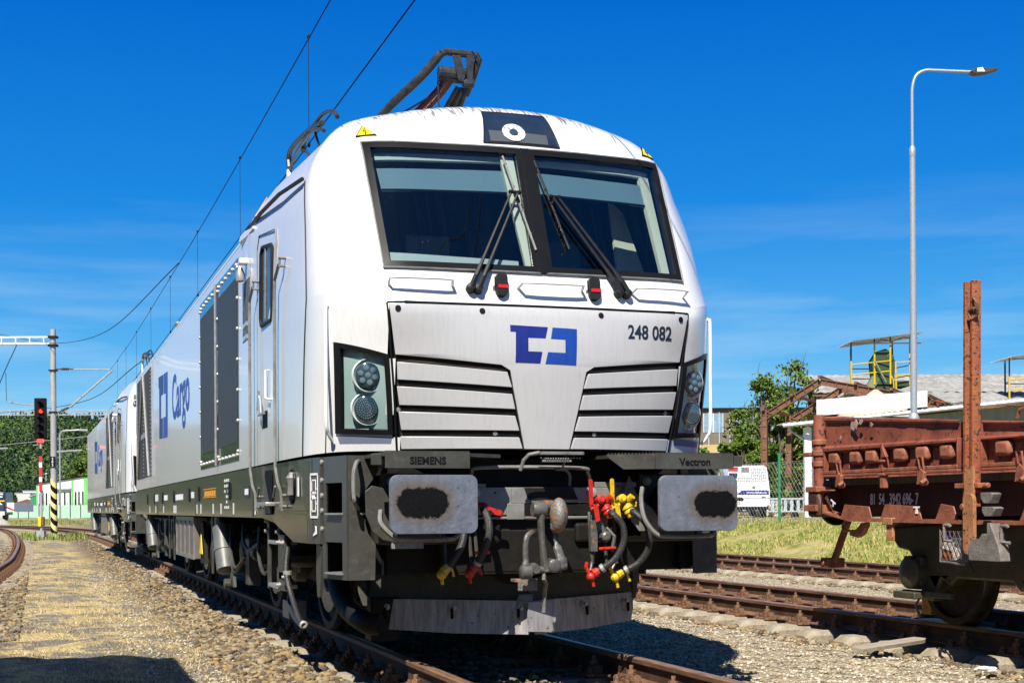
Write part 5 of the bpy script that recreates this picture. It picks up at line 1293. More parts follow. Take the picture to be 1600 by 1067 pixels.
# ------------------------------------------------------------------ the white locomotives
L1 = make_loco('nearest white electric locomotive with blue bracket logo, number 248 082 and raised pantograph')
loco_front_low(L1)
loco_side(L1, 1)
loco_running_gear(L1)
SIDE = ['side_sill', 'cab_door', 'side_grille', 'cooling_vent', 'side_logo', 'side_lettering']
def kids(o): return [q for q in bpy.data.objects if q.parent == o]
def copy_fast(o, parent=None):
    tree = {}
    for q in bpy.data.objects:
        if q.parent: tree.setdefault(q.parent.name, []).append(q)
    def rec(o, parent):
        c = o.copy(); COL.objects.link(c); c.parent = parent
        for ch in tree.get(o.name, []): rec(ch, c)
        return c
    return rec(o, parent)
L2 = copy_fast(L1)
L2['label'] = 'second white locomotive coupled behind the first one, farther down the track'
L2.location = (-0.02, 20.25, 0); L2.rotation_euler = (0, 0, R(0.55))
loco_side(L1, -1, 0)
loco_side(L2, -1, 1)

# ------------------------------------------------------------------ terrain
def smooth(a, b, x): 
    t = np.clip((x-a)/(b-a), 0, 1); return t*t*(3-2*t)
def ground_z(x, y):
    x = np.asarray(x, float); y = np.asarray(y, float)
    z = np.full(x.shape, -0.235)
    z = z + .03*smooth(-2.1, -2.6, x)*1.0
    bank = smooth(12.4, 16.6, x)*.76
    z = z + bank*(1-.0*y)
    z = z + .012*np.sin(x*3.1+y*1.7)+.010*np.sin(x*7.3-y*4.1)+.008*np.sin(x*13+y*11)
    # shallow cribs between the rails
    for cx in (0, 5.15, 10.5): z = z + .04*np.exp(-((x-cx)/.5)**4) - .035*np.exp(-((abs(x-cx)-1.05)/.35)**4)
    z = z + .085*np.exp(-((x+1.28)/.24)**4)
    z = z - .12*smooth(-5.5, -9, x)*(1-smooth(60, 90, y))
    return z
def axis(parts):
    o = [parts[0][0]]
    for a, b, n in parts: o += [a+(b-a)*(k+1)/n for k in range(n)]
    return np.array(o)
xs = axis([(-2500, -400, 6), (-400, -60, 14), (-60, -12, 24), (-12, 20, 160), (20, 70, 30), (70, 400, 14), (400, 2500, 6)])
ys = axis([(-400, -14, 10), (-14, 40, 216), (40, 110, 70), (110, 400, 20), (400, 3500, 10)])
XX, YY = np.meshgrid(xs, ys); ZZ = ground_z(XX, YY)
nx, ny = len(xs), len(ys)
me = bpy.data.meshes.new('ground'); vv = np.stack([XX, YY, ZZ], -1).reshape(-1, 3)
ii, jj = np.meshgrid(np.arange(nx-1), np.arange(ny-1)); a = (jj*nx+ii).ravel(); ff = np.stack([a, a+1, a+nx+1, a+nx], -1)
def np_mesh(name, vv, ff, mats, smooth_=True):
    me = bpy.data.meshes.new(name); k = ff.shape[1]
    me.vertices.add(len(vv)); me.vertices.foreach_set('co', vv.astype(np.float32).ravel())
    me.loops.add(ff.size); me.loops.foreach_set('vertex_index', ff.astype(np.int32).ravel())
    me.polygons.add(len(ff)); me.polygons.foreach_set('loop_start', np.arange(0, ff.size, k, dtype=np.int32)); me.polygons.foreach_set('loop_total', np.full(len(ff), k, np.int32))
    me.update(calc_edges=True); me.validate()
    for q in (mats if isinstance(mats, list) else [mats]): me.materials.append(q)
    if smooth_: me.shade_smooth()
    return me
def ground_mat():
    m = bpy.data.materials.new('yard_ground'); m.use_nodes = True; t = m.node_tree; N = t.nodes; Lk = t.links.new; b = N['Principled BSDF']; b.inputs['Roughness'].default_value = .95
    b.inputs['Specular IOR Level'].default_value = .15
    tc = N.new('ShaderNodeTexCoord'); sp = N.new('ShaderNodeSeparateXYZ'); Lk(tc.outputs['Object'], sp.inputs[0])
    def noise(s, d=6, r=.6, vec=None):
        n = N.new('ShaderNodeTexNoise'); n.inputs['Scale'].default_value = s; n.inputs['Detail'].default_value = d; n.inputs['Roughness'].default_value = r
        Lk(vec or tc.outputs['Object'], n.inputs['Vector']); return n.outputs[0]
    def ramp(f, els):
        r = N.new('ShaderNodeValToRGB')
        while len(r.color_ramp.elements) < len(els): r.color_ramp.elements.new(.5)
        for e, (p, c) in zip(r.color_ramp.elements, els): e.position = p; e.color = (*c, 1) if len(c) == 3 else c
        Lk(f, r.inputs[0]); return r.outputs[0]
    def mix(f, a, b_):
        x = N.new('ShaderNodeMix'); x.data_type = 'RGBA'; Lk(f, x.inputs['Factor']); Lk(a, x.inputs['A']); Lk(b_, x.inputs['B']); return x.outputs['Result']
    def mth(op, a, b_):
        q = N.new('ShaderNodeMath'); q.operation = op
        for i, v in enumerate((a, b_)):
            if isinstance(v, (int, float)): q.inputs[i].default_value = v
            else: Lk(v, q.inputs[i])
        return q.outputs[0]
    jit = mth('MULTIPLY', mth('SUBTRACT', noise(1.3, 5), .5), 1.1); xj = mth('ADD', sp.outputs[0], jit)
    def step(lo, hi, v=xj):
        r = N.new('ShaderNodeMapRange'); r.inputs['From Min'].default_value = lo; r.inputs['From Max'].default_value = hi; Lk(v, r.inputs[0]); return r.outputs[0]
    # gravel: voronoi cells of different tones
    vo = N.new('ShaderNodeTexVoronoi'); vo.inputs['Scale'].default_value = 34; Lk(tc.outputs['Object'], vo.inputs['Vector'])
    sv = N.new('ShaderNodeSeparateColor'); Lk(vo.outputs['Color'], sv.inputs[0])
    gravel = ramp(sv.outputs[0], [(0, (.17, .135, .085)), (.35, (.37, .305, .20)), (.7, (.50, .42, .28)), (1, (.66, .57, .41))])
    gravel = mix(ramp(noise(.9, 5), [(.4, (0, 0, 0)), (.7, (.55, .55, .55))]), gravel, ramp(sv.outputs[1], [(0, (.18, .145, .10)), (1, (.33, .27, .19))]))
    ballast = ramp(sv.outputs[2], [(0, (.06, .045, .03)), (.5, (.15, .11, .07)), (1, (.26, .20, .13))])
    ash = ramp(noise(60, 8, .8), [(.35, (.10, .09, .075)), (.5, (.22, .20, .16)), (.68, (.36, .33, .27))])
    strawc = ramp(noise(90, 6, .7), [(.35, (.34, .24, .10)), (.5, (.58, .44, .20)), (.66, (.80, .66, .37))])
    straw_f = ramp(noise(1.3, 10, .78), [(.475, (0, 0, 0)), (.525, (1, 1, 1))])
    path = mix(straw_f, ash, strawc)
    dark = ramp(noise(.8, 5), [(.35, (0, 0, 0)), (.75, (.35, .35, .35))]); dk = N.new('ShaderNodeRGB'); dk.outputs[0].default_value = (.11, .09, .055, 1); path = mix(dark, path, dk.outputs[0])
    gr = ramp(noise(2.2, 7, .65), [(.30, (.14, .17, .035)), (.42, (.26, .27, .065)), (.52, (.40, .34, .13)), (.7, (.50, .41, .2))])
    dirt = ramp(noise(1.2, 7), [(.35, (.26, .21, .13)), (.5, (.34, .28, .18)), (.65, (.20, .19, .08))])
    c = mix(step(-4.3, -3.9), ballast, ballast); c = mix(step(-3.75, -3.2), ballast, path); c = mix(step(-2.15, -1.55), c, ballast); c = mix(step(1.05, 1.55), c, gravel)
    c = mix(step(4.0, 4.4), c, ballast); c = mix(step(5.8, 6.3), c, gravel); c = mix(step(11.9, 12.9), c, gr); c = mix(step(16.2, 17.2), c, dirt); c = mix(step(26, 34), c, gr)
    # distant left side turns to weedy grass
    far = step(52, 60, mth('ADD', sp.outputs[1], mth('MULTIPLY', jit, 5))); lft = mth('MULTIPLY', far, mth('SUBTRACT', 1.0, step(-2, 3)))
    weeds = ramp(noise(.45, 8, .7), [(.35, (.22, .21, .08)), (.5, (.36, .30, .15)), (.62, (.44, .37, .23)), (.8, (.17, .19, .06))])
    c = mix(lft, c, weeds)
    Lk(c, b.inputs['Base Color'])
    bp = N.new('ShaderNodeBump'); bp.inputs['Strength'].default_value = .9; bp.inputs['Distance'].default_value = .03
    h = mth('ADD', mth('MULTIPLY', vo.outputs['Distance'], -1.4), noise(14, 6)); Lk(h, bp.inputs['Height']); Lk(bp.outputs[0], b.inputs['Normal'])
    return m
g = link('ground', np_mesh('ground', vv, ff, ground_mat())); tag(g, kind='structure')

# loose stones: many small faceted rocks, one mesh per kind
_ico = MB(); 
def rock_base():
    t = (1+5**.5)/2
    v = np.array([(-1, t, 0), (1, t, 0), (-1, -t, 0), (1, -t, 0), (0, -1, t), (0, 1, t), (0, -1, -t), (0, 1, -t), (t, 0, -1), (t, 0, 1), (-t, 0, -1), (-t, 0, 1)], float); v /= np.linalg.norm(v[0])
    f = np.array([(0, 11, 5), (0, 5, 1), (0, 1, 7), (0, 7, 10), (0, 10, 11), (1, 5, 9), (5, 11, 4), (11, 10, 2), (10, 7, 6), (7, 1, 8), (3, 9, 4), (3, 4, 2), (3, 2, 6), (3, 6, 8), (3, 8, 9), (4, 9, 5), (2, 4, 11), (6, 2, 10), (8, 6, 7), (9, 8, 1)])
    return v, f
RNG = np.random.default_rng(3)
def stones(name, label, areas, mats, smin, smax, lift=.3):
    bv, bf = rock_base(); P = []
    for (x0, x1, y0, y1, n) in areas:
        u = RNG.random(n)
        # denser close to the camera
        y = y0+(y1-y0)*u**1.6; x = x0+(x1-x0)*RNG.random(n); P.append(np.stack([x, y], -1))
    P = np.concatenate(P); n = len(P)
    s = smin+(smax-smin)*RNG.random(n)**2.2
    z = ground_z(P[:, 0], P[:, 1])+s*lift
    ang = RNG.random(n)*6.28; ca, sa = np.cos(ang), np.sin(ang)
    V = bv[None]*(1+1.0*(RNG.random((n, 12, 1))-.5)); V = np.clip(V, -.78, .78); V = V*np.stack([1+.5*(RNG.random(n)-.3), .75+.4*RNG.random(n), .45+.35*RNG.random(n)], -1)[:, None]
    V = V*s[:, None, None]
    X = V[..., 0]*ca[:, None]-V[..., 1]*sa[:, None]; Y = V[..., 0]*sa[:, None]+V[..., 1]*ca[:, None]
    tl = (RNG.random((n, 1))-.5)*.8; Zr = V[..., 2]+X*tl*.6
    V = np.stack([X+P[:, 0:1], Y+P[:, 1:2], Zr+z[:, None]], -1).reshape(-1, 3)
    F = (bf[None]+(np.arange(n)*12)[:, None, None]).reshape(-1, 3)
    me = np_mesh(name, V, F, mats, False)
    me.polygons.foreach_set('material_index', np.repeat(RNG.integers(0, len(mats), n), 20).astype(np.int32))
    o = link(name, me); tag(o, label, 'stones', kind='stuff'); return o
RK = [mat('ballast_stone_%s' % n_, c, .9, 0, 9, c2, .2, 40) for n_, c, c2 in (('tan', (.25, .19, .105), (.16, .115, .06)), ('brown', (.13, .085, .045), (.075, .05, .028)), ('grey', (.16, .14, .105), (.095, .08, .055)), ('pale', (.33, .275, .18), (.22, .175, .11)), ('ochre', (.31, .21, .09), (.20, .13, .055)))]
GK = [mat('gravel_stone_%s' % n_, c, .9) for n_, c in (('a', (.38, .33, .24)), ('b', (.24, .20, .145)), ('c', (.54, .49, .39)), ('d', (.34, .27, .17)))]
stones('ballast_stones', 'brown and tan ballast stones heaped round the track sleepers', [(-1.8, -.90, 1, 30, 17000), (-.70, .70, -1, 14, 3000), (.85, 1.6, -1, 16, 2500), (-4.4, -3.35, 6, 34, 8000), (-5.3, -4.0, 12, 45, 2500), (-1.7, -.9, 30, 60, 2500)], RK, .010, .044)
stones('ballast_stones', 'rust-stained ballast stones around the two right-hand tracks', [(3.55, 3.95, -1, 22, 1900), (4.6, 5.7, -1, 22, 2200), (6.3, 7.0, -1, 26, 1500), (8.7, 9.2, 4, 34, 1500), (9.9, 11.2, 4, 34, 1200)], RK, .012, .042)
stones('fine_gravel', 'pale fine gravel scattered between the tracks', [(1.4, 3.7, -1.5, 12, 26000), (5.9, 9.4, 1, 24, 9000), (-2.4, -1.6, 2, 22, 4500)], GK, .006, .020)
stones('loose_rocks', 'larger loose rocks lying beside the sleepers', [(3.5, 3.9, -1, 14, 22), (-1.6, -1.1, 1.5, 20, 50), (6.4, 7.2, 3, 18, 12)], RK, .045, .075, .25)

# grass: bent blades in tufts
def blades(name, label, cat, pts, h0, h1, w0, mats, lean=.5):
    n = len(pts); h = h0+(h1-h0)*RNG.random(n)**1.5; a = RNG.random(n)*6.283; ln = lean*(RNG.random(n)**.7)*h; b = RNG.random(n)*6.283
    w_ = w0*(.6+.8*RNG.random(n)); z = ground_z(pts[:, 0], pts[:, 1])-.01
    o = np.stack([pts[:, 0], pts[:, 1], z], -1); d = np.stack([np.cos(a)*w_, np.sin(a)*w_, 0*a], -1); l = np.stack([np.cos(b)*ln, np.sin(b)*ln, 0*b], -1); up = np.stack([0*h, 0*h, h], -1)
    V = np.stack([o-d, o+d, o+d*.7+l*.35+up*.6, o-d*.7+l*.35+up*.6, o+l+up*.95], 1)
    F3 = np.array([(0, 1, 2), (0, 2, 3), (3, 2, 4)])
    V = V.reshape(-1, 3); F = (F3[None]+(np.arange(n)*5)[:, None, None]).reshape(-1, 3)
    me = np_mesh(name, V, F, mats, False); me.polygons.foreach_set('material_index', np.repeat(RNG.integers(0, len(mats), n), 3).astype(np.int32))
    return tag(link(name, me), label, cat, kind='stuff')
def clumps(n, per, x0, x1, y0, y1, r, pw=1.0, keep=None):
    c = np.stack([x0+(x1-x0)*RNG.random(n), y0+(y1-y0)*RNG.random(n)**pw], -1)
    if keep is not None: c = c[keep(c[:, 0], c[:, 1])]
    return (c[:, None]+RNG.normal(0, r, (len(c), per, 2))).reshape(-1, 2)
def leafm(name, c, c2, sc=3):
    m = mat(name, c, .7, 0, sc, c2, spec=.2); return m
ST = [leafm('straw_blade', (.52, .41, .21), (.38, .29, .14)), leafm('pale_straw_blade', (.68, .57, .35), (.5, .40, .22)), leafm('brown_straw_blade', (.30, .22, .11), (.2, .15, .08))]
GR = [leafm('yellow_green_blade', (.34, .33, .07), (.23, .27, .05)), leafm('green_blade', (.16, .24, .035), (.11, .17, .03)), leafm('dry_blade', (.48, .40, .18), (.38, .31, .13)), leafm('olive_blade', (.37, .33, .12), (.28, .27, .08))]
fn = lambda x, y: (np.sin(x*4.3+np.sin(y*1.1)*2.2)+np.sin(y*.83+x*2.9+1)+.8*np.sin(x*9+np.sin(y*2.3)*1.5)+RNG.normal(0, .7, len(x))) > .3
blades('dry_grass', 'flattened straw-coloured grass growing through the path', 'grass', np.concatenate([clumps(4200, 16, -3.35, -1.5, 1.5, 30, .07, 1.5, fn), clumps(500, 12, -2.3, -1.3, 2, 20, .05, 1.3), clumps(260, 16, -3.2, -1.2, 26, 58, .18)]), .008, .055, .0028, ST, 1.4)
blades('bank_grass', 'yellow-green meadow grass on the low bank', 'grass', np.concatenate([clumps(7500, 12, 12.0, 17.2, 8, 48, .16, 1.0, lambda x, y: (np.sin(x*2.1+np.sin(y*.7)*2)+np.sin(y*1.1+x*.9)) > -.5), clumps(1200, 10, 17.2, 26, 14, 60, .25)]), .03, .15, .012, GR, .7)
blades('weeds', 'short green weeds beside the far left tracks', 'weeds', np.concatenate([clumps(60, 16, -4, -.9, 54, 66, .2), clumps(1400, 12, -62, 12, 120, 190, .9)]), .05, .34, .03, [GR[1], GR[0], ST[2], leafm('fresh_green', (.14, .26, .03), (.1, .2, .02))], .5)

# ------------------------------------------------------------------ tracks
def path_pts(ctrl, step=.5):
    P = catmull([(x, y, 0) for x, y in ctrl], 24); out = [P[0]]; acc = 0
    L_ = [0]
    for i in range(1, len(P)): L_.append(L_[-1]+(P[i]-P[i-1]).length)
    n = int(L_[-1]/step); k = 0; out = []
    for j in range(n+1):
        s = j*step
        while k < len(P)-2 and L_[k+1] < s: k += 1
        t = (s-L_[k])/max(L_[k+1]-L_[k], 1e-6); p = P[k].lerp(P[k+1], t); d = (P[k+1]-P[k]).normalized(); out.append((p, d, s))
    return out
RP = [(-.070, -.172), (-.070, -.162), (-.022, -.148), (-.010, -.135), (-.009, -.050), (-.034, -.036), (-.036, -.008), (-.028, -.001), (0, .0), (.028, -.001), (.036, -.008), (.034, -.036), (.009, -.050), (.010, -.135), (.022, -.148), (.070, -.162), (.070, -.172)]
def sleeper_mesh():
    mb = MB(); hl = 1.25
    sec = [(-1.25, .13, .0), (-1.16, .145, 0), (-1.0, .15, .0), (-.45, .12, -.02), (0, .11, -.03), (.45, .12, -.02), (1.0, .15, 0), (1.16, .145, 0), (1.25, .13, 0)]
    vs = []
    for k, (x, w_, dz) in enumerate(sec):
        top = -.175+dz - (.055 if k in (0, 8) else 0)
        vs += [(x, -w_, -.40), (x, -w_, top-.05), (x, -w_*.72, top), (x, w_*.72, top), (x, w_, top-.05), (x, w_, -.40)]
    fs = []
    for k in range(len(sec)-1):
        for i in range(6):
            j = (i+1) % 6; fs.append((k*6+i, k*6+j, (k+1)*6+j, (k+1)*6+i))
    fs.append((0, 5, 4, 3, 2, 1)); e = (len(sec)-1)*6; fs.append(tuple(e+i for i in range(6)))
    mb.add(vs, fs); return mb.mesh('sleeper', MT['sleeper'], 30)
def fastening_mesh():
    mb = MB(); mb.bb(-.205, .205, -.125, .125, -.178, -.158)
    for s in (-1, 1):
        mb.bb(s*.074, s*.150, -.095, .095, -.160, -.132); mb.bb(s*.060, s*.140, -.062, .062, -.134, -.106)
        mb.cyl((s*.105, 0, -.11), (s*.105, 0, -.038), .015, n=8); mb.cyl((s*.105, 0, -.108), (s*.105, 0, -.070), .034, n=6)
        for y in (-.09, .09): mb.cyl((s*.172, y, -.160), (s*.172, y, -.125), .026, n=6); mb.cyl((s*.172, y, -.127), (s*.172, y, -.108), .016, n=6)
    return mb.mesh('fastening', MT['fast'], 30)
SLM, FSM = sleeper_mesh(), fastening_mesh()
def railway(label, ctrl, y_first, sp=.695, nmax=100, off=0, top=None):
    tr = thing('railway_track', label, 'railway track', (0, 0, 0))
    pp = path_pts(ctrl)
    for s in (-1, 1):
        vs = []; fs = []; n = len(RP); mi = []
        for p, d, _ in pp:
            r_ = Vector((d.y, -d.x, 0)); c = p+r_*(s*.7525)
            for (a, z) in RP: vs.append(c+r_*a+Vector((0, 0, z)))
        mb = MB(); mb.v = [tuple(v) for v in vs]; mb.n = len(vs)
        for k in range(len(pp)-1):
            for i in range(n):
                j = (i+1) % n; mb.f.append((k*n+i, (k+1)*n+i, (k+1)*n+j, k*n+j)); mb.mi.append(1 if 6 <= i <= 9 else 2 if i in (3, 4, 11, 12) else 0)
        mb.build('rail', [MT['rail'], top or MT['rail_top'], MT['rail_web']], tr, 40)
        if s < 0 or True:                              # a bolted joint every 20 m or so
            pass
    fine = path_pts(ctrl, sp); items = [(p, d) for p, d, s_ in fine]
    first = next(i for i, (p, d) in enumerate(items) if p.y > y_first)
    near = items[first:first+nmax]; rest = items[:first]+items[first+nmax:]
    for i, (p, d) in enumerate(near):
        sl = bpy.data.objects.new('sleeper', SLM); COL.objects.link(sl); sl.parent = tr
        sl.location = p+d*random.uniform(-.015, .015); sl.rotation_euler = (0, 0, math.atan2(d.y, d.x)-math.pi/2+random.uniform(-.012, .012))
        for s in (-1, 1):
            f = bpy.data.objects.new('fastening', FSM); COL.objects.link(f); f.parent = sl; f.location = (s*.7525, 0, 0)
    mb = MB()
    for p, d in rest:
        a = math.atan2(d.y, d.x)-math.pi/2; M_ = Matrix.Translation(p) @ Matrix.Rotation(a, 4, 'Z')
        mb.add([M_ @ v.co for v in SLM.vertices], [tuple(q.vertices) for q in SLM.polygons])
    if rest: o = mb.build('sleepers', MT['sleeper'], tr, 30); o['kind'] = 'stuff'
    return tr
T1 = railway('straight track under the white locomotives, curving left far behind them', [(0, -14), (0, 0), (0, 20), (0, 44), (-.35, 60), (-1.6, 80), (-5, 100), (-12, 116), (-26, 132)], -1.6)
T2 = railway('curving track at the left edge beyond the straw-covered path', [(-5.5, -14), (-5.3, -2), (-4.95, 10), (-4.62, 20), (-4.47, 27), (-4.55, 44), (-5.0, 64), (-5.7, 80), (-7.4, 94), (-13, 112), (-28, 128)], 10)
T3 = railway('rusty track carrying the red wagon', [(5.15, -14), (5.15, 0), (5.15, 40), (5.15, 90)], -3)
T4 = railway('empty rusty track farthest right, along the foot of the grassy bank', [(10.5, -14), (10.5, 0), (10.5, 40), (10.5, 100)], 2)
MT['stanch2'] = mat('pale_orange_steel', (0.42, 0.20, 0.09), 0.7, 0, 5, (0.30, 0.12, 0.045), 0.25, 50, n2=(40, (.05, .025, .015), .62, .66))
MT['wheel2'] = mat('brown_wagon_wheel', (0.050, 0.033, 0.021), 0.6, 0.0, 10, (0.018, 0.013, 0.009), 0.1, spec=.15)
MT['yellow_worn'] = mat('worn_yellow_paint', (0.48, 0.25, 0.03), 0.6, 0, 14, (0.22, 0.10, 0.03))
# ------------------------------------------------------------------ red low-sided wagon on the second track
def side_top(y): return 1.64+.0745*(min(max(y, .35), 3.3)-.35)
WG = thing('flat_wagon', 'rust-red low-sided goods wagon with dented drop sides, number 81 54 3942 696-7', 'wagon', (5.15, -2.9, 0))
def WX(x): return x-5.15
def WY(y): return y+2.9
XF = 3.65
def wb(name, mb, m, parent=WG, smooth_=35, bevel=0.006): 
    mb.v = [(x-5.15, y+2.9, z) for x, y, z in mb.v]; return mb.build(name, m, parent, smooth_, bevel)
def wside(sx):                                          # sx=-1: the side towards the camera
    X = lambda d: 5.15+sx*(1.5-d)                       # d = depth behind the outer face
    for (ya, yb, pockets) in ((3.17, 1.14, (3.00, 2.645, 2.39, 1.955, 1.635, 1.30)), (.86, -1.8, (.60, .2, -.2, -.6, -1.0, -1.4)), (-2.1, -5.0, (-2.5, -3.1, -3.7, -4.3)), (-5.3, -9.0, (-5.9, -6.7, -7.5))):
        n = 14; mb = MB(); vs = []; fs = []
        rnd = random.Random(int(ya*10)+sx)
        ys_ = [ya+(yb-ya)*k/n for k in range(n+1)]
        prof = [(.03, 0), (.0, -.012), (.0, -.035), (.022, -.06), (.03, -.20), (.02, -.275), (-.012, -.30), (-.012, -.325), (.03, -.345), (.055, -.36)]
        for y in ys_:
            t = side_top(y); d = rnd.uniform(-.006, .006)
            for k, (dx, dz) in enumerate(prof):
                z = t+dz*(t-1.53)/.325*1.0
                vs.append((X(dx+d), y, z))
        m_ = len(prof)
        for i in range(n):
            for k in range(m_-1):
                a = i*m_+k; f = (a, a+m_, a+m_+1, a+1); fs.append(f if sx < 0 else f[::-1])
        mb.add(vs, fs); mb.bb(X(.055), X(.075), yb, ya, 1.30, min(side_top(ya), side_top(yb))-.015)
        sd = wb('drop_side', mb, MT['wagon'], bevel=0)
        mb = MB(); mb.bb(X(-.012), X(.055), yb, ya, 1.292, 1.318); mb.bb(X(-.014), X(.0), yb, ya, 1.318, 1.35); wb('side_rim', mb, MT['wagon2'], sd)
        mb = MB(); mb.bb(X(-.008), X(.05), ya-.02, ya, 1.32, 1.56); mb.bb(X(-.008), X(.05), yb, yb+.02, 1.32, 1.56); 
        if sx < 0 and ya > 3: mb.bb(X(-.02), X(.05), 2.175, 2.205, 1.32, 1.56); mb.prism([(0, 0), (.07, 0), (.0, .10)], (X(-.0), 2.175, 1.44), (0, -1, 0), (0, 0, 1), .03)
        wb('side_rib', mb, MT['wagon'], sd)
        # pressed pockets
        for y in pockets:
            mb = MB(); mb.box((X(.02), y, 1.455), (.07, .17, .115)); o = wb('side_pocket', mb, MT['wagon2'], sd, 60, .028)
            mb = MB(); mb.bb(X(.045), X(.055), y-.19, y-.09, 1.35, 1.50); wb('pocket_web', mb, MT['wagon'], sd, 35, .01)
    # latches
    for y in (2.86, 1.60, .36, -.9, -2.6, -4.2, -6, -8):
        mb = MB(); mb.tube([(X(-.02), y+.03, 1.33), (X(-.035), y+.03, 1.42), (X(-.035), y-.03, 1.42), (X(-.02), y-.03, 1.30)], .010, 6)
        mb.prism([(-.05, 0), (.04, .02), (.05, .10), (.0, .13), (-.03, .10)], (X(-.01), y, 1.20), (0, sx, 0), (0, 0, 1), .03 if sx < 0 else -.03)
        mb.cyl((X(-.05), y-.04, 1.215), (X(-.0), y-.04, 1.215), .025, n=8); mb.cyl((X(-.07), y-.06, 1.21), (X(-.02), y-.06, 1.24), .018, n=8)
        wb('side_latch', mb, MT['wagon2'])
    for y in (2.19, -.35, -3.5):
        mb = MB(); mb.bb(X(-.02), X(.03), y-.03, y+.03, 1.18, 1.31); mb.bb(X(-.03), X(.0), y-.05, y+.05, 1.40, 1.42); mb.bb(X(-.03), X(.0), y-.05, y+.05, 1.285, 1.30); wb('side_hinge', mb, MT['wagon2'])
    # frame: recessed web, lower flange with trapezoid gussets
    mb = MB(); mb.bb(X(.20), X(.25), -9, 3.22, .95, 1.27); wb('frame_web', mb, MT['wframe'], bevel=0)
    mb = MB(); mb.prism([(3.10, .965), (2.9, .925), (.9, .915), (-9, .90), (-9, .875), (.9, .885), (2.75, .895), (3.22, .965), (3.22, .99)], (X(.0), 0, 0), (0, 1, 0), (0, 0, 1), .18 if sx < 0 else -.18); wb('frame_flange', mb, MT['wagon2'])
    for (a, b) in ((2.95, 2.42), (2.30, 1.68), (1.50, 1.2), (.45, .0), (-.3, -1.0)):
        mb = MB(); h = 1.045; mb.prism([(a, .915), (b, .915), (b+.05, h-.02), (a-.08, h)] , (X(.03), 0, 0), (0, 1, 0), (0, 0, 1), .012); wb('flange_gusset', mb, MT['wagon2'])
    # stanchion, folded up from its pocket
    for y in (.90, -2.6, -6.2):
        st = MB(); pr = [(-.075, -.0), (-.058, -.03), (-.03, -.03), (-.02, .0), (.02, .0), (.03, -.03), (.058, -.03), (.075, 0), (.075, .035), (-.075, .035)]
        st.prism([(q[0], q[1]) for q in pr], (X(-.09), y, 1.17), (0, 1, 0), (sx*-1*-1 if False else (1 if sx < 0 else -1), 0, 0), 1.0)
        st.v = []; st.f = []; st.n = 0; st.mi = []
        z0, z1 = (.72, 2.735)
        vs = [(X(-.06)+(p[1] if sx < 0 else -p[1]), y+p[0]-(z-1.2)*.012, z) for z in (1.02, z1) for p in pr]; n = len(pr)
        fs = [(i, (i+1) % n, n+(i+1) % n, n+i) for i in range(n)]+[tuple(range(n))[::-1], tuple(n+i for i in range(n))]
        if sx > 0: fs = [f[::-1] for f in fs]
        st.add(vs, fs); s0 = wb('stanchion', st, MT['stanch'], bevel=.003)
        st = MB(); st.prism(rrect(.13, .46, .05, 4), (X(-.13), y-.10, .89), (0, -1, 0), (0, 0, 1), .03 if sx < 0 else -.03); st.prism([(-.09, -.30), (.02, -.30), (.02, .35), (-.09, .30)], (X(-.10), y-.09, .98), (0, -1, 0), (0, 0, 1), .02); wb('stanchion_foot', st, MT['stanch2'], s0)
        st = MB()
        for k in range(26): st.box((X(-.145), y-.04+.004*math.sin(k), .70+k*.017), (.012, .014 if k % 2 else .026, .016), Matrix.Rotation(k*.8, 3, 'Z'))
        wb('chain', st, MT['fast'], s0, 35, 0)
        st = MB(); st.bb(X(-.11), X(-.02), y-.16, y+.14, 1.16, 1.20); st.cyl((X(-.06), y+.16, 1.18), (X(-.06), y-.22, 1.18), .022, n=8); st.cyl((X(-.17), y-.03, 1.02), (X(-.09), y-.03, 1.02), .024, n=10); wb('stanchion_pin', st, MT['wagon2'], s0)
        st = MB(); st.tube(catmull([(X(-.05), y-.06, 2.62), (X(-.10), y-.10, 2.60), (X(-.10), y-.14, 2.55), (X(-.08), y-.12, 2.47), (X(-.09), y-.06, 2.44), (X(-.10), y-.04, 2.50), (X(-.10), y-.11, 2.52)], 4), .010, 6); wb('hook_wire', st, MT['fast'], s0, 35, 0)
    # grey fittings right of the stanchion
    for (y, z, w_, h) in ((.56, 1.085, .12, .08), (.54, .985, .13, .07)):
        mb = MB(); mb.prism([(-w_/2, h/2), (w_/2, h/2), (w_/2+.03, h/2-.01), (w_/2-.01, -h/2), (-w_/2+.03, -h/2), (-w_/2, 0)], (X(-.10), y, z), (0, -1, 0), (0, 0, 1), .08 if sx < 0 else -.08); mb.tube([(X(-.10), y+.12, z+.03), (X(-.08), y+.05, z+.0)], .012, 6); wb('support_bracket', mb, MT['wgrey'])
    mb = MB(); mb.prism([(-.24, -.08), (.14, -.08), (.12, .02), (.02, .20), (-.02, .20), (-.02, .12), (-.08, .12), (-.12, .08), (-.20, .08), (-.25, .0)], (X(-.08), .54, .70), (0, -1, 0), (0, 0, 1), .09 if sx < 0 else -.09); wb('brake_lever', mb, MT['wgrey'])
    for y in (1.14, .44):
        mb = MB(); mb.tube([(X(-.12), y-.06, .87), (X(-.13), y-.06, .88), (X(-.13), y, .88), (X(-.13), y, .76), (X(-.11), y-.07, .755)], .016, 6); wb('tie_hook', mb, MT['wgrey'])
wside(-1); wside(1)

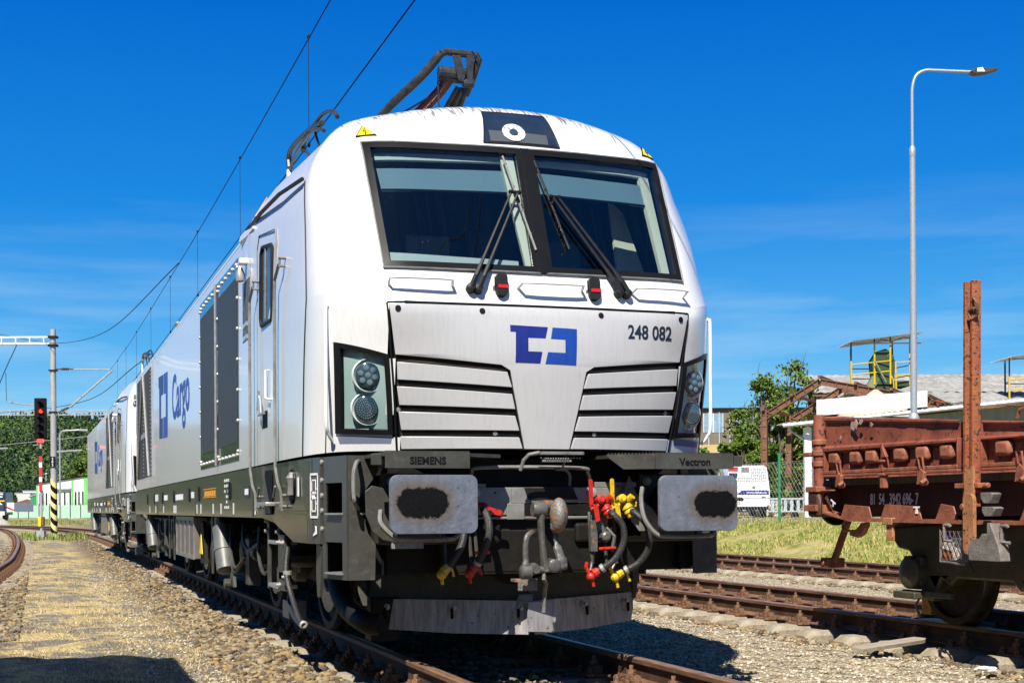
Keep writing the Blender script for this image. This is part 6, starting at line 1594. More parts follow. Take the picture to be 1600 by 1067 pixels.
# corner posts and headboard
for sx in (-1, 1):
    X = lambda d: 5.15+sx*(1.5-d)
    mb = MB(); mb.tube([(X(.035), 3.30, .98), (X(.035), 3.30, 1.87)], .058, 12); wb('corner_post', mb, MT['wagon'], bevel=0)
    mb = MB()
    for z in (1.62, 1.52, 1.42, 1.18, 1.02): mb.lathe((X(.035), 3.30, z-.03), (0, 0, 1), [(0, .060), (.004, .073), (.05, .073), (.055, .060)], 14)
    mb.bb(X(-.06), X(.10), 3.20, 3.40, 1.16, 1.21); mb.bb(X(-.07), X(.10), 3.20, 3.42, .985, 1.045); mb.bb(X(-.02), X(.02), 3.0, 3.3, 1.165, 1.18); mb.bb(X(-.03), X(.03), 3.38, 3.50, 1.49, 1.53)
    wb('post_hinge', mb, MT['wagon2'])
mb = MB(); mb.bb(3.72, 6.58, 3.34, 3.40, 1.28, 1.82); hb = wb('headboard', mb, MT['wagon'])
mb = MB(); mb.bb(3.70, 6.60, 3.22, 3.44, .93, 1.27); mb.prism([(0, 0), (.2, .0), (.2, .20), (.10, .28), (0, .28)], (3.66, 3.39, .93), (0, -1, 0), (0, 0, 1), .06)
wb('headstock', mb, MT['wframe'], bevel=.03)
for sx in (-1, 1):
    mb = MB(); mb.lathe((5.15+sx*.875, 3.44, 1.05), (0, 1, 0), [(0, .12), (.3, .11), (.31, .08), (.52, .08), (.53, .20), (.56, .21), (.57, .2)], 20); wb('buffer', mb, MT['dark'], bevel=0)
mb = MB(); mb.bb(3.78, 6.52, -9.0, 3.30, 1.22, 1.28); wb('floor', mb, mat('grey_wagon_planks', (.16, .13, .10), .9, 0, 3, (.10, .08, .06), .2, stretch=(1, 12, 1)), bevel=0)
mb = MB(); mb.bb(4.4, 4.6, -9, 3.2, .80, 1.22); mb.bb(5.7, 5.9, -9, 3.2, .80, 1.22); 
for y in (2.9, .9, -1.2, -3.4, -5.6, -7.8): mb.bb(3.86, 6.44, y, y+.12, .98, 1.2)
wb('centre_sill', mb, MT['wframe'], bevel=0)
# writing
t = text_mb('81  54   3942 696- 7', .135, (3.65+.188, 2.33, 1.085), (0, -1, 0), (0, 0, 1), .003, 'CENTER', .0026, .66); wb('wagon_number', t, mat('dusty_white_stencil', (.92, .90, .86), .7), bevel=0)
mb = MB()
mb.prism([(-.03, .04), (.05, .0), (.045, -.01), (.02, .0), (.01, -.03), (-.0, -.03), (.0, .01), (-.035, .028)], (3.66, 3.03, 1.055), (0, -1, 0), (0, 0, 1), .004)
mb.prism([(-.045, .03), (.045, .03), (.045, .016), (.008, .016), (.02, -.03), (-.02, -.03), (-.008, .016), (-.045, .016)], (3.677, 1.745, .995), (0, -1, 0), (0, 0, 1), .004)
wb('stencil_mark', mb, MT['labelw'], bevel=0)
mb = MB()
rs_ = random.Random(4)
for (y, z, r_) in ((2.66, 1.725, .045), (2.58, 1.745, .035), (2.50, 1.76, .025), (2.33, 1.725, .022), (2.88, 1.64, .014)):
    n = 9; mb.prism([(r_*(1+rs_.uniform(-.45, .45))*math.cos(6.283*k/n), r_*(1+rs_.uniform(-.45, .45))*math.sin(6.283*k/n)) for k in range(n)], (3.655-.03*(y < 2.6), y, z), (0, -1, 0), (-.05, 0, 1), .004)
wb('paint_scar', mb, mat('bare_primer_scar', (.42, .36, .31), .7, 0, 20, (.30, .17, .12)), bevel=0)
# document basket with wire mesh
bk = MB(); bk.bb(3.70, 3.74, 1.13, 1.41, .59, .83); kb = wb('label_basket', bk, mat('basket_dark_back', (.10, .16, .20), .6))
bk = MB()
for a, b in (((1.42, .58), (1.42, .84)), ((1.13, .57), (1.13, .84)), ((1.42, .585), (1.11, .57))): bk.tube([(3.68, a[0], a[1]), (3.68, b[0], b[1])], .010, 5)
wb('basket_frame', bk, MT['wgrey'], kb, bevel=0)
bk = MB()
for k in range(-5, 10):
    for sg in (1, -1):
        p = []
        for q in range(25):
            z = .595+.235*q/24; y = 1.415-.057*k-sg*(z-.595)*.62+(0 if sg > 0 else -.09)
            if 1.135 < y < 1.412: p.append((3.672, y, z))
        if len(p) > 2: bk.tube([p[0], p[-1]], .0032, 4)
wb('basket_mesh', bk, MT['fast'], kb, bevel=0)
bk = MB(); bk.prism([(-.13, .03), (.03, .03), (.0, .0), (.13, -.04), (.12, -.10), (.0, -.11), (-.01, -.04), (-.13, -.02)], (3.695, 1.275, .71), (0, -1, 0), (0, 0, 1), .008); wb('paper_label', bk, MT['labelw'], kb, bevel=0)
bk = MB(); bk.bb(3.69, 3.70, 1.31, 1.405, .60, .665); wb('rusty_tag', bk, MT['stanch'], kb, bevel=0)
bk = MB(); bk.prism([(-.11, .10), (-.02, .10), (-.04, .02), (-.10, .03)], (3.695, 1.275, .72), (0, -1, 0), (0, 0, 1), .006); wb('blue_label', bk, MT['blue2'], kb, bevel=0)
# step and link hanging from the frame at the far end
mb = MB(); mb.prism([(.035, 0), (.12, .0), (-.17, -.44), (-.26, -.44)], (3.95, 3.28, .93), (0, -1, 0), (0, 0, 1), .03); wb('step_strut', mb, MT['wagon2'])
mb = MB(); mb.box((3.95, 3.53, .50), (.16, .17, .09)); mb.lathe((3.85, 3.54, .50), (-1, 0, 0), [(0, .035), (.02, .03)], 8); wb('step_foot', mb, MT['wagon2'])
mb = MB(); mb.tube(catmull([(3.8, 3.05, .91), (3.78, 3.07, .84), (3.78, 3.0, .81), (3.78, 2.84, .81)], 4), .012, 6); mb.prism([(-.14, -.03), (-.02, -.05), (.06, -.02), (.12, .05), (.12, .09), (.04, .08), (-.02, .03), (-.14, .0)], (3.8, 2.76, .80), (0, -1, 0), (0, 0, 1), .05); mb.bb(3.66, 3.69, 2.08, 2.17, .74, .93); mb.bb(3.64, 3.70, 2.06, 2.20, .87, .93)
wb('hanger', mb, MT['stanch2'])
# bogies
for yb in (1.31, -7.2):
    for sx in (-1, 1):
        X = 5.15+sx*1.15
        mb = MB()
        pr = [(1.55, .84), (1.50, .74), (1.40, .66), (1.22, .64), (1.10, .55), (1.05, .42), (.98, .24), (.82, .22), (.66, .42), (.52, .36), (.42, .43), (-.42, .43), (-.52, .36), (-.66, .42), (-.82, .22), (-.98, .24), (-1.05, .42), (-1.10, .55), (-1.22, .64), (-1.40, .66), (-1.55, .84), (-.3, .90), (.3, .90)]
        mb.prism([(q[0]*.86, q[1]) for q in pr], (X, yb, 0), (0, 1, 0), (0, 0, 1), .12); wb('bogie_frame', mb, MT['bogied'], bevel=.02)
        for dy in (-.9, .9):
            mb = MB(); mb.lathe((X+sx*-.02, yb+dy, .46), (sx, 0, 0), [(0, .15), (.12, .14), (.14, .11), (.16, .04)], 20); mb.bb(X+sx*.05, X+sx*.15, yb+dy-.16, yb+dy+.16, .24, .30); mb.bb(X, X+sx*.06, yb+dy-.13, yb+dy+.13, .36, .60); wb('axle_box', mb, MT['bogied'], bevel=.01)
        mb = MB(); mb.bb(X+sx*.02, X+sx*.06, yb+.35, yb+1.05, .26, .31); mb.tube([(X+sx*.12, yb+.2, .75), (X+sx*.12, yb-.05, .5)], .008, 5); wb('tie_bar', mb, MT['grey'], bevel=.004)
    for dy in (-.9, .9):
        w_ = thing('wheelset', None, None, (0, yb+dy+2.9, .46)); w_.parent = WG
        for s in (-1, 1):
            mb = MB(); mb.lathe((s*.675, 0, 0), (s, 0, 0), [(0, .16), (.0, .485), (.015, .49), (.03, .468), (.04, .463), (.135, .456), (.136, .40), (.09, .39), (.07, .22), (.12, .16), (.17, .13)], 44); mb.build('wheel', MT['wheel2'], w_)
            mb = MB(); mb.lathe((s*.72, 0, 0), (s, 0, 0), [(0, .4655), (.08, .461), (.088, .457)], 44, 0, False); mb.build('wheel_tread', MT['tread'], w_)
        mb = MB(); mb.cyl((-.7, 0, 0), (.7, 0, 0), .08, n=14); mb.build('axle', MT['dark'], w_)
mb = MB(); mb.bb(4.36, 4.50, 2.56, 2.70, .06, .26); wb('brake_shoe', mb, MT['yellow_worn'], bevel=.01)
mb = MB(); mb.tube([(4.36, 2.72, .03), (4.34, 2.76, .14), (4.34, 2.68, .22), (4.36, 2.62, .21)], .012, 6); mb.bb(4.35, 4.52, 2.2, 2.75, .003, .016); wb('wheel_chock', mb, MT['grey2'], bevel=0)
mb = MB(); mb.tube(catmull([(4.0, 1.9, 1.852), (3.95, 1.88, 1.90), (3.95, 1.75, 1.88)], 4), .012, 5); mb.tube([(3.8, .62, 1.68), (3.8, .60, 1.74), (3.8, .42, 1.76), (3.8, .40, 1.68)], .014, 5); wb('floor_ring', mb, MT['stanch'], bevel=0)

# ------------------------------------------------------------------ yard on the right; local axes: x to the right of the view line, y away from the camera
TH = .31724
def SW(x, d, z=0): return Vector((-3.1708+x*math.cos(TH)+d*math.sin(TH), -8.4752-x*math.sin(TH)+d*math.cos(TH), z))
GZ = .53
def yard(name, label, cat, x, d, z=GZ, group=None, rot=0): return thing(name, label, cat, SW(x, d, z), -TH+rot, group)
# street lamp
lp = yard('street_lamp', 'tall galvanised street lamp with a bent arm behind the red wagon', 'street lamp', 9.19, 33)
MT['galv'] = mat('galvanised_steel', (.42, .44, .46), .45, .35, 30, (.30, .32, .34), .05)
mb = MB(); mb.tube([(0, 0, 0), (0, 0, 2.5)], .10, 16); mb.lathe((0, 0, 2.42), (0, 0, 1), [(0, .10), (.02, .125), (.10, .125), (.16, .095), (.2, .07)], 16); mb.tube([(0, 0, 2.55), (0, 0, 8.62)], [.077, .066], 14); mb.lathe((0, 0, 8.45), (0, 0, 1), [(0, .066), (.02, .072), (.20, .072), (.24, .05), (.26, .045)], 14); mb.build('lamp_post', MT['galv'], lp)
mb = MB(); mb.tube([(0, 0, 8.6)]+catmull([(0, 0, 9.7), (.01, 0, 10.05), (.10, 0, 10.32), (.30, 0, 10.43), (.52, 0, 10.43)], 5)+[(1.35, 0, 10.39)], .035, 10); mb.build('lamp_arm', MT['galv'], lp)
mb = MB(); mb.prism([(0, 0), (.12, .07), (.62, .07), (.66, .05), (.40, -.03), (.12, -.06)], (1.30, .12, 10.375), (1, 0, 0), (0, 0, 1), .24); mb.build('lamp_head', MT['grey'], lp, 35, .01)
mb = MB(); mb.prism([(0, 0), (.18, 0), (.12, .10), (.0, .08)], (1.45, -.125, 10.36), (1, 0, 0), (0, 0, 1), .01); mb.build('lamp_glass', MT['labelw'], lp)
# green fence
fe = thing('wire_fence', 'green steel post and chain-link wire fence on the bank behind the right track', 'fence', (17.0, 28.4, 0))
mb = MB(); n_ = 0
for y in (28.42,): mb.cyl((0, y-28.4, .45), (0, y-28.4, 2.56), .042, n=8)
MT['fgreen'] = mat('green_fence_post', (.03, .20, .09), .45)
mb.build('fence_post', MT['fgreen'], fe)
for y in (12, 20.2, 36.6, 44.8):
    mb = MB(); mb.cyl((0, y-28.4, .45), (0, y-28.4, 2.56), .042, n=8); mb.build('fence_post', MT['fgreen'], fe)
mb = MB(); z0, z1 = .6, 2.3
for k in range(190):
    y = -16.5+k*.19
    for sg in (1, -1):
        a = (0, y, z0) if sg > 0 else (0, y, z1); b = (0, min(y+(z1-z0), 17), z1) if sg > 0 else (0, min(y+(z1-z0), 17), z0)
        if y+(z1-z0) > 17.2: continue
        mb.tube([a, b], .0042, 3, False)
for z in (z0, (z0+z1)/2, z1): mb.tube([(0, -16.5, z), (0, 17, z)], .005, 4)
mb.build('chain_link', mat('zinc_wire', (.35, .36, .33), .5, .3), fe, 0)
# white van seen from behind
vn = yard('parked_van', 'white van with blue stripe, pictures on its rear doors, parked by the trees', 'van', 10.62, 65, .60)
MT['vanw'] = mat('white_van_paint', (.74, .75, .77), .3, 0, coat=.5)
mb = MB(); pr = [(-.98, .42), (-.98, 1.15), (-.90, 1.85), (-.84, 2.20), (-.70, 2.29), (.70, 2.29), (.84, 2.20), (.90, 1.85), (.98, 1.15), (.98, .42)]
n = len(pr); vs = []; fs = []
for k, (y, f, g_) in enumerate(((0, 1, 1), (.04, 1.01, 1.0), (3.0, 1.01, 1.0), (3.9, .98, .80), (4.7, .93, .55))):
    for x, z in pr: vs.append((x*f, y, .42+(z-.42)*g_))
for k in range(4):
    for i in range(n): j = (i+1) % n; fs.append((k*n+i, k*n+j, (k+1)*n+j, (k+1)*n+i))
fs.append(tuple(range(n))[::-1]); fs.append(tuple(4*n+i for i in range(n))); mb.add(vs, fs); vb = mb.build('body', MT['vanw'], vn, 50)
mb = MB(); mb.prism([(-.98, .72), (-.84, .72), (-.90, .80), (-.98, .80)], (0, -.002, 0), (1, 0, 0), (0, 0, 1), .01)
mb = MB(); mb.prism([(-.50, .98), (-.28, 1.17), (.93, 1.17), (.95, .98)], (0, -.003, 0), (1, 0, 0), (0, 0, 1), .006); st_ = mb.build('blue_stripe', MT['blue1'], vn)
text_mb('www.rbkso.cz', .15, (.38, -.012, 1.075), (1, 0, 0), (0, 0, 1), .003, 'CENTER', .004, 1.05).build('lettering', MT['labelw'], st_, 0)
mb = MB()
for (x0, x1, z0_, z1_, m_) in ((-.88, -.45, 2.03, 2.22, 'red2'),): mb.bb(x0, x1, -.008, 0, z0_, z1_)
pc = mb.build('rear_picture', MT['red2'], vn)
mb = MB(); mb.bb(-.86, -.48, -.008, 0, 1.72, 1.95); mb.build('rear_picture', MT['navy'], vn)
mb = MB(); mb.bb(-.30, .05, -.008, 0, 1.98, 2.20); mb.build('rear_picture', MT['grey2'], vn)
mb = MB()
for r_ in range(9):
    z = 1.58+r_*.068
    for k in range(18):
        x = -.70+k*.085
        if (r_ > 2 and x < .12) or (abs(x) > .78): continue
        mb.bb(x, x+.055, -.007, 0, z, z+.022)
mb.build('printed_lines', MT['grey'], vn, 0)
mb = MB(); mb.bb(-.005, .005, -.006, 0, .5, 2.2); mb.bb(-.98, .98, -.006, 0, .80, .815); mb.build('door_seam', MT['grey'], vn)
mb = MB(); mb.prism([(-.95, .66), (-.95, .80), (-.86, .86), (-.28, .86), (-.20, .78), (-.24, .70)], (0, -.003, 0), (1, 0, 0), (0, 0, 1), .012); mb.bb(-.9, .9, -.05, .06, .30, .44); mb.bb(-.3, .3, .1, .3, 2.285, 2.30); mb.bb(.62, .78, -.02, 0, .855, .885); mb.build('rear_trim', MT['black'], vn)
mb = MB(); mb.bb(-.88, -.32, -.022, -.014, .57, .69); pl_ = mb.build('number_plate', MT['labelw'], vn)
mb = MB()
for k in range(7): mb.bb(-.78+k*.062, -.74+k*.062, -.026, -.02, .60, .66)
mb.build('plate_digits', MT['grey'], pl_, 0)
mb = MB(); mb.prism([(-.09, 0), (.09, 0), (0, .14)], (-.70, -.003, 1.38), (1, 0, 0), (0, 0, 1), .006); mb.build('triangle_logo', MT['blue1'], vn)
mb = MB(); mb.bb(-.80, -.60, -.012, 0, 1.32, 1.38); mb.bb(-.97, -.86, -.02, .02, .44, .50); mb.bb(.86, .97, -.02, .02, .44, .50); mb.build('tail_light', MT['red2'], vn)
mb = MB(); mb.lathe((.26, -.004, 1.30), (0, -1, 0), [(0, .07), (.01, .06)], 16); mb.build('badge', MT['grey2'], vn)
for x in (-.80, .80):
    for y in (.75, 3.6):
        mb = MB(); mb.lathe((x-.11, y, .32), (1, 0, 0), [(0, .2), (0, .31), (.02, .33), (.20, .33), (.22, .31), (.22, .2)], 20); mb.build('wheel', MT['rubber'], vn)
# low concrete fence beyond the van
lf = yard('concrete_fence', 'low pale blue-grey baluster fence behind the parked van', 'fence', 8.9, 68, .78)
mb = MB(); mb.bb(0, 7.2, 0, .10, .58, .66); mb.bb(0, 7.2, 0, .10, .0, .06)
MT['pbl'] = mat('pale_blue_grey_concrete', (.42, .50, .55), .8, 0, 5, (.33, .40, .45))
mb.build('fence_rail', MT['pbl'], lf)
for k in range(24):
    mb = MB(); mb.bb(k*.30, k*.30+.15, .02, .08, .06, .58); mb.build('baluster', MT['pbl'], lf)

# rusty steel portal shed
MT['rust'] = mat('rusty_steel_beam', (.20, .085, .04), .8, 0, 3, (.11, .055, .035), .2, 12, n2=(6, (.30, .15, .07), .58, .68))
MT['asb'] = mat('grey_fibre_cement', (.33, .32, .30), .9, 0, 1.2, (.20, .19, .17), 0, n2=(5, (.42, .41, .39), .6, .7))
MT['corrw'] = mat('white_corrugated_sheet', (.72, .73, .74), .45, 0, 2, (.60, .61, .62))
def corr(mb, a, b, dn, pitch=.25, amp=.03, thick=None):
    """corrugated sheet from edge a-b down along dn"""
    a, b, dn = Vector(a), Vector(b), Vector(dn); L_ = (b-a).length; u = (b-a)/L_; nn = u.cross(dn).normalized(); n = max(4, int(L_/pitch*4)); vs = []; fs = []
    for k in range(n+1):
        t = k/n; off = nn*amp*math.sin(t*L_/pitch*2*math.pi); p = a+(b-a)*t+off; vs += [p, p+dn, p-nn*.012, p+dn-nn*.012]
    for k in range(n):
        i = k*4; fs += [(i, i+1, i+5, i+4), (i+2, i+6, i+7, i+3), (i, i+4, i+6, i+2), (i+1, i+3, i+7, i+5)]
    return mb.add(vs, fs)
sh = yard('open_shed', 'open shed of rusty steel portal frames with a broken grey roof, among trees', 'shed', 13.3, 76, GZ, rot=-.42)
for k in range(4):
    y = k*5.5
    mb = MB(); mb.bb(-.11, .11, y-.1, y+.1, 0, 5.6); mb.bb(-.16, -.12, y-.14, y+.14, 0, 5.6); mb.bb(.12, .16, y-.14, y+.14, 0, 5.6)
    for z in range(9): mb.bb(-.14, .14, y-.13, y-.09, .5+z*.6, .6+z*.6)
    mb.build('steel_column', MT['rust'], sh)
    mb = MB()
    def raft(x0, z0, x1, z1, h=.34):
        L_ = math.hypot(x1-x0, z1-z0); u = Vector((x1-x0, 0, z1-z0)).normalized(); v = Vector((-u.z, 0, u.x))
        mb.prism([(0, -h/2), (L_, -h/2), (L_, h/2), (0, h/2)], (x0, y+.04, z0), u, v, .08)
        for q in (-h/2, h/2-.05): mb.prism([(0, q), (L_, q), (L_, q+.05), (0, q+.05)], (x0, y+.12, z0), u, v, .24)
        for k in range(int(L_/.55)): mb.prism([(.3+k*.55, -h/2), (.34+k*.55, -h/2), (.34+k*.55, h/2), (.3+k*.55, h/2)], (x0, y+.10, z0), u, v, .2)
    raft(0, 5.20, 2.95, 6.95); raft(2.95, 6.95, 8.5, 5.75); raft(0+.0, 5.45, .4, 5.3, .2)
    mb.build('roof_rafter', MT['rust'], sh, 0)
for (x, z, x2, z2) in ((0, 5.40, 0, 5.4), (1.5, 6.1, 0, 0), (2.95, 6.98, 0, 0), (4.8, 6.58, 0, 0), (6.6, 6.2, 0, 0), (8.4, 5.82, 0, 0)):
    mb = MB(); mb.bb(x-.07, x+.07, -.3, 17, z+.14, z+.28); mb.build('purlin', MT['rust'], sh)
mb = MB(); corr(mb, (2.9, 6, 7.28), (2.9, 17, 7.28), (5.8, 0, -1.26), .9, .04); mb.build('roof_sheet', MT['asb'], sh, 0)
mb = MB(); corr(mb, (.2, 9, 5.65), (.2, 17, 5.65), (2.3, 0, 1.33), .9, .04); mb.build('roof_sheet', MT['asb'], sh, 0)
mb = MB(); mb.bb(0, 9, 4.6, 4.8, 4.95, 5.2); mb.bb(0, 9, 10, 10.2, 4.95, 5.2); mb.tube([(2.2, 5, 5.1), (3.3, 5, 5.7)], .05, 5); mb.tube([(3.3, 5, 6.8), (2.95, 5, 6.2)], .05, 5); mb.build('cross_beam', MT['rust'], sh)
# lean-to with white pillar and corrugated roof edge
le = yard('white_shed', 'long shed with white corrugated parapet, tin roof edge and white pillar', 'shed', 13.4, 66, GZ)
mb = MB(); mb.bb(-.02, .30, 0, .3, 0, 4.1); mb.build('white_pillar', MT['corrw'], le)
mb = MB(); 
a, b = Vector((-1.05, -.2, 4.27)), Vector((14, -3.6, 5.62)); corr(mb, a, b, (0.35, 3.6, .12), .26, .03); rf = mb.build('tin_roof', MT['corrw'], le, 0)
mb = MB(); mb.tube([a+Vector((0, -.06, -.10)), b+Vector((0, -.06, -.10))], .09, 8); mb.build('gutter', MT['galv'], le)
mb = MB(); mb.tube([(-.75, -.2, 4.15), (-.70, -.15, 3.95), (-.1, .05, 3.6), (.1, .05, 3.4)], .05, 8); mb.build('downpipe', MT['galv'], le)
mb = MB()
vs = []
mb.prism([(0, 0), (14.0, 0), (14.0, 5.4), (0, 4.15)], (.3, .4, 0), (1, -.18, 0), (0, 0, 1), .12); mb.build('shed_wall', mat('dim_grey_sheet', (.22, .23, .23), .7, 0, 1, (.16, .17, .17), stretch=(6, 1, .3)), le, 0)
mb = MB(); corr(mb, (.42, -.55, 5.32), (5.10, -1.75, 5.62), (0, 0, -.72), .24, .035); mb.build('parapet_sheet', MT['corrw'], le, 0)
mb = MB(); mb.bb(.9, 5.9, 2.3, 2.45, 3.9, 4.6); mb.build('parapet_backing', MT['rust'], le, 0)
# sand heap hopper behind the parapet
hp = yard('sand_heap', 'heap of pale sand under the green conveyor spout', 'sand heap', 17.9, 71, 5.3); 
mb = MB(); mb.lathe((0, 0, 0), (0, 0, 1), [(0, 2.0), (.3, 1.7), (.75, 1.1), (1.15, .5), (1.45, .1)], 20); mb.build('sand', mat('pale_sand', (.50, .42, .31), .95, 0, 4, (.40, .33, .24), .3, 8), hp)
mb = MB(); mb.bb(-2.2, 2.2, -1.5, 2.2, -4.7, .05); mb.build('bunker', MT['rust'], hp)
# yellow-railed platform with green conveyor head
def platform(x, d, z, label, second=False):
    p = yard('conveyor_platform', label, 'platform', x, d, z)
    Yw = MT['yellow']
    for i, (px_, py_) in enumerate(((0, 0), (1.30, -.3), (2.15, -.6), (3.45, 0), (.5, 2.2), (3.0, 2.2))):
        mb = MB(); mb.cyl((px_, py_, -.05), (px_, py_, 1.35 if i in (0,) else 2.3), .055, n=6); mb.build('platform_post', Yw if i < 4 else MT['grey'], p)
        mb = MB(); mb.cyl((px_, py_, 1.3), (px_, py_, 2.45+px_*.11), .045, n=6); mb.build('roof_post', MT['grey'] if i != 3 else Yw, p)
    mb = MB()
    for z_ in (.55, 1.15): mb.tube([(0, 0, z_), (1.30, -.3, z_+.10), (2.15, -.6, z_+.16)], .035, 6)
    for z_ in (.50, 1.25): mb.tube([(2.55, -.2, z_), (3.5, -.1, z_+.04)], .035, 6)
    mb.tube([(2.15, -.6, .5), (2.32, -.6, .2), (2.38, -.6, -1.0)], .04, 6); mb.tube([(2.55, -.2, 1.28), (2.6, -.2, -.9)], .05, 6); mb.tube([(3.5, -.1, 1.3), (3.45, -.1, -.2)], .06, 6)
    mb.build('guard_rail', Yw, p)
    mb = MB()
    for z_ in (.5, 1.1): mb.tube([(0, 0, z_), (.5, 2.2, z_), (3.0, 2.2, z_), (3.45, 0, z_)], .03, 5)
    mb.build('rear_rail', MT['grey'], p)
    mb = MB(); corr(mb, (-.20, -.9, 2.42), (-.20, 2.6, 2.42), (4.2, 0, .50), .3, .02); mb.build('canopy_roof', MT['corrw'], p, 0)
    mb = MB(); mb.bb(-.1, 3.9, -.8, -.72, 2.28, 2.34); mb.tube([(1.3, -.7, 2.3), (1.6, -.7, 2.55), (2.2, -.7, 2.4), (2.9, -.7, 2.65), (3.7, -.7, 2.6)], .03, 5); mb.build('roof_truss', MT['grey'], p)
    mb = MB(); mb.bb(0.2, 3.5, 0, 2.2, -.12, -.02); mb.bb(2.3, 3.5, .2, .6, -.02, .2); mb.build('platform_floor', MT['dgreen'], p)
    if second: return p
    mb = MB(); mb.prism([(0, 0), (1.15, 0), (1.2, 1.4), (1.0, 1.85), (.65, 2.1), (.20, 1.95), (-.15, 1.40), (-.1, .8)], (1.30, .6, -.05), (1, 0, 0), (0, 0, 1), .9); mb.lathe((2.2, -.32, 1.5), (0, -1, 0), [(0, .25), (.03, .22)], 16); mb.build('conveyor_head', MT['dgreen'], p, 40, .04)
    mb = MB(); mb.bb(1.45, 2.5, -.2, .7, -1.2, -.1); mb.lathe((1.9, .2, -1.1), (0, 0, 1), [(0, .65), (.7, .62)], 18); mb.build('hopper', MT['dgreen'], p)
    mb = MB(); d = Vector((-.95, 0, -1.55)).normalized(); v = Vector((d.z, 0, -d.x))
    mb.prism([(0, -.22), (1.75, -.22), (1.75, .22), (0, .22)], (1.55, -.30, .58), d, v, .5); mb.tube([(1.25, -.6, 1.3), (1.6, -.6, .6), (1.9, -.6, .05)], .06, 6); mb.build('spout', mat('worn_green_paint', (.10, .20, .09), .6, 0, 4, (.22, .20, .10)), p, 0, .02)
    return p
MT['dgreen'] = mat('dark_green_paint', (.018, .06, .022), .6, 0, 5, (.03, .045, .02))
platform(20.0, 85, 8.2, 'green conveyor head on a yellow-railed platform under a tin canopy')
p2 = platform(29.3, 85, 7.25, 'yellow-railed platform under a slanted canopy at the right edge', True)
# big hall roof
hl = yard('hall', 'long hall with a grey corrugated fibre-cement roof behind the sheds', 'hall', 19.8, 96, GZ)
mb = MB(); corr(mb, (0, 0, 8.05), (30, 0, 8.05), (0, 6, 1.7), .6, .035); mb.build('hall_roof', MT['asb'], hl, 0)
mb = MB(); mb.bb(0, 30, .3, .5, 0, 8.1); mb.build('hall_wall', mat('dark_timber_wall', (.10, .085, .07), .9, 0, 2, (.16, .13, .10), stretch=(4, 1, .5)), hl, 0)  # dark brown timber, its own colour
mb = MB()
for k in range(30): mb.bb(k*1.0, k*1.0+.08, -.9, -.8, 6.6, 7.9)
mb.bb(0, 30, -.9, -.8, 7.3, 7.5); mb.bb(0, 30, -1.2, -1.1, 7.0, 7.1); mb.bb(0, 30, -1.0, -.9, 7.7, 7.85); mb.build('eaves_frame', MT['rust'], hl)
lr = yard('low_roof', 'low lean-to roof of brown weathered boards in front of the grey hall', 'roof', 20.5, 84, GZ)
mb = MB(); corr(mb, (-1, 0, 6.55), (20, -.6, 6.35), (0, 4.5, .95), .8, .04); mb.build('board_roof', MT['asb'], lr, 0)
mb = MB(); mb.bb(-1, 20, .4, .6, 0, 6.3); mb.bb(-1, 20, -.1, .0, 6.1, 6.3); mb.build('board_wall', MT['rust'], lr)
# dark office block far away
fb = yard('office_block', 'long brown-grey block with blue-grey window bands and yellow plinth, behind trees', 'building', 12.0, 130, GZ)
mb = MB(); mb.bb(0, 18, 0, 8, 0, 9.2); mb.build('wall', mat('brown_grey_cladding', (.13, .11, .09), .8, 0, 2, (.18, .15, .12), stretch=(3, 1, .3)), fb)
mb = MB(); mb.bb(-.2, 18.2, -.2, 8, 9.2, 9.4); mb.build('roof_edge', MT['dark'], fb)
mb = MB(); mb.bb(0, 18, -.25, 0, 4.2, 6.1); mb.build('yellow_band', mat('yellow_ochre_render', (.50, .38, .18), .9, 0, 2, (.42, .32, .15)), fb)
for x in (5.3, 8.3, 11.2, 14.2):
    mb = MB(); mb.bb(x, x+1.7, -.03, 0, 7.2, 8.9); wv = mb.build('window', mat('pale_blue_window', (.25, .38, .50), .15, 0, 2, (.16, .24, .33)), fb)
    mb = MB(); mb.bb(x+.8, x+.9, -.06, 0, 7.2, 8.9); mb.bb(x-.04, x, -.06, 0, 7.2, 8.9); mb.bb(x+1.7, x+1.74, -.06, 0, 7.2, 8.9); mb.build('window_frame', MT['labelw'], wv)
mb = MB()
for k in range(19): mb.bb(k*.95, k*.95+.07, -.05, 0, 6.1, 9.1)
mb.build('cladding_rib', MT['pbl'], fb)

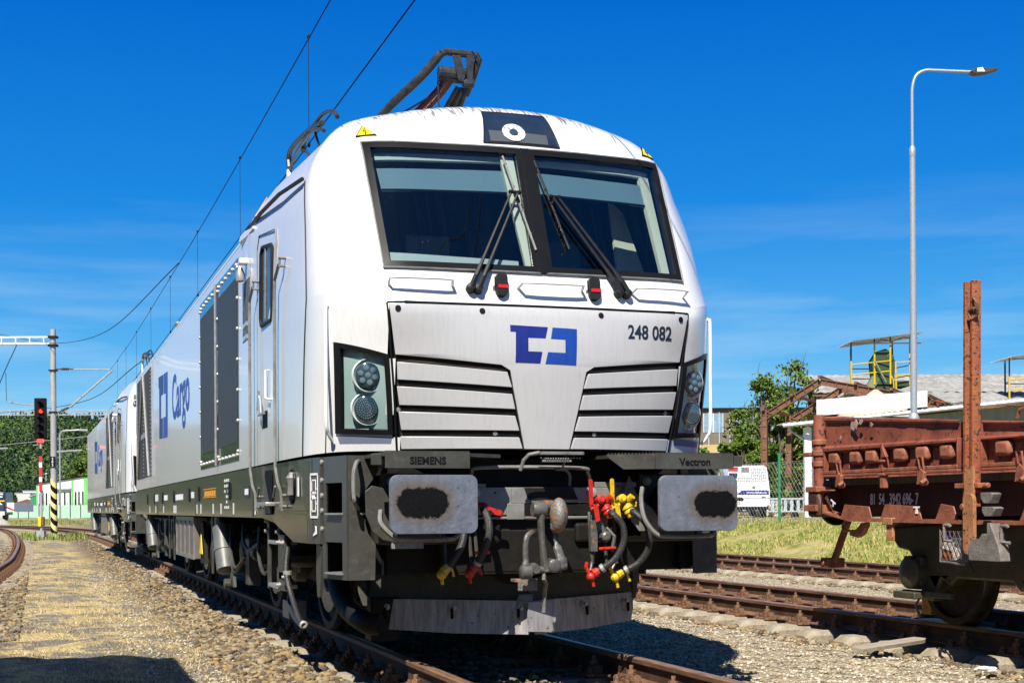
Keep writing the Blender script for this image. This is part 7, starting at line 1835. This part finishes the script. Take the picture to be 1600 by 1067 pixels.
# ------------------------------------------------------------------ trees
LEAF = {'fresh': [leafm('leaf_fresh_a', (.075, .135, .015), (.13, .19, .025), .4), leafm('leaf_fresh_b', (.04, .08, .010), (.065, .115, .015), .4), leafm('leaf_fresh_c', (.17, .24, .035), (.12, .18, .02), .4)],
        'dark': [leafm('leaf_dark_a', (.045, .085, .018), (.07, .11, .02), .3), leafm('leaf_dark_b', (.03, .06, .014), (.045, .08, .018), .3), leafm('leaf_dark_c', (.075, .12, .025), (.05, .09, .02), .3)]}
MT['bark'] = mat('grey_brown_bark', (.14, .11, .08), .9, 0, 6, (.08, .06, .045), .4, 20)
def foliage(clusters, n_per, leaf, rng, flat=.8):
    cs = np.array([c[:3] for c in clusters], float); rs = np.array([c[3] for c in clusters], float)
    n = len(cs)*n_per; ci = np.repeat(np.arange(len(cs)), n_per)
    d = rng.normal(size=(n, 3)); d /= np.linalg.norm(d, axis=1)[:, None]; r = rs[ci]*rng.random(n)**.45
    p = cs[ci]+d*r[:, None]*np.array([1, 1, flat]); s = leaf*(.6+.8*rng.random(n))
    u = rng.normal(size=(n, 3)); u /= np.linalg.norm(u, axis=1)[:, None]; v = np.cross(u, rng.normal(size=(n, 3))); v /= np.linalg.norm(v, axis=1)[:, None]
    V = np.stack([p-u*s[:, None], p+v*s[:, None]*.55, p+u*s[:, None], p-v*s[:, None]*.55], 1).reshape(-1, 3)
    return V, (np.arange(n*4).reshape(-1, 4)), n
def tree(name, label, cat, x, d, z, h, spread, seed, kind='fresh', leaf=.16, n_cl=46, per=150, trunk_h=.25, group=None, twigs=0):
    rng = np.random.default_rng(seed); rd = random.Random(seed)
    t = yard(name, label, cat, x, d, z, group)
    mb = MB(); cl = []
    mb.tube([(0, 0, -.2), (.05*h*.1, 0, h*trunk_h), (rd.uniform(-.3, .3), rd.uniform(-.3, .3), h*.62), (rd.uniform(-.4, .4), 0, h*.85)], [h*.028, h*.022, h*.013, h*.004], 8)
    for k in range(n_cl):
        a = rd.uniform(0, 6.283); f = rd.random(); zz = h*(trunk_h*.8+(1-trunk_h*.8)*f**.8); rr = spread*math.sin(math.pi*min(.97, (.12+f*.86)))**.7*rd.uniform(.35, 1.0)
        c = (rr*math.cos(a), rr*math.sin(a), zz, rd.uniform(.06, .17)*h*.7); cl.append(c)
        if k % 2 == 0:
            b = Vector((0, 0, min(zz*.75, h*.6))); e = Vector(c[:3]); m_ = b.lerp(e, .5)+Vector((0, 0, .05*h)); mb.tube([b, m_, e], [h*.010, h*.006, h*.0018], 5)
    for k in range(twigs):
        c = rd.choice(cl); e = Vector(c[:3])+Vector((rd.uniform(-.6, .6), rd.uniform(-.6, .6), rd.uniform(.6, 1.5)))*h*.11; mb.tube([Vector(c[:3]), Vector(c[:3]).lerp(e, .5)+Vector((rd.uniform(-.15, .15), 0, 0)), e], [.03, .02, .006], 4)
    mb.build('trunk', MT['bark'], t)
    V, F, n = foliage(cl, per, leaf, rng); me = np_mesh('crown', V, F, LEAF[kind], False); me.polygons.foreach_set('material_index', rng.choice(3, n, p=[.45, .35, .2]).astype(np.int32)); link('crown', me, t)
    return t
tree('leafy_tree', 'tall loose-crowned green tree behind the left end of the rusty shed', 'tree', 16.0, 92, GZ, 8.5, 2.2, 11, leaf=.13, n_cl=60, per=70, twigs=40)
tree('leafy_tree', 'airy green tree with bare twigs showing above the rusty rafter', 'tree', 18.6, 96, GZ, 9.9, 2.6, 12, leaf=.13, n_cl=54, per=65, twigs=46)
tree('leafy_bush', 'dense bright green bush between the rusty column and the white pillar', 'bush', 15.6, 84, GZ, 6.0, 2.3, 13, leaf=.15, n_cl=44, per=240, trunk_h=.05)
tree('leafy_bush', 'bright bushy thicket to the left of the white van', 'bush', 11.8, 90, GZ, 3.9, 2.4, 14, leaf=.17, n_cl=38, per=220, trunk_h=.05)
tree('leafy_bush', 'low green bush right behind the white van roof', 'bush', 14.0, 88, GZ, 4.6, 2.2, 15, leaf=.16, n_cl=34, per=220, trunk_h=.05)
tree('leafy_bush', 'small rounded bush in the dry grass beside the white pillar', 'bush', 13.3, 76.5, GZ, 3.1, 1.5, 16, leaf=.12, n_cl=26, per=200, trunk_h=.05)
tree('leafy_bush', 'green hedge clump in front of the yellow plinth of the office block', 'bush', 18.4, 110, GZ, 4.6, 3.0, 17, leaf=.2, n_cl=36, per=160, trunk_h=.05)
tree('leafy_bush', 'green bush seen just right of the locomotive buffer above the bank', 'bush', 10.6, 95, GZ, 3.2, 2.0, 18, leaf=.2, n_cl=36, per=160, trunk_h=.05)
rk = yard('rubble_heap', 'heap of pale broken stone beside the parked van', 'rubble heap', 12.6, 72, GZ); 
mb = MB(); rd = random.Random(9)
for k in range(70): mb.sphere((rd.gauss(0, .55), rd.gauss(0, .5), abs(rd.gauss(.35, .25))), rd.uniform(.12, .3), 6, 4)
mb.build('rubble', mat('pale_rubble', (.45, .41, .34), .9, 0, 5, (.32, .28, .22)), rk, 20)

mb = MB(); mb.prism([(-.40, -.03), (.38, -.06), (.45, -.02), (.40, .07), (-.38, .10), (-.45, .04)], (3.62, 2.05, -.15), (1, .35, .05), (-.3, 1, .12), .03); o = mb.build('wooden_plank', mat('weathered_plank', (.36, .31, .24), .9, 0, 4, (.24, .2, .15), .3, 30, stretch=(1, 8, 8))); tag(o, 'weathered grey plank lying at the rail joint before the wagon', 'plank')
mb = MB(); rd = random.Random(3)
for k in range(7): mb.sphere((3.50+rd.uniform(-.07, .07), .62+rd.uniform(-.05, .05), -.19+rd.uniform(0, .02)), rd.uniform(.025, .045), 6, 4, 0, (1.5, 1, .4))
o = mb.build('paper_scrap', MT['labelw'], None, 0); tag(o, 'crumpled white paper scrap on the gravel at the lower right', 'litter')
# ------------------------------------------------------------------ left background
def site(name, label, cat, x, d, z=0, group=None): return thing(name, label, cat, SW(x, d, z), -TH, group)
MT['mastg'] = mat('grey_painted_mast', (.40, .40, .39), .55, .1, 4, (.28, .28, .27), .05, stretch=(1, 1, .3))
ms = site('catenary_mast', 'round grey overhead-line mast with black and yellow striped foot beside the signal', 'mast', -20.92, 66, 0)
mb = MB(); mb.cyl((0, 0, -.15), (0, 0, 9.3), .145, .125, 18); mb.build('mast_tube', MT['mastg'], ms)
zs = .0
for k in range(10):
    mb = MB(); a0 = zs+k*.245
    n = 18; vs = []; 
    for j in range(n+1):
        a = 2*math.pi*j/n; r_ = .152; z = a0+.17*math.sin(a-1.2) ; vs += [(r_*math.cos(a), r_*math.sin(a), max(0, z)), (r_*math.cos(a), r_*math.sin(a), max(.001, z+.245))]
    mb.add(vs, [(2*j, 2*j+2, 2*j+3, 2*j+1) for j in range(n)]); mb.build('foot_stripe', mat('stripe_yellow', (.72, .58, .22), .6) if k % 2 else MT['black'], ms, 60)
mb = MB(); mb.bb(-.13, .13, -.17, -.15, 3.02, 3.50); nb = mb.build('number_board', MT['black'], ms)
for k, ch in enumerate('202'): text_mb(ch, .15, (0, -.176, 3.39-k*.14), (1, 0, 0), (0, 0, 1), .003, 'CENTER', .003).build('board_digit', MT['labelw'], nb, 0)
mb = MB(); mb.bb(-.19, .19, -.19, .19, 8.52, 8.62); mb.bb(-.19, .19, -.19, .19, 8.9, 9.0); mb.bb(-.17, .17, -.17, .17, 7.4, 7.46); mb.bb(-.16, .16, -.16, .16, 5.5, 5.56); mb.build('mast_clamp', MT['dark'], ms)
gd = site('mast_beam', 'white lattice crossbeam reaching left from the top of the grey mast', 'beam', -20.92, 66, 0)
mb = MB(); mb.tube([(-.15, 0, 8.95), (-9, .3, 8.98)], .045, 6); mb.tube([(-.15, 0, 8.66), (-9, .3, 8.66)], .055, 6)
for k in range(14): mb.bb(-.45-k*.64, -.40-k*.64, -.02, .05, 8.66, 8.95)
mb.build('lattice', MT['labelw'], gd)
cv = site('cantilever', 'tubular cantilever arm with insulators holding the wire over the main track', 'cantilever', -20.92, 66, 0)
mb = MB(); mb.tube([(.9, 0, 7.48), (2.65, 0, 7.45)], .03, 6); mb.tube([(.75, 0, 5.75), (2.70, 0, 7.42)], .045, 6); mb.build('arm_tube', MT['mastg'], cv)
mb = MB()
for z, x0, dx, dz in ((7.49, .14, 1, 0), (5.50, .14, .8, .33)):
    d = Vector((dx, 0, dz)).normalized(); 
    mb.cyl(Vector((x0, 0, z)), Vector((x0, 0, z))+d*.8, .03, n=6)
    for k in range(5): mb.lathe(Vector((x0, 0, z))+d*(.25+k*.07), d, [(0, .05), (.02, .075), (.04, .05)], 10)
mb.build('insulator', mat('brown_insulator', (.10, .05, .03), .3), cv)
# far portal beam
pb = site('portal_beam', 'thin lattice portal beam crossing low behind the signal', 'beam', -24.0, 72, 0)
mb = MB(); mb.tube([(-4, 0, 6.02), (6.0, 0, 5.98)], .025, 5); mb.tube([(-4, 0, 5.82), (6.0, 0, 5.78)], .03, 5)
for k in range(17): mb.bb(-4+k*.6, -3.96+k*.6, -.02, .02, 5.80, 6.0)
mb.build('lattice', MT['mastg'], pb)
# signal
sg = site('railway_signal', 'black light signal showing red on a red and white post', 'signal', -20.36, 62.5, 0)
mb = MB(); mb.cyl((0, 0, -.1), (0, 0, 4.4), .055, n=10); mb.build('signal_post', MT['mastg'], sg)
mb = MB(); mb.bb(-.26, .26, -.09, .05, 4.15, 5.90); hd = mb.build('signal_head', MT['black'], sg, 35, .03)
for k in range(5):
    mb = MB(); z = 5.70-k*.33; vs = []; n = 14
    for j in range(n+1):
        a = math.pi*j/n; vs += [(.04+.105*math.cos(a), -.09, z-.04+.105*math.sin(a)), (.04+.105*math.cos(a), -.30, z-.04+.105*math.sin(a)-.02)]
    mb.add(vs, [(2*j, 2*j+1, 2*j+3, 2*j+2) for j in range(n)]); mb.build('lamp_hood', MT['rubber'], hd, 60)
mb = MB(); mb.lathe((.04, -.095, 5.33), (0, -1, 0), [(0, .085), (.02, .08), (.03, .04)], 16); mb.build('red_lamp', mat('lit_red_lamp', (.6, .02, .01), .3, emit=(1.0, .03, .01, 3.2)), hd)
mb = MB(); mb.bb(-.14, .14, -.10, -.02, 3.98, 4.12); mb.build('red_marker_light', mat('lit_small_red', (.6, .02, .02), .3, emit=(1.0, .05, .05, 1.6)), sg)
z = 3.72
for k, (h, c) in enumerate(((.32, 'dark'), (.28, 'redp'), (.21, 'labelw'), (.42, 'redp'), (.20, 'labelw'), (.42, 'redp'))):
    if c == 'redp' and 'redp' not in MT: MT['redp'] = mat('signal_red_paint', (.55, .015, .03), .5)
    mb = MB(); mb.bb(-.065, .065, -.075, -.055, z-h, z); mb.build('post_board', MT[c], sg); z -= h
mb = MB(); mb.bb(-.10, .02, -.12, .05, .35, .78); mb.build('relay_box', MT['sign_y'], sg, 35, .02)
mb = MB(); mb.bb(.03, .14, -.12, .05, .38, .78); mb.build('relay_box', MT['rust'], sg, 35, .02)
mb = MB(); mb.bb(-.16, .16, -.16, .16, -.1, .18); mb.tube([(-.05, -.02, 3.9), (-.35, .02, 3.86)], .02, 5); mb.tube([(.07, 0, 1.9), (.12, 0, 1.4), (.05, 0, .9)], .02, 5); mb.build('signal_foot', MT['mastg'], sg)
# wires: catenary over the main track
def wire(label, pts, r=.009, n=12, cat='overhead wire', m='black'):
    mb = MB(); mb.tube(catmull(pts, n), r, 5, False); o = mb.build('overhead_wire', MT[m], None, 60); tag(o, label, cat, None); return o
sup = [-22, 2.0, 30.5, 59.9, 88]
cw = [(0.0, -30, 5.52), (0.0, -5, 5.50), (0, 20, 5.48), (0, 45, 5.5), (-.05, 60, 5.6)]
wire('contact wire running above the locomotive roof towards the camera', cw, .0075)
mp_ = []
for y, z in ((-30, 7.05), (-8, 6.95), (0, 6.88), (12, 6.80), (22, 6.80), (32, 6.9), (44, 7.05), (54, 7.25), (59.9, 7.42)): mp_.append((.0+(.03 if y < 50 else .0), y, z))
mw = wire('carrier wire above the contact wire, holding its thin droppers', mp_, .0075)
def zc(pts, y):
    for a, b in zip(pts, pts[1:]):
        if a[1] <= y <= b[1]: t = (y-a[1])/(b[1]-a[1]); return a[2]+(b[2]-a[2])*t
    return pts[-1][2]
for k, y in enumerate((1.9, 9.1, 15.4, 22.0, 28.5, 35, 41.5, 47.5, 53.5)):
    mb = MB(); a = zc(mp_, y)-.004; b = zc(cw, y)+.004; mb.tube([(.01, y, a), (.01, y, b)], .004, 4)
    for z in (a, b): mb.lathe((.01, y, z-.04), (0, 0, 1), [(0, .008), (.02, .02), (.05, .02), (.06, .008)], 6)
    o = mb.build('dropper', MT['rubber']); tag(o, 'thin vertical dropper between carrier and contact wires, %s from the camera' % ('nearest', 'second', 'third', 'fourth', 'fifth', 'sixth', 'seventh', 'eighth', 'ninth')[k], 'dropper', 'droppers of the overhead line')
wire('slack feeder wire sagging left from the carrier wire past the mast', [(.02, 26.3, 6.84), (-.9, 40, 6.9), (-1.9, 56, 8.2), (-3.3, 62, 8.9), (-6.5, 66, 9.9)], .012, 12, 'feeder wire')
wire('inclined cross wire passing behind the cantilever to the far left', [(.1, 40, 5.9), (-1.2, 62, 6.1), (-6, 75, 6.3), (-12, 84, 6.8)], .015, 10, 'cross wire')
wire('steep registration wire at the left edge under the lattice beam', [(-4.0, 61.4, 8.7), (-4.55, 60.4, 7.3), (-4.95, 58, 5.9)], .02, 6, 'registration wire')
wire('short vertical hanger wire left of the signal', [(-4.5, 60.5, 7.25), (-4.47, 60.5, 5.95)], .012, 4, 'hanger wire')
wire('pale steady arm left of the signal head', [(-4.5, 60.5, 5.95), (-3.7, 60.6, 5.84), (-2.6, 60.6, 5.80)], .03, 4, 'steady arm', 'mastg')
wire('thin far wire crossing the forested hill', [(-30, 150, 5.0), (-16, 120, 5.4), (0, 75, 5.2)], .02, 6, 'overhead wire', 'mastg')
# far street lamps
for x, d, h, lab in ((-46.9, 150, 9.0, 'far grey street lamp with short arm behind the mast'), ):
    q = site('street_lamp', lab, 'street lamp', x, d, .3); mb = MB(); mb.tube([(0, 0, 0), (0, 0, h-.3), (.3, 0, h), (2.0, 0, h+.1)], .09, 6); mb.tube([(2.0, 0, h+.1), (2.9, 0, h+.05)], .12, 6); mb.build('lamp_post', MT['galv'], q)
for x, d, z in ((-47.8, 150, 7.1), (-55.5, 150, 7.35)):
    q = site('lamp_arm', 'small pale lamp arm against the dark forest, %s' % ('right of the mast' if x > -50 else 'at the far left edge'), 'lamp', x, d, 0); mb = MB(); mb.tube([(0, 0, z), (3.2, 0, z+.2)], .09, 5); mb.tube([(0, 0, 0), (0, 0, z)], .07, 5); mb.build('lamp_pole', MT['galv'], q)
# green and white building
MT['mint'] = mat('pale_mint_render', (.62, .72, .62), .8, 0, .3, (.55, .66, .55)); MT['gmid'] = mat('fresh_green_render', (.16, .50, .14), .8, 0, .3, (.13, .43, .12))
MT['gpale'] = mat('light_green_plinth', (.36, .66, .32), .8)
gb = site('green_building', 'pale mint building with bright green corner strips and slit windows', 'building', -79.3, 235, -.2)
# its long wall runs away to the left, so the right end stands nearer
W2 = 10.8
mb = MB(); vs = [(0, 6, 0), (W2, 0, 0), (W2+3, 12, 0), (3, 18, 0), (0, 6, 5.7), (W2, 0, 6.9), (W2+3, 12, 6.9), (3, 18, 5.7)]
mb.add(vs, [(0, 1, 5, 4), (1, 2, 6, 5), (2, 3, 7, 6), (3, 0, 4, 7), (4, 5, 6, 7)]); mb.build('wall', MT['mint'], gb, 0)
def onw(t, z, off=.05): return Vector((W2*t, 6*(1-t), z))+Vector((-.56, -.83, 0))*off
def strip(t0, t1, z0, z1, m, nm, off=.06):
    mb = MB(); a, b = onw(t0, z0, off), onw(t1, z0, off); c, d = onw(t1, z1, off), onw(t0, z1, off); a2, b2, c2, d2 = onw(t0, z0, 0), onw(t1, z0, 0), onw(t1, z1, 0), onw(t0, z1, 0)
    mb.add([a, b, c, d, a2, b2, c2, d2], [(0, 1, 2, 3), (0, 4, 5, 1), (1, 5, 6, 2), (2, 6, 7, 3), (3, 7, 4, 0)]); return mb.build(nm, m, gb, 0)
strip(0, .025, 0, 5.6, MT['gmid'], 'green_strip'); strip(.655, .685, 1.2, 6.4, MT['gmid'], 'green_strip'); strip(.885, 1.0, 0, 6.8, MT['gmid'], 'green_strip'); strip(.025, .885, 0, 1.35, MT['gpale'], 'plinth')
strip(.385, .655, 4.75, 4.95, MT['pbl'], 'canopy', .5)
for t in (.06, .12, .18, .42, .52, .62, .72, .78, .85): strip(t, t+.022, 2.05, 4.1+t*.3, MT['black'], 'slit_window', .02 if 0 else .07)
for t in (.42, .50, .62, .72, .79): strip(t, t+.03, .35, .95, MT['black'], 'low_window', .12)
mb = MB(); mb.add([onw(-.02, 5.7, .3), onw(1.02, 6.95, .3), Vector((W2+3, 12, 6.95)), Vector((3, 18, 5.7)), onw(-.02, 5.85, .3), onw(1.02, 7.1, .3), Vector((W2+3, 12, 7.1)), Vector((3, 18, 5.85))], [(0, 1, 5, 4), (4, 5, 6, 7), (3, 2, 1, 0), (1, 2, 6, 5)]); mb.build('roof_edge', MT['dark'], gb, 0)
mb = MB(); mb.cyl((1.0, 8, 5.8), (1.0, 8, 7.2), .12, n=8); mb.sphere((1.0, 8, 7.4), .25, 8, 6); mb.build('roof_vent', MT['galv'], gb)
an = site('green_annex', 'small dark green gabled annex left of the mint building', 'annex', -82.0, 246, -.2)
mb = MB(); mb.prism([(0, 0), (3.5, 0), (3.5, 4.4), (3.0, 4.5), (0, 3.5)], (0, 0, 0), (1, 0, 0), (0, 0, 1), -3); mb.build('wall', mat('deep_green_wall', (.02, .22, .10), .7), an, 0)
mb = MB(); mb.prism([(-.3, 3.5), (3.3, 4.7), (3.3, 4.9), (-.3, 3.7)], (0, -.1, 0), (1, 0, 0), (0, 0, 1), -3.2); mb.build('roof', MT['galv'], an, 0)
gf = site('green_fence', 'row of pale green fence panels in front of the far sheds', 'fence', -76.5, 215, -.1)
for k in range(9):
    mb = MB(); mb.bb(-.0+k*1.55, 1.40+k*1.55, 0, .05, .15, 1.95); mb.build('fence_panel', mat('mint_fence_panel', (.36, .55, .42), .7, 0, 2, (.30, .48, .36)) if k == 0 else bpy.data.materials['mint_fence_panel'], gf)
    mb = MB(); mb.bb(1.42+k*1.55, 1.52+k*1.55, -.03, .08, 0, 2.2); mb.build('fence_post', MT['dgreen'], gf)
g2 = site('thin_post_fence', 'dark thin steel post fence in front of the mint building', 'fence', -72.6, 224, -.1)
for k in range(9): 
    mb = MB(); mb.bb(k*1.2, k*1.2+.07, 0, .07, 0, 2.9 if k % 3 == 1 else 2.3); mb.build('fence_post', MT['dgreen'], g2)
mb = MB(); mb.bb(0, 10, .02, .05, 2.2, 2.25); mb.build('fence_rail', MT['dgreen'], g2)
# sheds far left
for (x, d, w_, h, c, lab, rf) in ((-106.5, 300, 6.5, 4.5, (.50, .50, .46), 'pale grey flat shed at the far left behind the truck', 0), (-103.2, 305, 7.8, 5.0, (.66, .66, .62), 'long off-white flat-roofed shed left of the mint building', 0)):
    q = site('shed', lab, 'shed', x, d, .2); mb = MB(); mb.bb(0, w_, 0, 8, 0, h); mb.build('wall', mat('shed_render', c, .8), q); mb = MB(); mb.bb(-.1, w_+.1, -.1, 8, h, h+.15); mb.build('roof_edge', MT['galv'], q)
q = site('small_house', 'low white hut with a dark red hipped roof by the green fence', 'hut', -90.2, 262, .1); mb = MB(); mb.bb(0, 3.6, 0, 3, 0, 2.3); mb.build('wall', mat('hut_white', (.7, .69, .62), .8), q)
mb = MB(); mb.add([(-.3, -.3, 2.3), (3.9, -.3, 2.3), (3.9, 3.3, 2.3), (-.3, 3.3, 2.3), (1.8, 1.5, 3.1)], [(0, 1, 4), (1, 2, 4), (2, 3, 4), (3, 0, 4), (3, 2, 1, 0)]); mb.build('roof', mat('dark_red_tiles', (.16, .035, .03), .8), q, 0)
# truck at the left edge
tk = site('truck', 'dark blue truck front with yellow stripe, cut by the left edge of the photo', 'truck', -51.45, 140, .15)
mb = MB(); mb.bb(0, 2.35, 0, 2.2, .5, 2.75); mb.build('cab', mat('navy_truck_paint', (.012, .014, .05), .3, coat=.5), tk, 35, .08)
mb = MB(); mb.bb(.15, 2.2, -.02, 0, .95, 1.45); mb.build('windscreen', MT['winglass'], tk)
mb = MB(); mb.bb(.1, 2.3, -.03, 0, 1.82, 1.92); mb.build('yellow_stripe', MT['sign_y'], tk)
mb = MB(); mb.bb(.9, 2.1, -.03, 0, 2.2, 2.32); mb.bb(1.3, 2.15, -.03, 0, 2.45, 2.6); mb.prism([(0, 0), (.7, 0), (.4, .3)], (1.4, -.01, 1.5), (1, 0, 0), (0, 0, 1), .02); mb.bb(.05, 2.3, -.06, .1, .5, .85); mb.build('white_marking', MT['labelw'], tk)
mb = MB(); mb.bb(2.35, 3.1, .3, 6, .8, 1.7); mb.build('side_panel', MT['labelw'], tk); mb = MB(); mb.prism([(0, 0), (.7, -.3), (.7, -.15), (0, .15)], (2.38, .28, 1.2), (1, 0, 0), (0, 0, 1), .02); mb.build('red_marking', MT['red2'], tk)
for x in (.3, 2.1):
    mb = MB(); mb.lathe((x-.15, .8, .42), (1, 0, 0), [(0, .3), (0, .45), (.3, .45), (.3, .3)], 16); mb.build('wheel', MT['rubber'], tk)
gh = site('gravel_heap', 'small pale gravel heap at the left edge before the truck', 'gravel heap', -44.3, 124, -.2); mb = MB(); mb.lathe((0, 0, 0), (0, 0, 1), [(0, 1.3), (.35, .95), (.7, .4), (.85, .05)], 16); mb.build('gravel', mat('pale_heap_gravel', (.45, .42, .37), .95, 0, 6, (.34, .31, .27), .4, 10), gh)
bp_ = site('marker_post', 'short dark red post beside the tail of the second locomotive', 'post', -28.0, 100, -.2); mb = MB(); mb.bb(-.12, .12, 0, .1, 0, 1.2); mb.build('post', MT['rust'], bp_)
# trees round the mint building
for (x, d, h, sp, sd, lab) in ((-76.5, 262, 12.3, 3.6, 31, 'tall fresh green tree behind the left corner of the mint building'), (-70.6, 258, 11.3, 3.4, 32, 'round fresh green tree above the roof of the mint building, right of the mast'), (-66.2, 262, 11.6, 3.4, 33, 'broad green tree over the right end of the mint building roof'), (-62.0, 266, 9.8, 3.0, 34, 'green tree close to the second locomotive behind the mint building'), (-73.4, 266, 9.5, 3.2, 35, 'lower green tree behind the mast and signal'), (-58.5, 262, 10.5, 3.0, 36, 'green tree hidden partly behind the second locomotive')):
    tree('leafy_tree', lab, 'tree', x, d, 0, h, sp, sd, 'fresh', .34, 34, 110, .15)
tree('conifer', 'small dark conifer in front of the off-white shed', 'tree', -100.0, 290, 0, 4.6, .8, 41, 'dark', .2, 22, 60, .05)
# forested hill
def hill_z(x, y):
    d = (x+3.17)*math.sin(TH)+(y+8.48)*math.cos(TH); s = (x+3.17)*math.cos(TH)-(y+8.48)*math.sin(TH)
    if d < 1100: return -4.0
    t = min(1, (d-1100)/850); h = (117+9*math.sin(s*.005+.6)+3*math.sin(s*.03)+2*math.sin(s*.071+1)-.012*(s+560))*(t*t*(3-2*t)); 
    edge = max(0, min(1, (-190-s)/260)); return h*edge-4*(1-t)
mb = MB(); NX, NY = 60, 26; vs = []
for j in range(NY):
    for i in range(NX):
        s = -1340+i*29; d = 1080+j*44; p = SW(s, d); vs.append((p.x, p.y, hill_z(p.x, p.y)))
mb.add(vs, [(j*NX+i, j*NX+i+1, (j+1)*NX+i+1, (j+1)*NX+i) for j in range(NY-1) for i in range(NX-1)])
hm = mb.build('hill', mat('forest_floor', (.05, .085, .03), .95, 0, .05, (.07, .11, .04)), None, 60); tag(hm, kind='structure')
rng = np.random.default_rng(77); N_T = 8000
s_ = -900+690*rng.random(N_T); d_ = 1120+850*rng.random(N_T)**1.0
P_ = np.array([list(SW(a, b)) for a, b in zip(s_, d_)]); hz = np.array([hill_z(p[0], p[1]) for p in P_]); hT = 8+10*rng.random(N_T)**1.4; pn = np.sin(s_*.021+1.3*np.sin(d_*.013))+np.sin(d_*.017-s_*.009+2); con = (rng.random(N_T) < np.clip(.30+.38*pn+.30*(d_ > 1700), .04, .96))
per = 56; n = N_T*per; ci = np.repeat(np.arange(N_T), per); f = rng.random(n); a = rng.random(n)*6.283
rad = np.where(con[ci], (1-f)*3.0+.3, 4.4*np.sin(np.pi*(.12+.85*f))**.7)*(.55+.45*rng.random(n)); hh = hT[ci]*np.where(con[ci], 1.15, .95)
p = np.stack([P_[ci, 0]+rad*np.cos(a), P_[ci, 1]+rad*np.sin(a), hz[ci]+hh*(.12+.88*f)], -1); sz = 1.25*(.6+.8*rng.random(n))
u = rng.normal(size=(n, 3)); u /= np.linalg.norm(u, axis=1)[:, None]; v = np.cross(u, rng.normal(size=(n, 3))); v /= np.linalg.norm(v, axis=1)[:, None]
V = np.stack([p-u*sz[:, None], p+v*sz[:, None]*.8, p+u*sz[:, None], p-v*sz[:, None]*.8], 1).reshape(-1, 3)
FM = [leafm('forest_conifer', (.028, .06, .024), (.04, .078, .028), .02), leafm('forest_deciduous', (.068, .122, .03), (.09, .15, .038), .02), leafm('forest_light', (.12, .19, .05), (.09, .15, .045), .02), leafm('forest_grey', (.10, .13, .07), (.08, .11, .055), .02)]
me = np_mesh('forest', V, np.arange(n*4).reshape(-1, 4), FM, False); tm = np.where(con, 0, np.where(np.sin(s_*.05+d_*.03)+rng.normal(0, .8, N_T) > .5, 2, rng.choice([1, 1, 3], N_T))); me.polygons.foreach_set('material_index', tm[ci].astype(np.int32))
tag(link('forest', me), 'dark mixed forest covering the hill on the left', 'forest', kind='stuff')
# covered wagon standing just outside the frame on the left track (its shadow falls across the path)
cw_ = thing('covered_wagon', 'grey covered goods wagon on the left track, only its shadow shows', 'wagon', (-5.02, -4.5, 0))
mb = MB(); mb.bb(-1.36, 1.36, -6, 5.95, 1.1, 3.3); pr = [(-1.36, 3.3), (1.36, 3.3), (1.25, 3.55), (.8, 3.75), (0, 3.85), (-.8, 3.75), (-1.25, 3.55)]
mb.prism(pr, (0, 5.95, 0), (1, 0, 0), (0, 0, 1), 11.95); mb.build('body', MT['grey'], cw_)
mb = MB(); mb.bb(-1.3, 1.3, -6.1, 6.0, .85, 1.09); mb.build('frame', MT['dark'], cw_)
for y in (-4, 4):
    for x in (-.75, .75):
        mb = MB(); mb.lathe((x-.07, y, .46), (1, 0, 0), [(0, .46), (.13, .455), (.131, .2)], 24); mb.build('wheel', MT['wheel2'], cw_)
